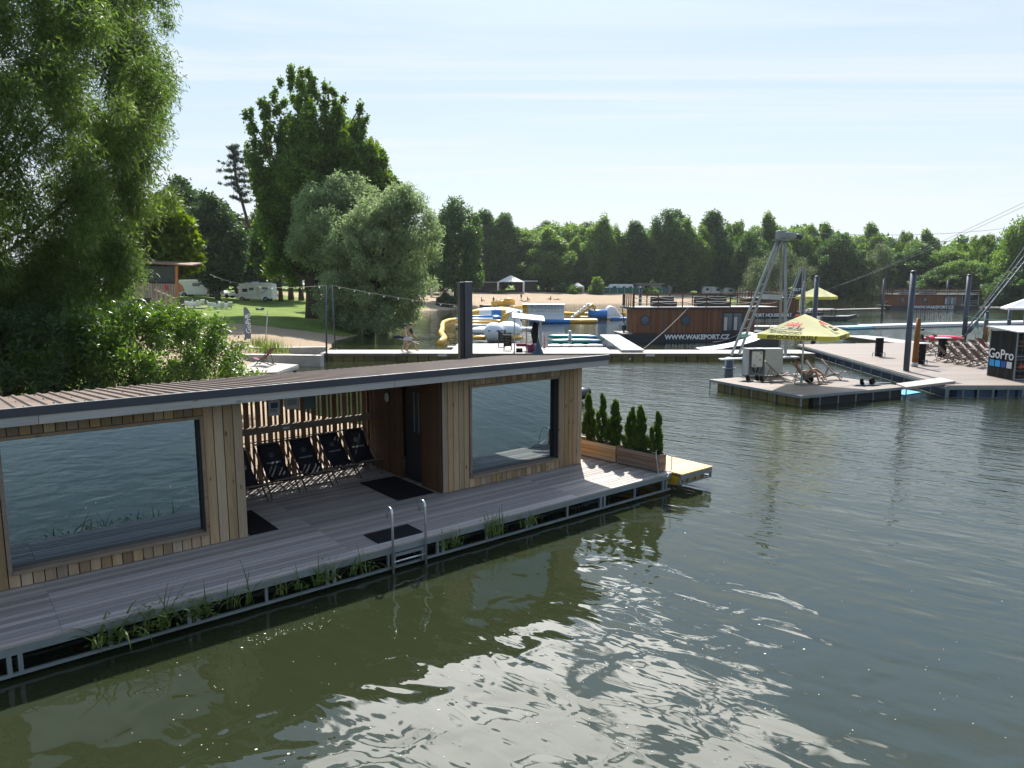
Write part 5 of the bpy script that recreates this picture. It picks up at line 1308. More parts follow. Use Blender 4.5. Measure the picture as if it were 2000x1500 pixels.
mb = MB(); mb.tube([(-.5, 0, .45), (-.45, -.05, .25), (-.3, 0, .2), (-.2, 0, .45)], .03, 6); mb.build('wiring', M_BLACK, CB)
M_SL2 = pm('taupe_canvas', (.12, .09, .09), .85, 0, .1, 10)
pr2 = deckchair('', 'deckchairs on the small platform', M_CHWOOD, M_SL2, True, stripes=None); used = []
for (u, v, a, lb) in ((1514, 744, -12, 'empty deckchair before the control cabinet'), (1566, 748, -18, 'deckchair holding the reclining person in the black cap'), (1594, 744, -35, 'empty deckchair just right of the parasol pole'), (1625, 741, -30, 'empty deckchair farthest right under the near parasol')):
    l = P(u, v, .45); l.z = .46; place(pr2, used, l, R(a), lb, sc=(.92, 1, .92))
CH2 = [o for o in COL.objects if o.get('label') == 'deckchair holding the reclining person in the black cap'][0]
def wakeboard(u, v, a, col, label, boots=2):
    l = P(u, v, .45); l.z = .462; t = thing('wakeboard', l, label, 'wakeboard', 'wakeboards lying on the small platform', R(a))
    mb = MB(); mb.ball((0, 0, .03), (.68, .21, .022), 16); mb.build('board', pm('board_'+str(int(u)), col, .3), t)
    for s in (-.22, .22)[:boots]:
        mb = MB(); mb.ball((s, 0, .09), (.11, .08, .06), 8); mb.tube([(s-.02, 0, .08), (s-.05, 0, .28)], [.08, .07], 8); mb.build('boot', M_BLACK, t)
wakeboard(1470, 745, 10, (.03, .03, .035), 'black wakeboard with two tall boots before the control cabinet')
wakeboard(1499, 747, -20, (.05, .05, .06), 'small dark wakeboard lying alone beside the first deckchair', 1)
wakeboard(1693, 753, 12, (.04, .04, .05), 'dark wakeboard lying near the blue mat, left of a pair')
wakeboard(1714, 750, 12, (.03, .035, .05), 'dark wakeboard lying near the gangway, right of a pair', 1)
l = P(1602, 751, .45); mb = MB(); mb.lathe((0, 0, 0), [(.09, 0), (.11, .04), (.09, .05)], 10); mb.span((.12, -.05, 0), (.3, .08, .03)); o = mb.build('sandals', M_CHWOOD, loc=l+Vector((0, 0, .01))); tag(o, 'pair of pale sandals on the boards below the bather feet', 'sandals')
mb = MB(); mb.ball((0, 0, .13), (.2, .14, .14), 10); mb.tube([(-.1, 0, .25), (0, 0, .36), (.1, 0, .25)], .012, 6); o = mb.build('bag', M_BLACK, loc=P(1568, 749, .45)+Vector((.35, .2, .01))); tag(o, 'dark bag on the boards under the bather knees', 'bag')

# ---------------- on the big dock
pr3 = deckchair('', 'packed deckchairs on the big dock', M_CHWOOD, M_SL2); used = []
DCH = [(1846, 706, 'nearest row, leftmost deckchair of the pack on the big dock'), (1868, 709, 'nearest row, second deckchair from the left in the pack'), (1891, 713, 'nearest row, third deckchair from the left in the pack'), (1914, 717, 'nearest row, deckchair closest to the black booth'),
       (1858, 697, 'second row, leftmost deckchair, behind the round table'), (1880, 700, 'second row, second deckchair of the pack'), (1901, 703, 'second row, third deckchair of the pack'), (1922, 706, 'second row, deckchair at the booth corner'),
       (1869, 689, 'back row deckchair just before the tall post'), (1890, 691, 'back row deckchair right of the tall post'), (1911, 694, 'back row deckchair before the shorter post'),
       (1812, 692, 'deckchair standing alone right of the totem pole'), (1824, 685, 'deckchair behind the middle table, below the red kayak tip'), (1837, 680, 'rearmost deckchair under the red kayak')]
for i, (u, v, lb) in enumerate(DCH):
    l = P(u, v, .5); l.z = .505; place(pr3, used, l, R(-8+(i*37 % 17)-6), lb)
M_MAROON = pm('maroon_canvas', (.16, .03, .04), .85)
pr4 = deckchair('maroon deckchair at the back behind the black booth edge', 'packed deckchairs on the big dock', M_CHWOOD, M_MAROON); l = P(1925, 690, .5); l.z = .505; pr4.location = l; pr4.rotation_euler = (0, 0, R(0))
def bistro(u, v, label):
    l = P(u, v, .5); l.z = .503; t = thing('high_table', l, label, 'table', 'high tables on the big dock')
    mb = MB(); mb.lathe((0, 0, 1.08), [(.42, 0), (.43, .015), (.42, .03)], 24); mb.build('table_top', M_GREYP, t)
    mb = MB(); mb.span((-.16, -.16, .0), (.16, .16, 1.079)); mb.build('column', M_BLACK, t, bevel=.01)
    mb = MB()
    for a in range(4):
        c, s = math.cos(a*math.pi/2), math.sin(a*math.pi/2); mb.bar((c*.15, s*.15, .2), (c*.36, s*.36, .2), .03, .03); mb.bar((c*.36, s*.36, 0), (c*.36, s*.36, .215), .03, .03)
    mb.build('foot_rest', M_GALV, t)
bistro(1716, 696, 'high black table standing alone at the open left part of the big dock')
bistro(1797, 711, 'high black table right beside the brown totem post')
bistro(1839, 697, 'high black table among the packed deckchairs')
l = P(1786, 716, .5); TP = thing('totem_post', l, 'carved brown wooden post with carved notches on the big dock', 'post')
mb = MB(); mb.tube([(0, 0, .22), (.0, 0, .8), (.02, 0, 1.6), (.04, 0, 2.45)], [.14, .13, .13, .11], 12); mb.build('shaft', wood('orange_log', (.25, .12, .05), (.16, .07, .03), 'z', .5, .1), TP)
mb = MB(); mb.tube([(0, 0, 0), (0, 0, .218)], .15, 12); mb.build('sleeve', M_GREYP, TP)
mb = MB()
for i in range(7): mb.ball((.12, -.07, .5+i*.29), (.03, .03, .03), 6)
mb.build('knob', M_GALV, TP)
mb = MB(); mb.ball((.35, -.1, 1.72), (.42, .03, .1), 12); o = mb.build('surfboard', pm('pale_surfboard', (.5, .55, .45), .4), loc=l+Vector((.1, .2, 0))); tag(o, 'pale surfboard fixed crosswise behind the brown totem post', 'surfboard'); o.parent = None
# red kayak
kl = at(1842, 664, 48.5); KY = thing('kayak', Vector((kl.x, kl.y, .98)), 'red kayak lying on trestles behind the deckchairs', 'kayak', rz=R(4))
mb = MB(); mb.ball((0, 0, 0), (1.55, .36, .2), 18); mb.build('hull', M_RED, KY)
mb = MB(); mb.ball((-.1, 0, .1), (1.2, .24, .12), 14); mb.build('deck_stripe', pm('pink_deck', (.72, .10, .2), .4), KY)
for x, lb in ((-.8, 'left trestle under the red kayak'), (.8, 'right trestle under the red kayak')):
    mb = MB(); mb.bar((0, -.3, .26), (0, .3, .26), .08, .06)
    for y in (-.25, .25): mb.bar((-.15, y, 0), (0, y, .25), .04, .04); mb.bar((.15, y, 0), (0, y, .25), .04, .04)
    o = mb.build('trestle', M_CHWOOD, loc=(KY.location.x+x, KY.location.y, .503)); tag(o, lb, 'trestle', 'kayak trestles')
# black booth with camera-shop print
bl = P(1931, 734, .5); BT = thing('booth', Vector((bl.x, bl.y-1.6, .503)), 'black sheeted booth with white roof and printed lettering at the dock edge', 'booth')
mb = MB(); nn = 9
vs = []
for i in range(nn+1):
    y = 1.66*i/nn
    for z in (0.02, 2.06): vs.append((-.02+.012*math.sin(i*2.3)+.01*z, y, z))
mb.add(vs, [(2*i, 2*i+1, 2*i+3, 2*i+2) for i in range(nn)]); sh = mb.build('side_sheet', pm('black_sheet', (.010, .011, .011), .6, 0, .2, 2, spec=.2), BT)
sh_m = sh.modifiers.new('thickness', 'SOLIDIFY'); sh_m.thickness = .01
FR = frame((-.085, .80, 1.05), (0, -1, 0), (0, 0, 1))
text('GoPro', .60, M_WHITE, sh, FR, bold=.006, ext=.004)
for i, c in enumerate(((.03, .30, .62), (.02, .36, .75), (.01, .06, .30), (.6, .65, .65))):
    mb = MB(); y = 1.50-i*.375; mb.span((-.09, y-.31, .50), (-.08, y, .78)); mb.build('colour_square', pm('square_'+str(i), c, .5), sh)
mb = MB()
for x, y in ((0, -.03), (0, 1.69), (4, -.03), (4, 1.69), (.95, -.03), (2.2, -.03)): mb.bar((x, y, 0), (x, y, 2.12), .05, .05)
for z in (.05, 1.05, 2.08): mb.bar((0, -.03, z), (4, -.03, z), .05, .05)
mb.build('steel_frame', M_GALV, BT)
mb = MB()
for k in range(1, 20): mb.bar((.05+k*.2, -.02, .05), (.05+k*.2, -.02, 2.05), .008, .008)
for k in range(1, 11): mb.bar((0, -.015, k*.19), (4, -.015, k*.19), .008, .008)
mb.build('wire_mesh', M_GALV, BT)
mb = MB(); mb.extr([(-.12, -.2, 2.08), (4.2, -.2, 2.08), (4.2, 1.9, 2.22), (-.12, 1.9, 2.22)], (0, 0, .05)); mb.build('roof', M_WPL, BT)
mb = MB(); mb.span((.02, 1.6, 0), (3.9, 1.65, 2.05)); mb.build('back_panel', M_DARKBOX, BT)
for i, (x, z, cc, lb) in enumerate(((.5, 1.62, (.18, .07, .04), 'brown life vests stacked on the top shelf inside the booth'), (.6, .55, (.55, .12, .04), 'orange buoy on the lower shelf inside the booth'), (1.2, 1.0, (.35, .36, .34), 'pale helmet row inside the booth'))):
    mb = MB()
    for k in range(3): mb.ball((k*.22, 0, 0), (.14, .12, .12), 8)
    o = mb.build('vest', pm('vest_'+str(i), cc, .8), loc=BT.location+Vector((x, .5, z))); tag(o, lb, 'equipment')
mb = MB(); mb.span((.1, .3, 1.44), (3.8, .8, 1.47)); mb.span((.1, .3, .38), (3.8, .8, .41)); mb.span((.1, .3, .84), (3.8, .8, .87)); mb.build('shelf', M_CHWOOD, BT)
# white kiosk parasol at right edge
kp = at(1998, 640, 52); parasol('off-white parasol half cut by the right picture edge', Vector((kp.x, 52, .0)), R(20), 2.95, 3.65, 2.6, .12, False, M_WPL, M_WPL)
# small sapling poles, reeds behind chairs
for i, (u, lb) in enumerate(((1908, 'green kayak paddle leaning up behind the deckchairs'), (1913, 'thin leaning pole beside the green paddle'))):
    a = P(u, 676, .5); b_ = at(u-6+i*3, 637, a.y); mb = MB(); mb.tube([(0, 0, 0), b_-a], .025, 6); o = mb.build('paddle', M_LATT, loc=a); tag(o, lb, 'paddle')
    mb = MB(); mb.ball(b_-a, (.09, .03, .22), 8); mb.build('blade', pm('green_blade', (.05, .2, .15), .5), o)
mb = MB(); r9 = random.Random(4)
o = clump('reed_clump', 'dry orange reed clump in the water behind the black booth', 60, 1.9, .35, .05, pm('dry_reed', (.30, .17, .06), .8), 5); o.location = P(1925, 672, 0)
# ---------------- bay: long white boom, far boat, paddleboards, inflatables
b0, b1, b2 = P(1640, 641, .1), P(1692, 639, .1), P(2060, 629.5, .1)
BM = thing('slide_boom', Vector((b0.x, b0.y, 0)), 'long low white floating slide with a blue end lying across the bay', 'float')
mb = MB(); mb.bar(b1-BM.location+Vector((0, 0, .08)), b2-BM.location+Vector((0, 0, .08)), 2.4, .32); mb.build('white_deck', M_WPL, BM, bevel=.05)
mb = MB(); mb.bar(b0-BM.location+Vector((0, 0, .05)), b1-BM.location+Vector((0, 0, .05)), 2.0, .26); mb.build('blue_deck', pm('pale_blue_plastic', (.25, .55, .75), .4), BM, bevel=.05)
# small boat with dark canopy
l = P(1618, 626, 0); SB = thing('motor_boat', l, 'small dark motor boat with black canopy and white bow beyond the parasol', 'boat', rz=R(-6))
mb = MB(); mb.extr([(-2.8, -.9, .05), (2.0, -.9, .05), (3.6, 0, .35), (2.0, .9, .05), (-2.8, .9, .05)], (0, 0, .5)); mb.build('hull', M_HULL, SB, bevel=.05)
mb = MB(); mb.extr([(1.2, -.8, .56), (3.7, 0, .6), (1.2, .8, .56)], (0, 0, .07)); mb.build('foredeck', M_WPL, SB)
mb = MB(); mb.extr([(-2.6, -.8, 1.45), (.6, -.8, 1.45), (.6, .8, 1.45), (-2.6, .8, 1.45)], (0, 0, .08)); mb.build('canopy', pm('pink_grey_canopy', (.45, .38, .38), .7), SB)
for x, y in ((-2.5, -.75), (.5, -.75), (-2.5, .75), (.5, .75), (-1, -.75)): mb = MB(); mb.bar((x, y, .5), (x*.98+.1, y, 1.46), .07, .07); mb.build('canopy_post', M_HULL, SB)
# paddleboards
M_TEAL = pm('teal_board', (.0, .30, .24), .3); M_PBW = pm('board_white', (.7, .74, .72), .35); M_BLUEB = pm('board_blue', (.06, .22, .40), .35)
for u, v, a, lb, z in ((1118, 658, -9, 'teal paddleboard, the tilted upper one by the jetty', .22), (1124, 667, 2, 'teal paddleboard, the lower level one by the jetty', .14)):
    l = P(u, v, z); t = thing('paddleboard', l, lb, 'paddleboard', 'teal paddleboards at the jetty', R(a))
    mb = MB(); mb.ball((0, 0, 0), (2.15, .42, .20), 20); mb.build('hull', M_TEAL, t); mb = MB(); mb.ball((0, 0, .11), (2.02, .34, .11), 20); mb.build('deck_pad', M_PBW, t)
    mb = MB(); mb.ball((1.4, 0, .0), (.76, .36, .185), 12); mb.build('nose', M_BLUEB, t)
# folded white floats on the jetty edge
for i, (u, w_) in enumerate(((1085, .9), (1106, .8), (1130, 1.0), (1160, 1.1))):
    l = P(u, 678, .45); l.y += .6; l.z = .455; mb = MB(); mb.extr([(-w_*.6, -.5, 0), (w_*.6, -.5, 0), (w_*.3, .4, .0), (-w_*.2, .4, .0)], (0, 0, .14)); o = mb.build('folded_float', [M_WPL, M_BLUEB][0:1], loc=l, bevel=.04)
    tag(o, ('white folded float nearest the red stand on the jetty', 'white folded float second from the kiosk on the jetty', 'white folded float third from the kiosk on the jetty', 'white folded float nearest the white gangway')[i], 'float', 'white folded floats on the jetty')
M_IW = pm('inflatable_white', (.66, .70, .74), .4, 0, .06); M_IY = pm('inflatable_yellow', (.70, .40, .05), .4, 0, .1); M_IB = pm('inflatable_blue', (.02, .18, .50), .4, 0, .1)
def inf(name, u, v, label, rz=0):
    return thing(name, P(u, v, 0), label, 'inflatable', 'inflatables of the water park', R(rz))
# yellow boom
pp = [P(u, v, .1) for u, v in ((858, 671), (866, 663), (868, 660), (864, 654), (861, 650), (864, 642), (864, 635), (866, 630), (876, 626), (892, 624), (905, 620), (925, 617.5), (948, 615))]
c = pp[0].copy(); mb = MB(); mb.tube([p-c for p in pp], .26, 12); o = mb.build('floating_boom', M_IY, loc=c); tag(o, 'bent yellow floating boom tube left of the dark post', 'boom')
pp = [P(u, v, .1) for u, v in ((1100, 612), (1130, 614), (1170, 613), (1222, 614))]; c = pp[0].copy(); mb = MB(); mb.tube([p-c for p in pp], .3, 10); o = mb.build('floating_boom', M_IY, loc=c); tag(o, 'straight ochre floating boom behind the iceberg inflatable', 'boom')
# whale-like creature becomes a plain rounded float
t = inf('rounded_float', 965, 667, 'white egg-nosed inflatable with yellow side fins nearest the jetty')
mb = MB(); mb.ball((0, 0, .75), (.85, 1.0, .85), 18); mb.ball((1.1, 1.2, .85), (1.2, 1.3, .75), 16); mb.build('body', M_IW, t)
mb = MB(); mb.ball((-1.1, .4, .28), (.7, .35, .22), 10); mb.ball((1.5, .2, .28), (.9, .35, .24), 10); mb.build('side_fin', M_IY, t)
mb = MB(); mb.ball((-.38, -.87, .95), .09, 8); mb.ball((.30, -.9, .95), .09, 8); mb.build('vent', M_IB, t)
t = inf('ring_float', 942, 655, 'white and pale inflatable cushion left of the egg-nosed one')
mb = MB(); mb.ball((0, 0, .4), (1.3, .9, .4), 14); mb.ball((1.0, -.6, .55), (.6, .6, .5), 12); mb.build('body', M_IW, t)
t = inf('inflatable_track', 945, 642, 'low inflatable obstacle track with yellow and blue stripes, cut by the dark post')
for i, (z, mt) in enumerate(((.25, M_IW), (.55, M_IY), (.85, M_IW), (1.1, M_IB))):
    mb = MB(); mb.tube([(-3, i*.5, z), (.9, i*.5, z)], .26, 10); mb.build('tube', mt, t)
mb = MB(); mb.tube([(.9, .6, .55), (2.3, .8, .55)], .4, 10); mb.build('end_tube', M_IY, t)
t = inf('inflatable_platform', 945, 633, 'flat white inflatable platform behind the striped track')
mb = MB(); mb.extr([(-3, -1.2, .1), (1.8, -1.2, .1), (1.3, 2.4, .1), (-2, 2.4, .1)], (0, 0, .45)); mb.build('deck', M_IW, t, bevel=.15)
mb = MB(); mb.ball((1.4, .4, .75), (.7, .9, .3), 10); mb.build('pad', M_IB, t)
# blob
t = inf('launch_blob', 970, 629, 'half-round yellow, white and blue striped launch pillow')
cols = [M_IY, M_IW, M_IB, M_IY, M_IB, M_IW]; L6 = [(-3.6, -2.1), (-2.1, -.6), (-.6, .6), (.6, 1.9), (1.9, 2.9), (2.9, 3.6)]
for mt, (x0, x1) in zip(cols, L6):
    mb = MB(); n = 10; k = 5; vs = []; fs = []
    for i in range(k+1):
        x = x0+(x1-x0)*i/k; rr = 1.25*math.sqrt(max(.0, 1-(x/3.75)**2))
        for j in range(n): a = 2*math.pi*j/n; vs.append((x, 1.2*rr*math.cos(a), .95+rr*.75*math.sin(a)))
    for i in range(k):
        for j in range(n): fs.append((i*n+j, i*n+(j+1) % n, (i+1)*n+(j+1) % n, (i+1)*n+j))
    mb.add(vs, fs, True); mb.build('stripe', mt, t)
mb = MB(); mb.extr([(-1.0, -.9, 0), (2.5, -.9, 0), (2.5, .9, 0), (-1.0, .9, 0)], (0, 0, .85)); mb.build('base', M_HULL, t)
# slide tower
t = inf('inflatable_slide', 998, 645, 'white inflatable slide tower with a curved yellow side band')
mb = MB(); mb.extr([(-.9, 0, .1), (1.3, 0, .1), (.6, 0, 1.9), (.2, 0, 2.0), (-.2, 0, 1.9)], (0, 1.4, 0)); mb.extr([(-.8, 1.6, .1), (.9, 1.6, .1), (.7, 1.6, 2.0), (-.6, 1.6, 1.9)], (0, 1.2, 0)); mb.build('body', M_IW, t, bevel=.18)
mb = MB(); mb.tube([(-.95, -.1, .3), (-.9, -.1, .9), (-.6, -.1, 1.45), (-.15, -.1, 1.75)], [.3, .28, .25, .2], 10); mb.build('side_band', M_IY, t)
mb = MB(); mb.extr([(-.5, -.12, .05), (1.2, -.12, .05), (1.2, -.12, .3), (-.5, -.12, .3)], (0, .1, 0)); mb.build('base_band', M_IB, t, bevel=.03)
mb = MB(); mb.tube([(.25, -.02, 1.45), (.25, -.05, 1.45)], .16, 14); mb.build('badge', M_PRED, t)
mb = MB(); mb.extr([(-1.5, -1.2, .05), (2.4, -1.2, .05), (2.4, 0, .05), (-1.5, 0, .05)], (0, 0, .3)); mb.build('landing_mat', M_IW, t, bevel=.1)
# obstacle tower behind wall, left
t = inf('inflatable_tower', 1012, 628, 'yellow and blue inflatable tower left of the white climbing wall')
mb = MB(); mb.tube([(-3.4, 1, 2.2), (-.4, 1, 2.4)], .34, 10); mb.tube([(-2.4, 0, 1.6), (.6, 0, 1.7)], .34, 10); mb.ball((-1.2, .6, 2.6), (.7, .5, .4), 10); mb.build('tube', M_IY, t)
mb = MB(); mb.extr([(-1.4, .2, .1), (.6, .2, .1), (.8, .2, 1.4), (-1.7, .2, 1.4)], (0, 1.4, 0)); mb.build('body', M_IB, t, bevel=.2)
mb = MB(); mb.extr([(-.5, 0, .1), (.1, 0, .1), (.3, 0, 1.4), (-.7, 0, 1.4)], (0, .18, 0)); mb.build('stripe', M_IY, t, bevel=.05)
# climbing wall
t = inf('climbing_wall', 1064, 631, 'tall white inflatable climbing wall with two rows of dark blue dots')
mb = MB(); prof = [(-.2, 0.35), (-.0, .8), (.05, 1.3), (-.1, 1.8), (-.45, 2.25), (-.2, 2.35), (.35, 1.9), (.6, 1.2), (.6, .35)]
mb.extr([(-2.05, y, z) for y, z in prof], (4.4, 0, 0)); mb.build('wall', M_IW, t, bevel=.04)
mb = MB(); mb.extr([(-2.7, y-.05, z+.02) for y, z in prof], (.62, 0, 0)); mb.build('yellow_end', M_IY, t, bevel=.05)
mb = MB()
for r_i, (z, y) in enumerate(((2.05, -.35), (1.72, -.12))):
    for k in range(10): mb.ball((-1.6+k*.4+r_i*.05, y, z), (.08, .06, .06), 6)
mb.build('grip', M_IB, t)
mb = MB(); mb.tube([(-1.9, -.45, .2), (3.0, -.45, .22)], .26, 10); mb.build('base_tube', M_IB, t)
mb = MB(); mb.tube([(3.0, -.45, .2), (6.2, .1, .25)], [.26, .2], 10); mb.build('ochre_tube', M_IY, t)
mb = MB(); mb.extr([(2.3, .2, .1), (6.5, .6, .1), (6.5, 1.8, .1), (2.3, 1.6, .1)], (0, 0, .35)); mb.build('walkway', M_IW, t, bevel=.08)
# ladder triangle
t = inf('inflatable_ladder', 1142, 625, 'yellow A-shaped inflatable ladder right of the climbing wall')
for y in (0, 1.6):
    mb = MB(); mb.tube([(-1.2, y, .25), (1.0, y, 2.0), (1.3, y, 1.7), (1.35, y, .25), (-1.2, y, .25)], .2, 10); mb.build('side_tube', M_IY, t)
mb = MB()
for k in range(6): p = Vector((-1.5, 0, .3)).lerp(Vector((.5, 0, 1.95)), k/5); mb.tube([p, p+Vector((0, 1.6, 0))], .2, 8)
mb.build('rung', M_IW, t)
t = inf('inflatable_tunnel', 1172, 625, 'blue tube inflatable between the yellow ladder and the iceberg')
mb = MB(); mb.tube([(-1.5, .4, .75), (.9, .4, .75)], [.62, .6], 12); mb.build('tube', M_IB, t); mb = MB(); mb.span((-1.4, 0, 0), (.9, .8, .4)); mb.build('base', M_HULL, t)
t = inf('iceberg_float', 1194, 625, 'white dotted iceberg-shaped climbing inflatable on a blue base')
mb = MB(); mb.extr([(-1.9, 0, .1), (2.0, 0, .1), (1.3, .3, .7), (.6, .6, 1.7), (-.1, .6, 1.85), (-.45, .5, 1.6), (-.7, .2, .9), (-1.9, 0, .9)], (0, 1.8, 0)); mb.build('body', M_IW, t, bevel=.22)
mb = MB(); mb.extr([(0, -.12, .02), (2.2, -.12, .02), (2.1, -.12, .32), (0, -.12, .32)], (0, 2, 0)); mb.build('base', M_IB, t, bevel=.06)
mb = MB()
for k in range(12): mb.ball((.1+.3*(k % 4)+.1*(k//4), .0+.02*k, 1.45-.32*(k//4)-.12*(k % 4)), (.07, .1, .07), 6)
mb.build('grip', M_IY, t)
# kiosk on the jetty
l = P(1032, 690, .45); KS = thing('rental_kiosk', l+Vector((0, .9, .003)), 'open steel kiosk with pink-white lean-to roof and mesh sides on the jetty', 'kiosk')
mb = MB()
for x, y in ((-.85, -.7), (.78, -.7), (-.85, .8), (.78, .8), (-.1, .8)): mb.bar((x, y, 0), (x, y, 2.1), .07, .07)
for z in (.4, 1.3, 2.05): mb.bar((-.85, .8, z), (.78, .8, z), .03, .03)
mb.build('frame', M_GREYP, KS)
mb = MB(); mb.extr([(-1.0, -.95, 2.12), (1.0, -.95, 1.92), (1.0, .95, 2.12), (-1.0, .95, 2.34)], (0, 0, .08)); mb.build('roof', pm('pale_pink_roof', (.62, .56, .56), .6), KS)
mb = MB()
for k in range(10): mb.bar((-.85+k*.18, .8, .1), (-.85+k*.18, .8, 2.0), .01, .01)
for k in range(10): mb.bar((-.85, .8, .1+k*.2), (.78, .8, .1+k*.2), .01, .01); mb.bar((.78, -.7, .1+k*.2), (.78, .8, .1+k*.2), .01, .01)
mb.build('wire_mesh', M_GALV, KS)
mb = MB(); mb.extr([(.3, .2, .5), (.62, .1, .5), (.65, .1, 1.75), (.35, .2, 1.9), (.18, .2, 1.2)], (0, .3, 0)); o = mb.build('wetsuits', M_BLACK, loc=KS.location, bevel=.05); tag(o, 'black wetsuits hanging at the right side of the kiosk', 'wetsuit')
mb = MB(); mb.span((-.75, -.3, .02), (-.35, .2, .22)); o = mb.build('crate', M_BLACK, loc=KS.location, bevel=.02); tag(o, 'low black crate at the left inside the kiosk', 'crate')
mb = MB(); mb.span((-.75, .3, .3), (.4, .7, .5)); o = mb.build('life_vest_pile', pm('maroon', (.2, .03, .05), .8), loc=KS.location, bevel=.06); tag(o, 'maroon and dark pile of life vests on the kiosk shelf', 'life vests')
mb = MB(); mb.lathe((.2, -.2, 0), [(.25, 0), (.3, .45), (.32, .47)], 14); o = mb.build('bucket', pm('purple_bin', (.2, .03, .12), .5), loc=KS.location); tag(o, 'purple bin inside the kiosk behind the dark cone', 'bin')
l = P(1051, 692, .45); mb = MB(); mb.lathe((0, 0, 0), [(.36, 0), (.34, .03), (.2, .35), (.07, .75), (.03, 1.0)], 18); o = mb.build('traffic_cone', pm('dark_teal_cone', (.012, .05, .07), .5), loc=l+Vector((0, .1, .003))); tag(o, 'dark teal cone-shaped cover in front of the kiosk', 'cone')
mb = MB(); mb.bar((0, 0, 0), (0, 0, .95), .05, .05); mb.bar((-.1, 0, .1), (.1, 0, .1), .05, .05); o = mb.build('red_stand', M_RED, loc=P(1063, 683, .45)+Vector((0, .2, .003))); tag(o, 'thin red stand at the right corner of the kiosk', 'stand')
for u, v, a, lb, tx in ((991, 684, -6, 'black menu board standing in front of the other one', 'Paddleboard'), (981, 677, 8, 'black menu board half hidden behind the front one', 'Wake')):
    l = P(u, v, .45); t = thing('menu_board', l+Vector((0, 0, .003)), lb, 'sign', 'black menu boards on the jetty', R(a))
    mb = MB(); mb.bar((-.24, 0, 0), (-.24, .12, 1.12), .03, .03); mb.bar((.24, 0, 0), (.24, .12, 1.12), .03, .03); mb.bar((-.24, .35, 0), (-.24, .13, 1.1), .03, .03); mb.bar((.24, .35, 0), (.24, .13, 1.1), .03, .03); mb.bar((-.24, 0.01, .05), (.24, .01, .05), .02, .02); mb.build('frame', M_DARKSTEEL, t)
    mb = MB(); mb.extr([(-.24, .02, .25), (.24, .02, .25), (.24, .10, 1.1), (-.24, .10, 1.1)], (0, -.02, 0)); bo = mb.build('board', M_BLACK, t)
    text(tx, .12, M_WHITE, bo, frame((0, .062, 1.0), (1, 0, 0), (0, .09, 1)), ext=.002, bold=.003)
    mb = MB()
    for k in range(6): mb.bar((-.18, .085-.078+.0+.009*0+(.9-k*.1)*.094-.04, .9-k*.1), (.18-.05*(k % 3), (.9-k*.1)*.094-.033, .9-k*.1), .004, .012)
    mb.build('chalk_line', M_PGREY, bo)
# ---------------- left bank: small deck, terrace, vans, armchairs, flag
gp = [P(583, 712, .5), P(541, 727, .5), P(440, 730, .5), P(500, 706.5, .5)]; c = gp[0].copy(); c.z = 0
mb = MB(); mb.extr([p-c for p in gp], (0, 0, -.06)); sd_ = mb.build('sun_deck', M_PALEW, loc=c); tag(sd_, 'small bleached sun deck over the water between bush and concrete walls', 'platform')
mb = MB()
for a, b_ in zip(gp, gp[1:]+gp[:1]): mb.bar(a-c-Vector((0, 0, .14)), b_-c-Vector((0, 0, .14)), .05, .15)
mb.build('edge_beam', M_GREYW, sd_)
mb = MB(); q = P(575, 716, .4)-c; mb.bar(q, q-Vector((0, 0, 1)), .12, .12); q = P(530, 722, .4)-c; mb.bar(q, q-Vector((0, 0, 1)), .12, .12); mb.build('support', M_DARKBOX, sd_)
d0 = deckchair('dark deckchair on the small bleached sun deck beside the bush', None, M_CHWOOD2, M_MAROON); l = P(517, 714, .5); l.z = .505; d0.location = l; d0.rotation_euler = (0, 0, R(175))
M_STRA = pm('pale_stripe_canvas', (.55, .48, .47), .85); M_STRB = pm('maroon_stripe', (.20, .05, .08), .85)
pr5 = deckchair('', 'striped deckchairs on the beach terrace', M_CHWOOD, M_STRA, stripes=M_STRB); used = []
for i, (u, Yd, a, lb) in enumerate(((318, 46, 20, 'striped deckchair farthest left under the wooden terrace'), (336, 46.5, 15, 'striped deckchair second from the left under the terrace'), (346, 47.2, 12, 'striped deckchair right end under the terrace stairs'), (402, 44, 160, 'striped deckchair on the sand above the bush, left of a pair'), (415, 44.5, 165, 'striped deckchair on the sand above the bush, right of a pair'))):
    place(pr5, used, onG(u, Yd), R(a), lb)
# terrace building with slatted fence, stairs and thin roof
TY = 52.0; tb = onG(300, TY); TB = thing('terrace', (tb.x, tb.y, tb.z), 'timber terrace with pale slatted fence, thin brown roof and orange post', 'building')
def tl(u, v, Yd=TY): return at(u, v, Yd)-TB.location
M_DKW = pm('dark_base_wood', (.07, .055, .045), .8)
M_PSLAT = wood('pale_fence_slats', (.42, .33, .26), (.30, .23, .18), 'z', .7, .15, False); M_ORW = pm('orange_wood', (.45, .15, .04), .6)
mb = MB()
for k in range(17):
    u = 262+k*5.1; a = tl(u, 553); b_ = tl(u, 582); mb.span((a.x, -.02, b_.z), (a.x+.15, .02, a.z))
mb.build('slat_fence', M_PSLAT, TB)
mb = MB(); a = tl(255, 551); b_ = tl(347, 553); mb.bar(a, b_, .12, .1); mb.build('handrail', M_DARKBOX, TB)
mb = MB(); mb.span((tl(235, 583).x, 0, -1), (tl(345, 583).x, 1.2, tl(345, 584).z)); mb.build('floor_base', M_DKW, TB)
mb = MB(); a = tl(345, 583); b_ = tl(345, 520); mb.bar(a, b_, .14, .14); mb.build('corner_post', M_ORW, TB)
mb = MB(); a = tl(246, 513); b_ = tl(374, 520); mb.extr([a, b_, b_+Vector((0, 2, .2)), a+Vector((0, 2, .2))], (0, 0, .10)); mb.build('roof', pm('brown_roof_edge', (.22, .13, .09), .7), TB)
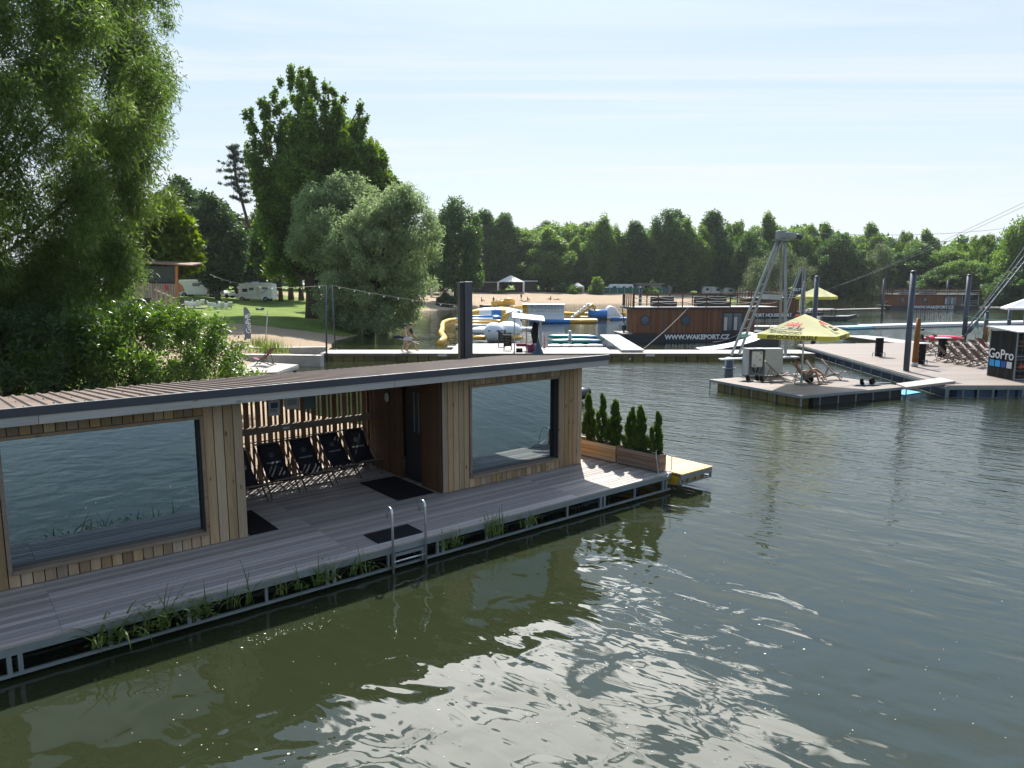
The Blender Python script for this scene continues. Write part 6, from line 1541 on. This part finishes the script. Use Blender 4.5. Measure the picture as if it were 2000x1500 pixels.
mb = MB(); mb.span((tl(262, 583).x, 1.4, tl(262, 583).z-1), (tl(332, 583).x, 1.5, tl(262, 519).z)); mb.build('back_wall', pm('dark_green_glazing', (.03, .045, .035), .3), TB)
mb = MB()
for k in range(5):
    u = 306+k*9; v = 560+k*5.2; a = tl(u, v, TY-3); b_ = tl(u, v+38-k*1.5, TY-3); mb.bar(a, b_, .12, .05)
mb.bar(tl(302, 566, TY-3), tl(343, 584, TY-3), .08, .08); mb.build('stair_railing', M_PSLAT, TB)
mb = MB()
for k in range(5): a = tl(300, 582+k*5, TY-.5-k*.6); mb.span((a.x, a.y-.3, a.z-.15), (a.x+1.5, a.y+.3, a.z))
mb.build('stair_step', M_PSLAT, TB)
l = onG(323, 46.8); mb = MB(); mb.lathe((0, 0, 0), [(.42, 0), (.5, .9), (.52, .92)], 18); o = mb.build('planter_pot', pm('dark_blue_pot', (.015, .02, .05), .5), loc=l); tag(o, 'big dark blue pot beside the terrace stairs', 'pot')
l = onG(303, 47.2); mb = MB()
for k in range(4): mb.lathe((0, 0, k*.22), [(.42, 0), (.45, .1), (.42, .2)], 18)
o = mb.build('round_stool', pm('stacked_brown', (.18, .07, .05), .7), loc=l); tag(o, 'brown ribbed round planter at the foot of the terrace fence', 'pot')
a = tl(322, 556)+TB.location; mb = MB(); mb.extr([(0, -.03, 0), (.25, -.03, -.1), (.22, -.03, -.45), (.03, -.03, -.3)], (0, -.03, 0)); o = mb.build('red_cloth', M_RED, loc=a+Vector((0, -.05, 0))); tag(o, 'red cloth hanging over the terrace fence rail', 'cloth')
# sand terrace edge
for i, (u0, v0, u1, v1, lb) in enumerate(((262, 614, 330, 609, 'pale timber terrace edge on the bank below the stairs'), (405, 632, 432, 629, 'short pale timber edge on the sand above the bush'))):
    p, q = G(u0, v0, 25), G(u1, v1, 25); c = p.copy(); mb = MB(); mb.bar(Vector((0, 0, .1)), q-c+Vector((0, 0, .1)), .35, .35); o = mb.build('timber_edge', M_GREYW, loc=c); tag(o, lb, 'edging')
# parked camper van
M_VAN = pm('cream_paint', (.62, .60, .52), .35, 0, .05); M_TYRE = pm('tyre', (.015, .015, .016), .85); M_VWIN = pm('dark_glass', (.03, .04, .05), .08, 0, .05, spec=.8)
VY = 108; b_ = onG(393, VY); VN = thing('camper_van', b_, 'cream panel camper van with orange swirl parked on the lawn', 'van', rz=R(-4))
k = 1.0; prof = [(-3.0, .35), (-3.0, 2.55), (1.35, 2.6), (1.75, 2.5), (2.55, 1.45), (3.05, 1.2), (3.15, .9), (3.1, .35)]
mb = MB(); mb.extr([(x, -1.0, z) for x, z in prof], (0, 2.0, 0)); mb.build('body', M_VAN, VN, bevel=.12)
mb = MB(); mb.extr([(1.82, -1.01, 2.35), (2.45, -1.01, 1.5), (2.45, .95, 1.5), (1.82, .95, 2.35)], (.06, 0, .05)); mb.build('windscreen', M_VWIN, VN)
mb = MB(); mb.extr([(1.0, -1.03, 1.5), (2.15, -1.03, 1.5), (1.7, -1.03, 2.15), (1.0, -1.03, 2.15)], (0, .03, 0)); mb.build('cab_window', M_VWIN, VN)
mb = MB(); mb.span((-.75, -1.03, 1.6), (.35, -1.0, 2.1)); mb.build('side_window', M_VWIN, VN, bevel=.02)
mb = MB(); mb.extr([(-2.95, -1.02, .7), (-2.0, -1.02, .9), (-2.3, -1.02, 1.7), (-2.9, -1.02, 2.2)], (0, .03, 0)); mb.extr([(1.3, -1.02, .45), (2.0, -1.02, .5), (2.1, -1.02, 1.2), (1.6, -1.02, 1.1)], (0, .03, 0)); mb.build('orange_swirl', M_ORW, VN)
for x in (-2.1, 2.25):
    for y in (-.98, .98): mb = MB(); mb.tube([(x, y-.11, .36), (x, y+.11, .36)], .36, 16); wq = mb.build('wheel', M_TYRE, VN); mb = MB(); mb.tube([(x, y-.13, .36), (x, y-.10, .36)], .2, 12); mb.build('rim', M_GALV, wq)
# white motorhome
VY = 113; b_ = onG(502, VY); MH = thing('motorhome', b_, 'white overcab motorhome parked under the trees behind the pine trunk', 'motorhome')
M_MH = pm('motorhome_white', (.72, .74, .74), .35, 0, .05)
prof = [(2.8, .45), (2.8, 2.75), (1.9, 2.95), (-1.2, 2.95), (-2.4, 2.7), (-2.8, 2.1), (-2.35, 1.9), (-2.5, 1.3), (-2.9, 1.1), (-2.9, .45)]
mb = MB(); mb.extr([(x, -1.1, z) for x, z in prof], (0, 2.2, 0)); mb.build('body', M_MH, MH, bevel=.08)
for x0, x1, z0, z1 in ((-1.9, -1.1, 1.5, 2.0), (-.8, -.1, 1.75, 2.15), (1.2, 2.1, 1.9, 2.35)):
    mb = MB(); mb.span((x0, -1.13, z0), (x1, -1.1, z1)); mb.build('window', M_VWIN, MH, bevel=.02)
mb = MB(); mb.span((.3, -1.125, .6), (.9, -1.1, 2.3)); mb.build('entry_door', M_VAN, MH)
mb = MB(); mb.extr([(.9, -1.12, 1.3), (2.0, -1.12, 1.9), (2.1, -1.12, 1.8), (1.2, -1.12, 1.15)], (0, .03, 0)); mb.span((-2.6, -1.12, 1.0), (2.6, -1.1, 1.05)); mb.build('stripe', M_GREYP, MH)
mb = MB(); mb.span((-.6, -.4, 2.95), (.2, .4, 3.1)); mb.build('roof_hatch', M_MH, MH)
for x in (-2.0, 1.7):
    for y in (-1.05, 1.05): mb = MB(); mb.tube([(x, y-.12, .38), (x, y+.12, .38)], .38, 16); wq = mb.build('wheel', M_TYRE, MH); mb = MB(); mb.tube([(x, y-.14, .38), (x, y-.11, .38)], .2, 12); mb.build('rim', M_GALV, wq)
# white car nose right of the van
b_ = onG(433, 112); CR = thing('parked_car', b_, 'white car nose half hidden behind the dark tree trunk right of the van', 'car', rz=R(-8))
mb = MB(); mb.extr([(x, -.85, z) for x, z in ((-2.0, .35), (-2.05, .85), (-1.6, 1.4), (-.2, 1.42), (.6, .95), (1.9, .8), (2.05, .5), (2.0, .35))], (0, 1.7, 0)); mb.build('body', M_MH, CR, bevel=.1)
mb = MB(); mb.extr([(-1.4, -.87, .95), (.3, -.87, .95), (-.3, -.87, 1.32), (-1.3, -.87, 1.32)], (0, .03, 0)); mb.build('side_window', M_VWIN, CR)
for x in (-1.3, 1.3):
    for y in (-.8, .8): mb = MB(); mb.tube([(x, y-.1, .32), (x, y+.1, .32)], .32, 14); mb.build('wheel', M_TYRE, CR)
# white plastic armchairs
def armchair(label):
    t = thing('armchair', (0, 0, 0), label, 'armchair', 'white plastic armchairs on the lawn')
    mb = MB(); mb.extr([(-.5, -.4, .32), (.42, -.4, .30), (.42, .4, .30), (-.5, .4, .32)], (0, 0, .1)); mb.build('seat', M_WPL, t, bevel=.03)
    mb = MB(); mb.extr([(-.42, -.42, .35), (-.62, -.42, .85), (-.5, -.42, .86), (-.3, -.42, .38)], (0, .84, 0)); mb.build('backrest', M_WPL, t, bevel=.03)
    for s in (-.46, .38): mb = MB(); mb.extr([(-.5, s, .2), (.42, s, .2), (.44, s, .58), (-.55, s, .68)], (0, .08, 0)); mb.build('armrest', M_WPL, t, bevel=.02)
    for x in (-.4, .36):
        for y in (-.36, .36): mb = MB(); mb.bar((x, y, 0), (x*.95, y, .32), .07, .07); mb.build('leg', M_WPL, t)
    return t
ap = armchair(''); used = []
for u, Yd, a, lb in ((358, 88, 10, 'white armchair closest to the orange terrace post'), (366, 86, 200, 'white armchair second from the terrace post'), (376, 85, 190, 'white armchair third from the terrace post'), (387, 90, 170, 'white armchair right end of the cluster before the van wheels'),
                   (413, 88, 20, 'white armchair left of the middle trio on the lawn'), (425, 84, 175, 'white armchair in the centre of the middle trio'), (441, 86, 165, 'white armchair rightmost on the lawn under the dark tree'), (436, 90, 10, 'white armchair back to back with the rightmost one')):
    place(ap, used, onG(u, Yd), R(a), lb)
mb = MB(); mb.span((-2.2, -.9, 0), (2.2, .9, .1)); o = mb.build('low_deck', M_PALEW, loc=onG(366, 83.5)); tag(o, 'low pale deck under the armchairs by the terrace', 'platform')
mb = MB(); mb.ball((0, 0, .1), (.55, .4, .12), 10); mb.ball((.3, .1, .2), (.25, .25, .14), 8); mb.ball((-.35, -.1, .18), (.22, .25, .13), 8); o = mb.build('blanket_heap', pm('blue_blanket', (.06, .07, .11), .9, 0, .5, 6), loc=G(508, 606, 55)); tag(o, 'heap of blue-grey blankets and bags on the lawn behind the flag', 'blanket')
# beach flag
fb = G(483, 668, 40); FG = thing('beach_flag', fb, 'grey feather beach flag with white lettering on the sand', 'flag'); Yq = fb.y
def fl(u, v): return at(u, v, Yq)-fb
mb = MB(); mb.extr([fl(478, 662), fl(475.5, 602), fl(477, 600), fl(482, 602), fl(487, 611), fl(489, 630), fl(489, 662)], (0, .02, 0)); ban = mb.build('banner', pm('grey_banner', (.15, .18, .24), .7), FG)
text('GoPro', .50, M_WHITE, ban, frame(fl(485.5, 632)+Vector((0, -.012, 0)), (0, 0, 1), (-1, 0, 0)), bold=.008, ext=.004)
for i, (v, cc) in enumerate(((618.5, M_WHITE), (627, M_BLUEB), (636, M_BLUEB), (644, M_BLUEB))):
    mb = MB(); p = fl(480.3, v); mb.span((p.x-.06, -.012, p.z-.11), (p.x+.06, -.001, p.z+.11)); mb.build('colour_square', cc, ban)
mb = MB(); mb.tube([fl(489.6, 672), fl(489.4, 630), fl(487.6, 611), fl(482, 601.5), fl(477, 600)], .018, 6); mb.build('pole', M_DARKSTEEL, FG)
mb = MB(); a = G(518, 667, 40); b2_ = at(523, 606, a.y); mb.tube([(0, 0, -.2), b2_-a], .035, 6); o = mb.build('leaning_stake', M_GREYP, loc=a); tag(o, 'thin leaning stake standing in the sand right of the flag', 'stake')

# ---------------- camp behind the far beach
M_TENT = pm('tent_white', (.75, .74, .70), .8, 0, .06, trans=.25)
def tent(u, Yd, w_, h, label, mat=None, name='party_tent'):
    l = onG(u, Yd); t = thing(name, l, label, 'tent'); mat = mat or M_TENT
    mb = MB(); a = w_/2; mb.add([(-a, -a, h*.62), (a, -a, h*.62), (a, a, h*.62), (-a, a, h*.62), (0, 0, h)], [(0, 1, 4), (1, 2, 4), (2, 3, 4), (3, 0, 4)]); mb.build('canopy', mat, t)
    mb = MB()
    for x in (-a, a):
        for y in (-a, a): mb.bar((x, y, 0), (x, y, h*.62), .12, .12)
    mb.build('tent_pole', M_WPL, t)
    mb = MB()
    for x in (-a, a-.5): mb = MB(); mb.extr([(x, -a-.02, 0.1), (x+.3, -a-.02, .1), (x+.5, -a-.02, h*.62), (x, -a-.02, h*.62)], (0, .04, 0)); mb.build('side_curtain', mat, t)
tent(998, 202, 7.5, 5.0, 'big white party tent behind the sand beach')
tent(860, 165, 4.0, 3.2, 'small white tent between the round willow and the dark tree')
tent(1128, 205, 3.4, 3.0, 'small white tent behind the climbing wall bushes')
tent(872, 170, 3.0, 2.6, 'white awning right of the small white tent')
def hut(u, Yd, w_, h, d_, label, wall, roof):
    l = onG(u, Yd); t = thing('hut', l, label, 'hut'); mb = MB(); mb.span((-w_/2, 0, 0), (w_/2, d_, h)); mb.build('wall', wall, t)
    mb = MB(); mb.span((-w_/2-.6, -1.2, h+.02), (w_/2+.6, d_+.3, h+.3)); mb.build('roof', roof, t)
    mb = MB(); mb.span((-w_*.2, -.05, 0), (w_*.05, -.01, 2.1)); mb.build('door', M_DARKBOX, t)
M_DKB = pm('dark_brown_wall', (.05, .035, .03), .8)
hut(945, 205, 9, 2.8, 4, 'long dark beach hut with pale roof edge left of the party tent', M_DKB, M_GREYW); hut(1026, 208, 6, 3.0, 4, 'dark beach bar with white roof right of the party tent', M_DKB, M_WPL)
mb = MB(); mb.tube([(0, 0, 0), (0, 0, 2.1)], .05, 6); mb.lathe((0, 0, 2.0), [(1.4, 0), (.8, .35), (.1, .6)], 14); o = mb.build('beach_umbrella', M_RED, loc=onG(864, 152)); tag(o, 'red beach umbrella on the grass between willow and dark tree', 'umbrella')
M_GRF = pm('green_fence', (.02, .10, .08), .8)
FN = thing('camp_fence', onG(1245, 202), 'green screen fence of the campsite behind the beach', 'fence'); mb = MB(); mb.span((-12, 0, 0), (9, .06, 1.7)); mb.build('screen', M_GRF, FN); mb = MB()
for k in range(11): mb.span((-12+k*2.1, -.06, 0), (-11.92+k*2.1, -.01, 1.8))
mb.build('fence_post', M_GREYP, FN)
def caravan(label):
    t = thing('caravan', (0, 0, 0), label, 'caravan', 'caravans in the camp')
    mb = MB(); mb.extr([(-2.6, -1.1, .4), (2.5, -1.1, .4), (2.8, -1.1, 1.2), (2.3, -1.1, 2.5), (-2.2, -1.1, 2.55), (-2.8, -1.1, 1.5)], (0, 2.2, 0)); mb.build('body', M_MH, t, bevel=.12)
    for x in (-1.4, .9): mb = MB(); mb.span((x, -1.13, 1.35), (x+1.0, -1.1, 1.95)); mb.build('window', M_VWIN, t)
    mb = MB(); mb.span((-.1, -1.13, .55), (.55, -1.1, 2.15)); mb.build('door', M_VAN, t)
    for y in (-1.0, 1.0): mb = MB(); mb.tube([(0, y-.1, .32), (0, y+.1, .32)], .32, 12); mb.build('wheel', M_TYRE, t)
    return t
cvp = caravan(''); used = []
for u, Yd, sx, lb in ((1206, 206, 1.0, 'white caravan behind the green fence, left of two'), (1222, 205, .8, 'white caravan behind the green fence, right of two'), (1319, 220, .8, 'caravan roof glimpsed above the second pentagon window'), (1385, 216, .9, 'white caravan above the houseboat rail, left of the middle pair'), (1405, 216, .9, 'white caravan above the houseboat rail, right of the middle pair'), (1431, 214, 1.1, 'white caravan seen just left of the tower ladder'), (1468, 205, 1.2, 'caravan seen behind the tower ladder leg'), (1652, 236, 1.3, 'caravan with awning right of the far steel post'), (1618, 240, 1.2, 'caravan half hidden left of the parked dark car')):
    place(cvp, used, onG(u, Yd), random.uniform(-.1, .1), lb, sc=(sx, 1, 1))
hut(1268, 207, 7, 2.6, 3, 'pale caravan porch with flat roof behind the beach end', M_GREYW, M_PALEW)
l = onG(1612, 231); CR2 = thing('parked_car', l, 'dark car parked on the far bank beyond the far parasol', 'car')
mb = MB(); mb.extr([(x, -.85, z) for x, z in ((-2.1, .35), (-2.1, .9), (-1.5, 1.45), (.2, 1.45), (1.0, .95), (2.0, .85), (2.1, .35))], (0, 1.7, 0)); mb.build('body', pm('dark_car_paint', (.02, .025, .035), .25), CR2, bevel=.1)
mb = MB(); mb.extr([(-1.4, -.87, .95), (.7, -.87, .95), (.1, -.87, 1.35), (-1.3, -.87, 1.35)], (0, .03, 0)); mb.build('side_window', M_VWIN, CR2)
for x in (-1.3, 1.3): mb = MB(); mb.tube([(x, -.9, .33), (x, -.7, .33)], .33, 12); mb.build('wheel', M_TYRE, CR2)
# dark floats at the far beach water line
for u, lb in ((952, 'dark floating box left of a pair at the beach edge'), (980, 'dark floating box right of a pair at the beach edge')):
    mb = MB(); mb.span((-1.6, -.6, -.1), (1.6, .6, .55)); o = mb.build('floating_box', M_HULL, loc=P(u, 601, 0), bevel=.06); tag(o, lb, 'float')

# ---------------- people
def skin_mesh(name, J, E, mat, parent, sub=1, root='pelvis', extra=None):
    names = list(J); me = bpy.data.meshes.new(name); me.from_pydata([J[n][0] for n in names], [(names.index(a), names.index(b)) for a, b in E], [])
    o = bpy.data.objects.new(name, me); COL.objects.link(o)
    sk = o.modifiers.new('skin', 'SKIN'); sk.use_smooth_shade = True
    for i, n in enumerate(names):
        r = J[n][1]; me.skin_vertices[0].data[i].radius = (r, r) if not isinstance(r, tuple) else r
        me.skin_vertices[0].data[i].use_root = (n == root)
    sb = o.modifiers.new('sub', 'SUBSURF'); sb.levels = sub; sb.render_levels = sub
    bpy.context.view_layer.update()
    m2 = bpy.data.meshes.new_from_object(o.evaluated_get(bpy.context.evaluated_depsgraph_get()))
    bpy.data.objects.remove(o); bpy.data.meshes.remove(me)
    m2.materials.clear(); m2.materials.append(mat); m2.name = name
    if extra:
        import bmesh
        bm = bmesh.new(); bm.from_mesh(m2); t = bpy.data.meshes.new('t'); t.from_pydata(extra.v, [], extra.f); bm.from_mesh(t); bm.to_mesh(m2); bm.free(); bpy.data.meshes.remove(t)
        m2.polygons.foreach_set('use_smooth', [True]*len(m2.polygons))
    o = bpy.data.objects.new(name, m2); COL.objects.link(o); o.parent = parent; return o
M_SKIN = pm('skin', (.46, .27, .19), .55, 0, .08); M_SKINT = pm('tanned_skin', (.30, .15, .09), .5, 0, .08); M_HAIRD = pm('dark_hair', (.02, .014, .01), .6); M_HAIRB = pm('brown_hair', (.09, .05, .03), .6)
M_EYE = pm('eye', (.03, .02, .02), .3)
def person(label, loc, rz, J, skin=None, hair=None, hat=None, tops=None, bottoms=None, shoes=None, group=None, face=(0, -1, 0), detail=True, long_hair=False):
    """J: joint name -> position; the figure faces 'face' in its own frame"""
    t = thing('person', loc, label, 'person', group, rz)
    V_ = {k: Vector(v) for k, v in J.items()}
    rad = dict(pelvis=.125, waist=.105, chest=(.15, .115), neckb=.07, neck=.052, head0=.072, head1=.098, head2=.085, shL=.058, shR=.058, elL=.040, elR=.040, wrL=.027, wrR=.027, haL=.036, haR=.036, hiL=.09, hiR=.09, knL=.056, knR=.056, anL=.036, anR=.036, toL=.03, toR=.03)
    up = (V_['head']-V_['neck']).normalized(); V_['head0'] = V_['neck']+up*.07; V_['head1'] = V_['neck']+up*.15; V_['head2'] = V_['neck']+up*.23
    f = Vector(face).normalized()
    JJ = {k: (V_[k], rad[k]) for k in rad if k in V_}
    E_ = [('pelvis', 'waist'), ('waist', 'chest'), ('chest', 'neckb'), ('neckb', 'neck'), ('neck', 'head0'), ('head0', 'head1'), ('head1', 'head2')]
    for s in 'LR': E_ += [('chest', 'sh'+s), ('sh'+s, 'el'+s), ('el'+s, 'wr'+s), ('wr'+s, 'ha'+s), ('pelvis', 'hi'+s), ('hi'+s, 'kn'+s), ('kn'+s, 'an'+s), ('an'+s, 'to'+s)]
    ex = MB()
    for s in 'LR':
        w_, h = V_['wr'+s], V_['ha'+s]; d = (h-w_).normalized(); sd = d.cross(Vector((0, 0, 1)) if abs(d.z) < .8 else Vector((1, 0, 0))).normalized()
        for q, (o_, ln) in enumerate(((-.028, .062), (-.010, .075), (.010, .072), (.028, .055))):
            a = h+sd*o_+d*.01; cv = d.lerp(f*-.0+Vector((0, 0, -1)), .25+.05*q).normalized(); ex.tube([a, a+d*ln*.5, a+d*ln*.5+cv*ln*.5], [.0095, .009, .0065], 6)
        a = w_.lerp(h, .5)+sd*.03; ex.tube([a, a+sd*.025+d*.025, a+sd*.03+d*.055], [.011, .010, .007], 6)
    hc = V_['head1']; rt = f.cross(up).normalized()
    ex.ball(hc+f*.105-up*.01, (.014, .016, .02), 6)
    for s in (-1, 1): ex.ball(hc+rt*s*.10, (.016, .02, .03), 6)
    skin_mesh('body', JJ, E_, skin or M_SKIN, t, 1, extra=ex)
    if detail:
        mb = MB()
        for s in (-1, 1): mb.ball(hc+f*.093+rt*s*.034+up*.015, .012, 6)
        mb.build('eyes', M_EYE, t); mb = MB(); mb.ball(hc+f*.09-up*.045, (.022, .014, .007), 6); mb.build('mouth', pm('lips', (.35, .10, .08), .5) if 'lips' not in bpy.data.materials else bpy.data.materials['lips'], t)
    if hair:
        mb = MB(); mb.ball(hc+up*.045-f*.022, (.108, .108, .098), 12)
        if long_hair: mb.tube([hc-f*.07+up*.02, hc-f*.105-up*.09, hc-f*.09-up*.2], [.06, .05, .02], 8)
        mb.build('hair', hair, t)
    if hat:
        mb = MB(); mb.ball(hc+up*.075, (.118, .118, .08), 12); c_ = hc+up*.07; mb.extr([c_+f*.05+rt*.09, c_+f*.20+rt*.07, c_+f*.20-rt*.07, c_+f*.05-rt*.09], up*.014); mb.build('cap', hat, t)
    def cover(name, keys, edges, grow, mat):
        JJ2 = {}
        for k in keys:
            r = rad[k]; r = tuple(x+grow for x in r) if isinstance(r, tuple) else r+grow; JJ2[k] = (V_[k], r)
        skin_mesh(name, JJ2, edges, mat, t, 1, root=keys[0])
    if tops:
        for s in 'LR': V_['sl'+s] = V_['sh'+s].lerp(V_['el'+s], .75); rad['sl'+s] = .05
        if tops[1] == 'shirt': cover('shirt', ['chest', 'waist', 'pelvis', 'shL', 'shR', 'slL', 'slR', 'neckb'], [('pelvis', 'waist'), ('waist', 'chest'), ('chest', 'shL'), ('chest', 'shR'), ('shL', 'slL'), ('shR', 'slR'), ('chest', 'neckb')], .018, tops[0])
        else: cover('bikini_top', ['chest', 'waist'], [('chest', 'waist')], .008, tops[0])
    if bottoms:
        k_ = .85 if bottoms[1] == 'shorts' else .25
        for s in 'LR': V_['th'+s] = V_['hi'+s].lerp(V_['kn'+s], k_); rad['th'+s] = .075 if k_ > .5 else .085
        cover('shorts' if k_ > .5 else 'swim_bottoms', ['pelvis', 'hiL', 'hiR', 'thL', 'thR'], [('pelvis', 'hiL'), ('pelvis', 'hiR'), ('hiL', 'thL'), ('hiR', 'thR')], .02 if k_ > .5 else .008, bottoms[0])
    if shoes:
        mb = MB()
        for s in 'LR': mb.bar(V_['an'+s]-(V_['to'+s]-V_['an'+s]).normalized()*.05-Vector((0, 0, .035)), V_['to'+s]+(V_['to'+s]-V_['an'+s]).normalized()*.07-Vector((0, 0, .005)), .09, .025)
        mb.build('sandals', shoes, t)
    return t
def stand(h=1.7, stride=.25, armL=(0, 0), armR=(0, 0), lean=0):
    """walking towards -Y"""
    k = h/1.7; J = dict(pelvis=(0, 0, .93), waist=(0, -.01-lean*.3, 1.10), chest=(0, -.01-lean, 1.30), neckb=(0, -lean, 1.42), neck=(0, -.01-lean*1.1, 1.47), head=(0, -.02-lean*1.2, 1.70),
        shL=(.17, -lean, 1.38), shR=(-.17, -lean, 1.38), elL=(.22, .03+armL[0], 1.10), elR=(-.22, .03+armR[0], 1.10), wrL=(.21, -.06+armL[1], .88), wrR=(-.21, -.06+armR[1], .88), haL=(.20, -.09+armL[1], .81), haR=(-.20, -.09+armR[1], .81),
        hiL=(.09, 0, .88), hiR=(-.09, 0, .88), knL=(.10, -.04-stride*.55, .50), knR=(-.10, -.02+stride*.35, .50), anL=(.10, .02-stride, .09), anR=(-.10, .06+stride, .12), toL=(.11, -.12-stride, .04), toR=(-.11, -.06+stride, .035))
    return {a: tuple(Vector(b)*k) for a, b in J.items()}
M_BIK = pm('pale_bikini', (.45, .42, .36), .7); M_BLK = pm('black_cloth', (.012, .012, .016), .85); M_NAVY = pm('navy_cloth', (.02, .025, .05), .85)
WK = 'people walking on the jetty'
l = P(791.5, 688, .45); l.z = .455; person('woman in dark cap and pale bikini walking along the jetty with an oar', l, R(90), stand(1.70, .14, (-.02, -.1), (-.05, -.28)), hair=M_HAIRD, hat=M_BLK, tops=(M_BIK, 'bikini'), bottoms=(M_BLK, 'bottom'), shoes=M_BLACK, group=WK, long_hair=True)
l = P(803.5, 686, .45); l.z = .455; person('man in black t-shirt and black shorts striding ahead along the jetty with an oar', l, R(90), stand(1.72, .30, (-.05, -.25), (.05, -.05)), hair=M_HAIRD, tops=(M_BLK, 'shirt'), bottoms=(M_BLK, 'shorts'), shoes=M_BLACK, group=WK)
for (u0, v0, u1, v1, lb) in ((773, 661, 820, 668, 'white oar carried level by the walking woman'), (797, 663, 819, 672, 'white oar sloping down, carried by the walking man')):
    a = at(u0, v0, 43.9); b_ = at(u1, v1, 43.9 if u0 < 790 else 44.6); mb = MB(); mb.tube([(0, 0, 0), b_-a], .022, 6); o = mb.build('oar', M_WPL, loc=a); tag(o, lb, 'oar')
    mb = MB(); mb.ball(Vector((.12 if u0 < 790 else .0, 0, .06)), (.3, .03, .12), 8); mb.build('blade', M_NAVY if u0 < 790 else M_WPL, o)
# reclining bather in the occupied deckchair (frame of the chair)
c2 = CH2
J = dict(pelvis=(.08, 0, .29), waist=(-.04, 0, .42), chest=(-.17, 0, .60), neckb=(-.24, 0, .72), neck=(-.25, 0, .77), head=(-.20, 0, .99),
     shL=(-.20, .17, .67), shR=(-.20, -.17, .67), elL=(-.02, .25, .46), elR=(.0, -.25, .46), wrL=(.20, .10, .52), wrR=(.20, -.10, .50), haL=(.26, .05, .55), haR=(.26, -.05, .53),
     hiL=(.12, .10, .29), hiR=(.12, -.10, .29), knL=(.52, .14, .62), knR=(.50, -.12, .55), anL=(.88, .10, .34), anR=(.66, -.10, .10), toL=(1.0, .10, .32), toR=(.80, -.10, .05))
bp_ = person('person in a wide black cap reclining in a deckchair with knees up', c2.location.copy(), c2.rotation_euler.z, J, skin=M_SKINT, hair=M_HAIRB, hat=M_BLK, bottoms=(pm('patterned_shorts', (.16, .13, .12), .85, 0, .6, 14), 'shorts'), face=(1, 0, -.35))
# booth attendant at the mooring dock
l = P(1557, 640, .42); l = Vector((l.x*.93, l.y*.93, .43)); person('person in orange vest standing on the mooring dock beside the white box', l, R(0), stand(1.75, .05, (0, -.1), (0, -.1)), skin=M_SKINT, hair=M_HAIRB, tops=(pm('orange_vest', (.65, .14, .05), .8), 'shirt'), bottoms=(M_NAVY, 'shorts'))
# man standing at the round table behind the totem post
l = P(1797, 703, .5); l.z = .505; person('person in dark blue standing behind the table at the totem post', l, R(60), stand(1.7, .05, (0, -.2), (0, -.2)), skin=M_SKINT, hair=M_HAIRD, tops=(M_NAVY, 'shirt'), bottoms=(M_NAVY, 'shorts'))
# people on the far beach
def sit():
    return dict(pelvis=(0, 0, .14), waist=(0, .05, .32), chest=(0, .10, .50), neckb=(0, .08, .62), neck=(0, .07, .67), head=(0, .05, .90), shL=(.17, .08, .57), shR=(-.17, .08, .57), elL=(.25, .22, .34), elR=(-.24, -.05, .36), wrL=(.26, .32, .10), wrR=(-.16, -.26, .38), haL=(.27, .35, .05), haR=(-.12, -.32, .40),
        hiL=(.09, -.02, .14), hiR=(-.09, -.02, .14), knL=(.13, -.42, .42), knR=(-.11, -.44, .34), anL=(.12, -.72, .06), anR=(-.10, -.82, .06), toL=(.12, -.84, .03), toR=(-.10, -.94, .03))
def lie():
    return dict(pelvis=(0, 0, .13), waist=(-.2, 0, .13), chest=(-.42, 0, .15), neckb=(-.56, 0, .17), neck=(-.62, 0, .18), head=(-.85, 0, .20), shL=(-.50, .18, .14), shR=(-.50, -.18, .14), elL=(-.28, .30, .08), elR=(-.60, -.38, .08), wrL=(-.05, .28, .06), wrR=(-.80, -.30, .08), haL=(.02, .27, .05), haR=(-.86, -.24, .08),
        hiL=(.08, .09, .12), hiR=(.08, -.09, .12), knL=(.46, .12, .12), knR=(.42, -.12, .36), anL=(.86, .12, .07), anR=(.62, -.12, .06), toL=(.96, .12, .10), toR=(.74, -.12, .03))
BP = 'people on the far sand beach'
for (u, v, J_, rz_v, lb, top, bot) in ((941, 590, sit(), 60, 'tanned person sitting on the sand at the left of the far beach', None, M_RED), (964, 596, stand(1.7, .1), 20, 'person in dark swimwear standing at the water edge of the far beach', M_BLK, M_BLK),
      (976, 589, lie(), 10, 'person lying on a pale towel on the far beach left of the standing one', None, M_NAVY), (987, 594, sit(), -40, 'small person crouching near the water on the far beach', M_RED, M_RED),
      (1018, 588, stand(1.72, .05), -20, 'dark-haired person standing in the middle of the far beach', M_NAVY, M_NAVY), (1031, 588, sit(), 40, 'person in dark top sitting right of the standing one on the far beach', M_BLK, M_BLK),
      (1075, 587, sit(), -70, 'person sitting behind the climbing wall on the far beach', None, M_NAVY), (1088, 587, lie(), 4, 'person lying on the sand farthest right on the far beach', None, M_RED), (1021, 590, lie(), 170, 'person lying at the feet of the standing one on the far beach', None, M_BLK)):
    l = G(u, v-1, 120); sc_ = 1.0
    o = person(lb, l, R(rz_v), J_, skin=M_SKINT, hair=M_HAIRD, tops=(top, 'shirt') if top else None, bottoms=(bot, 'bottom'), group=BP, detail=False, face=(0, -1, 0) if 'lying' not in lb else (0, 0, 1))
for u, v, cc, lb in ((976, 589, (.6, .6, .62), 'pale towel under the lying person on the far beach'), (1025, 590, (.55, .5, .55), 'pale towel under the group in the middle of the far beach')):
    l = G(u, v-1, 120); mb = MB(); mb.span((-1.1, -.5, .06), (1.1, .5, .09)); o = mb.build('beach_towel', pm('towel_'+str(u), cc, .9), loc=l); tag(o, lb, 'towel')
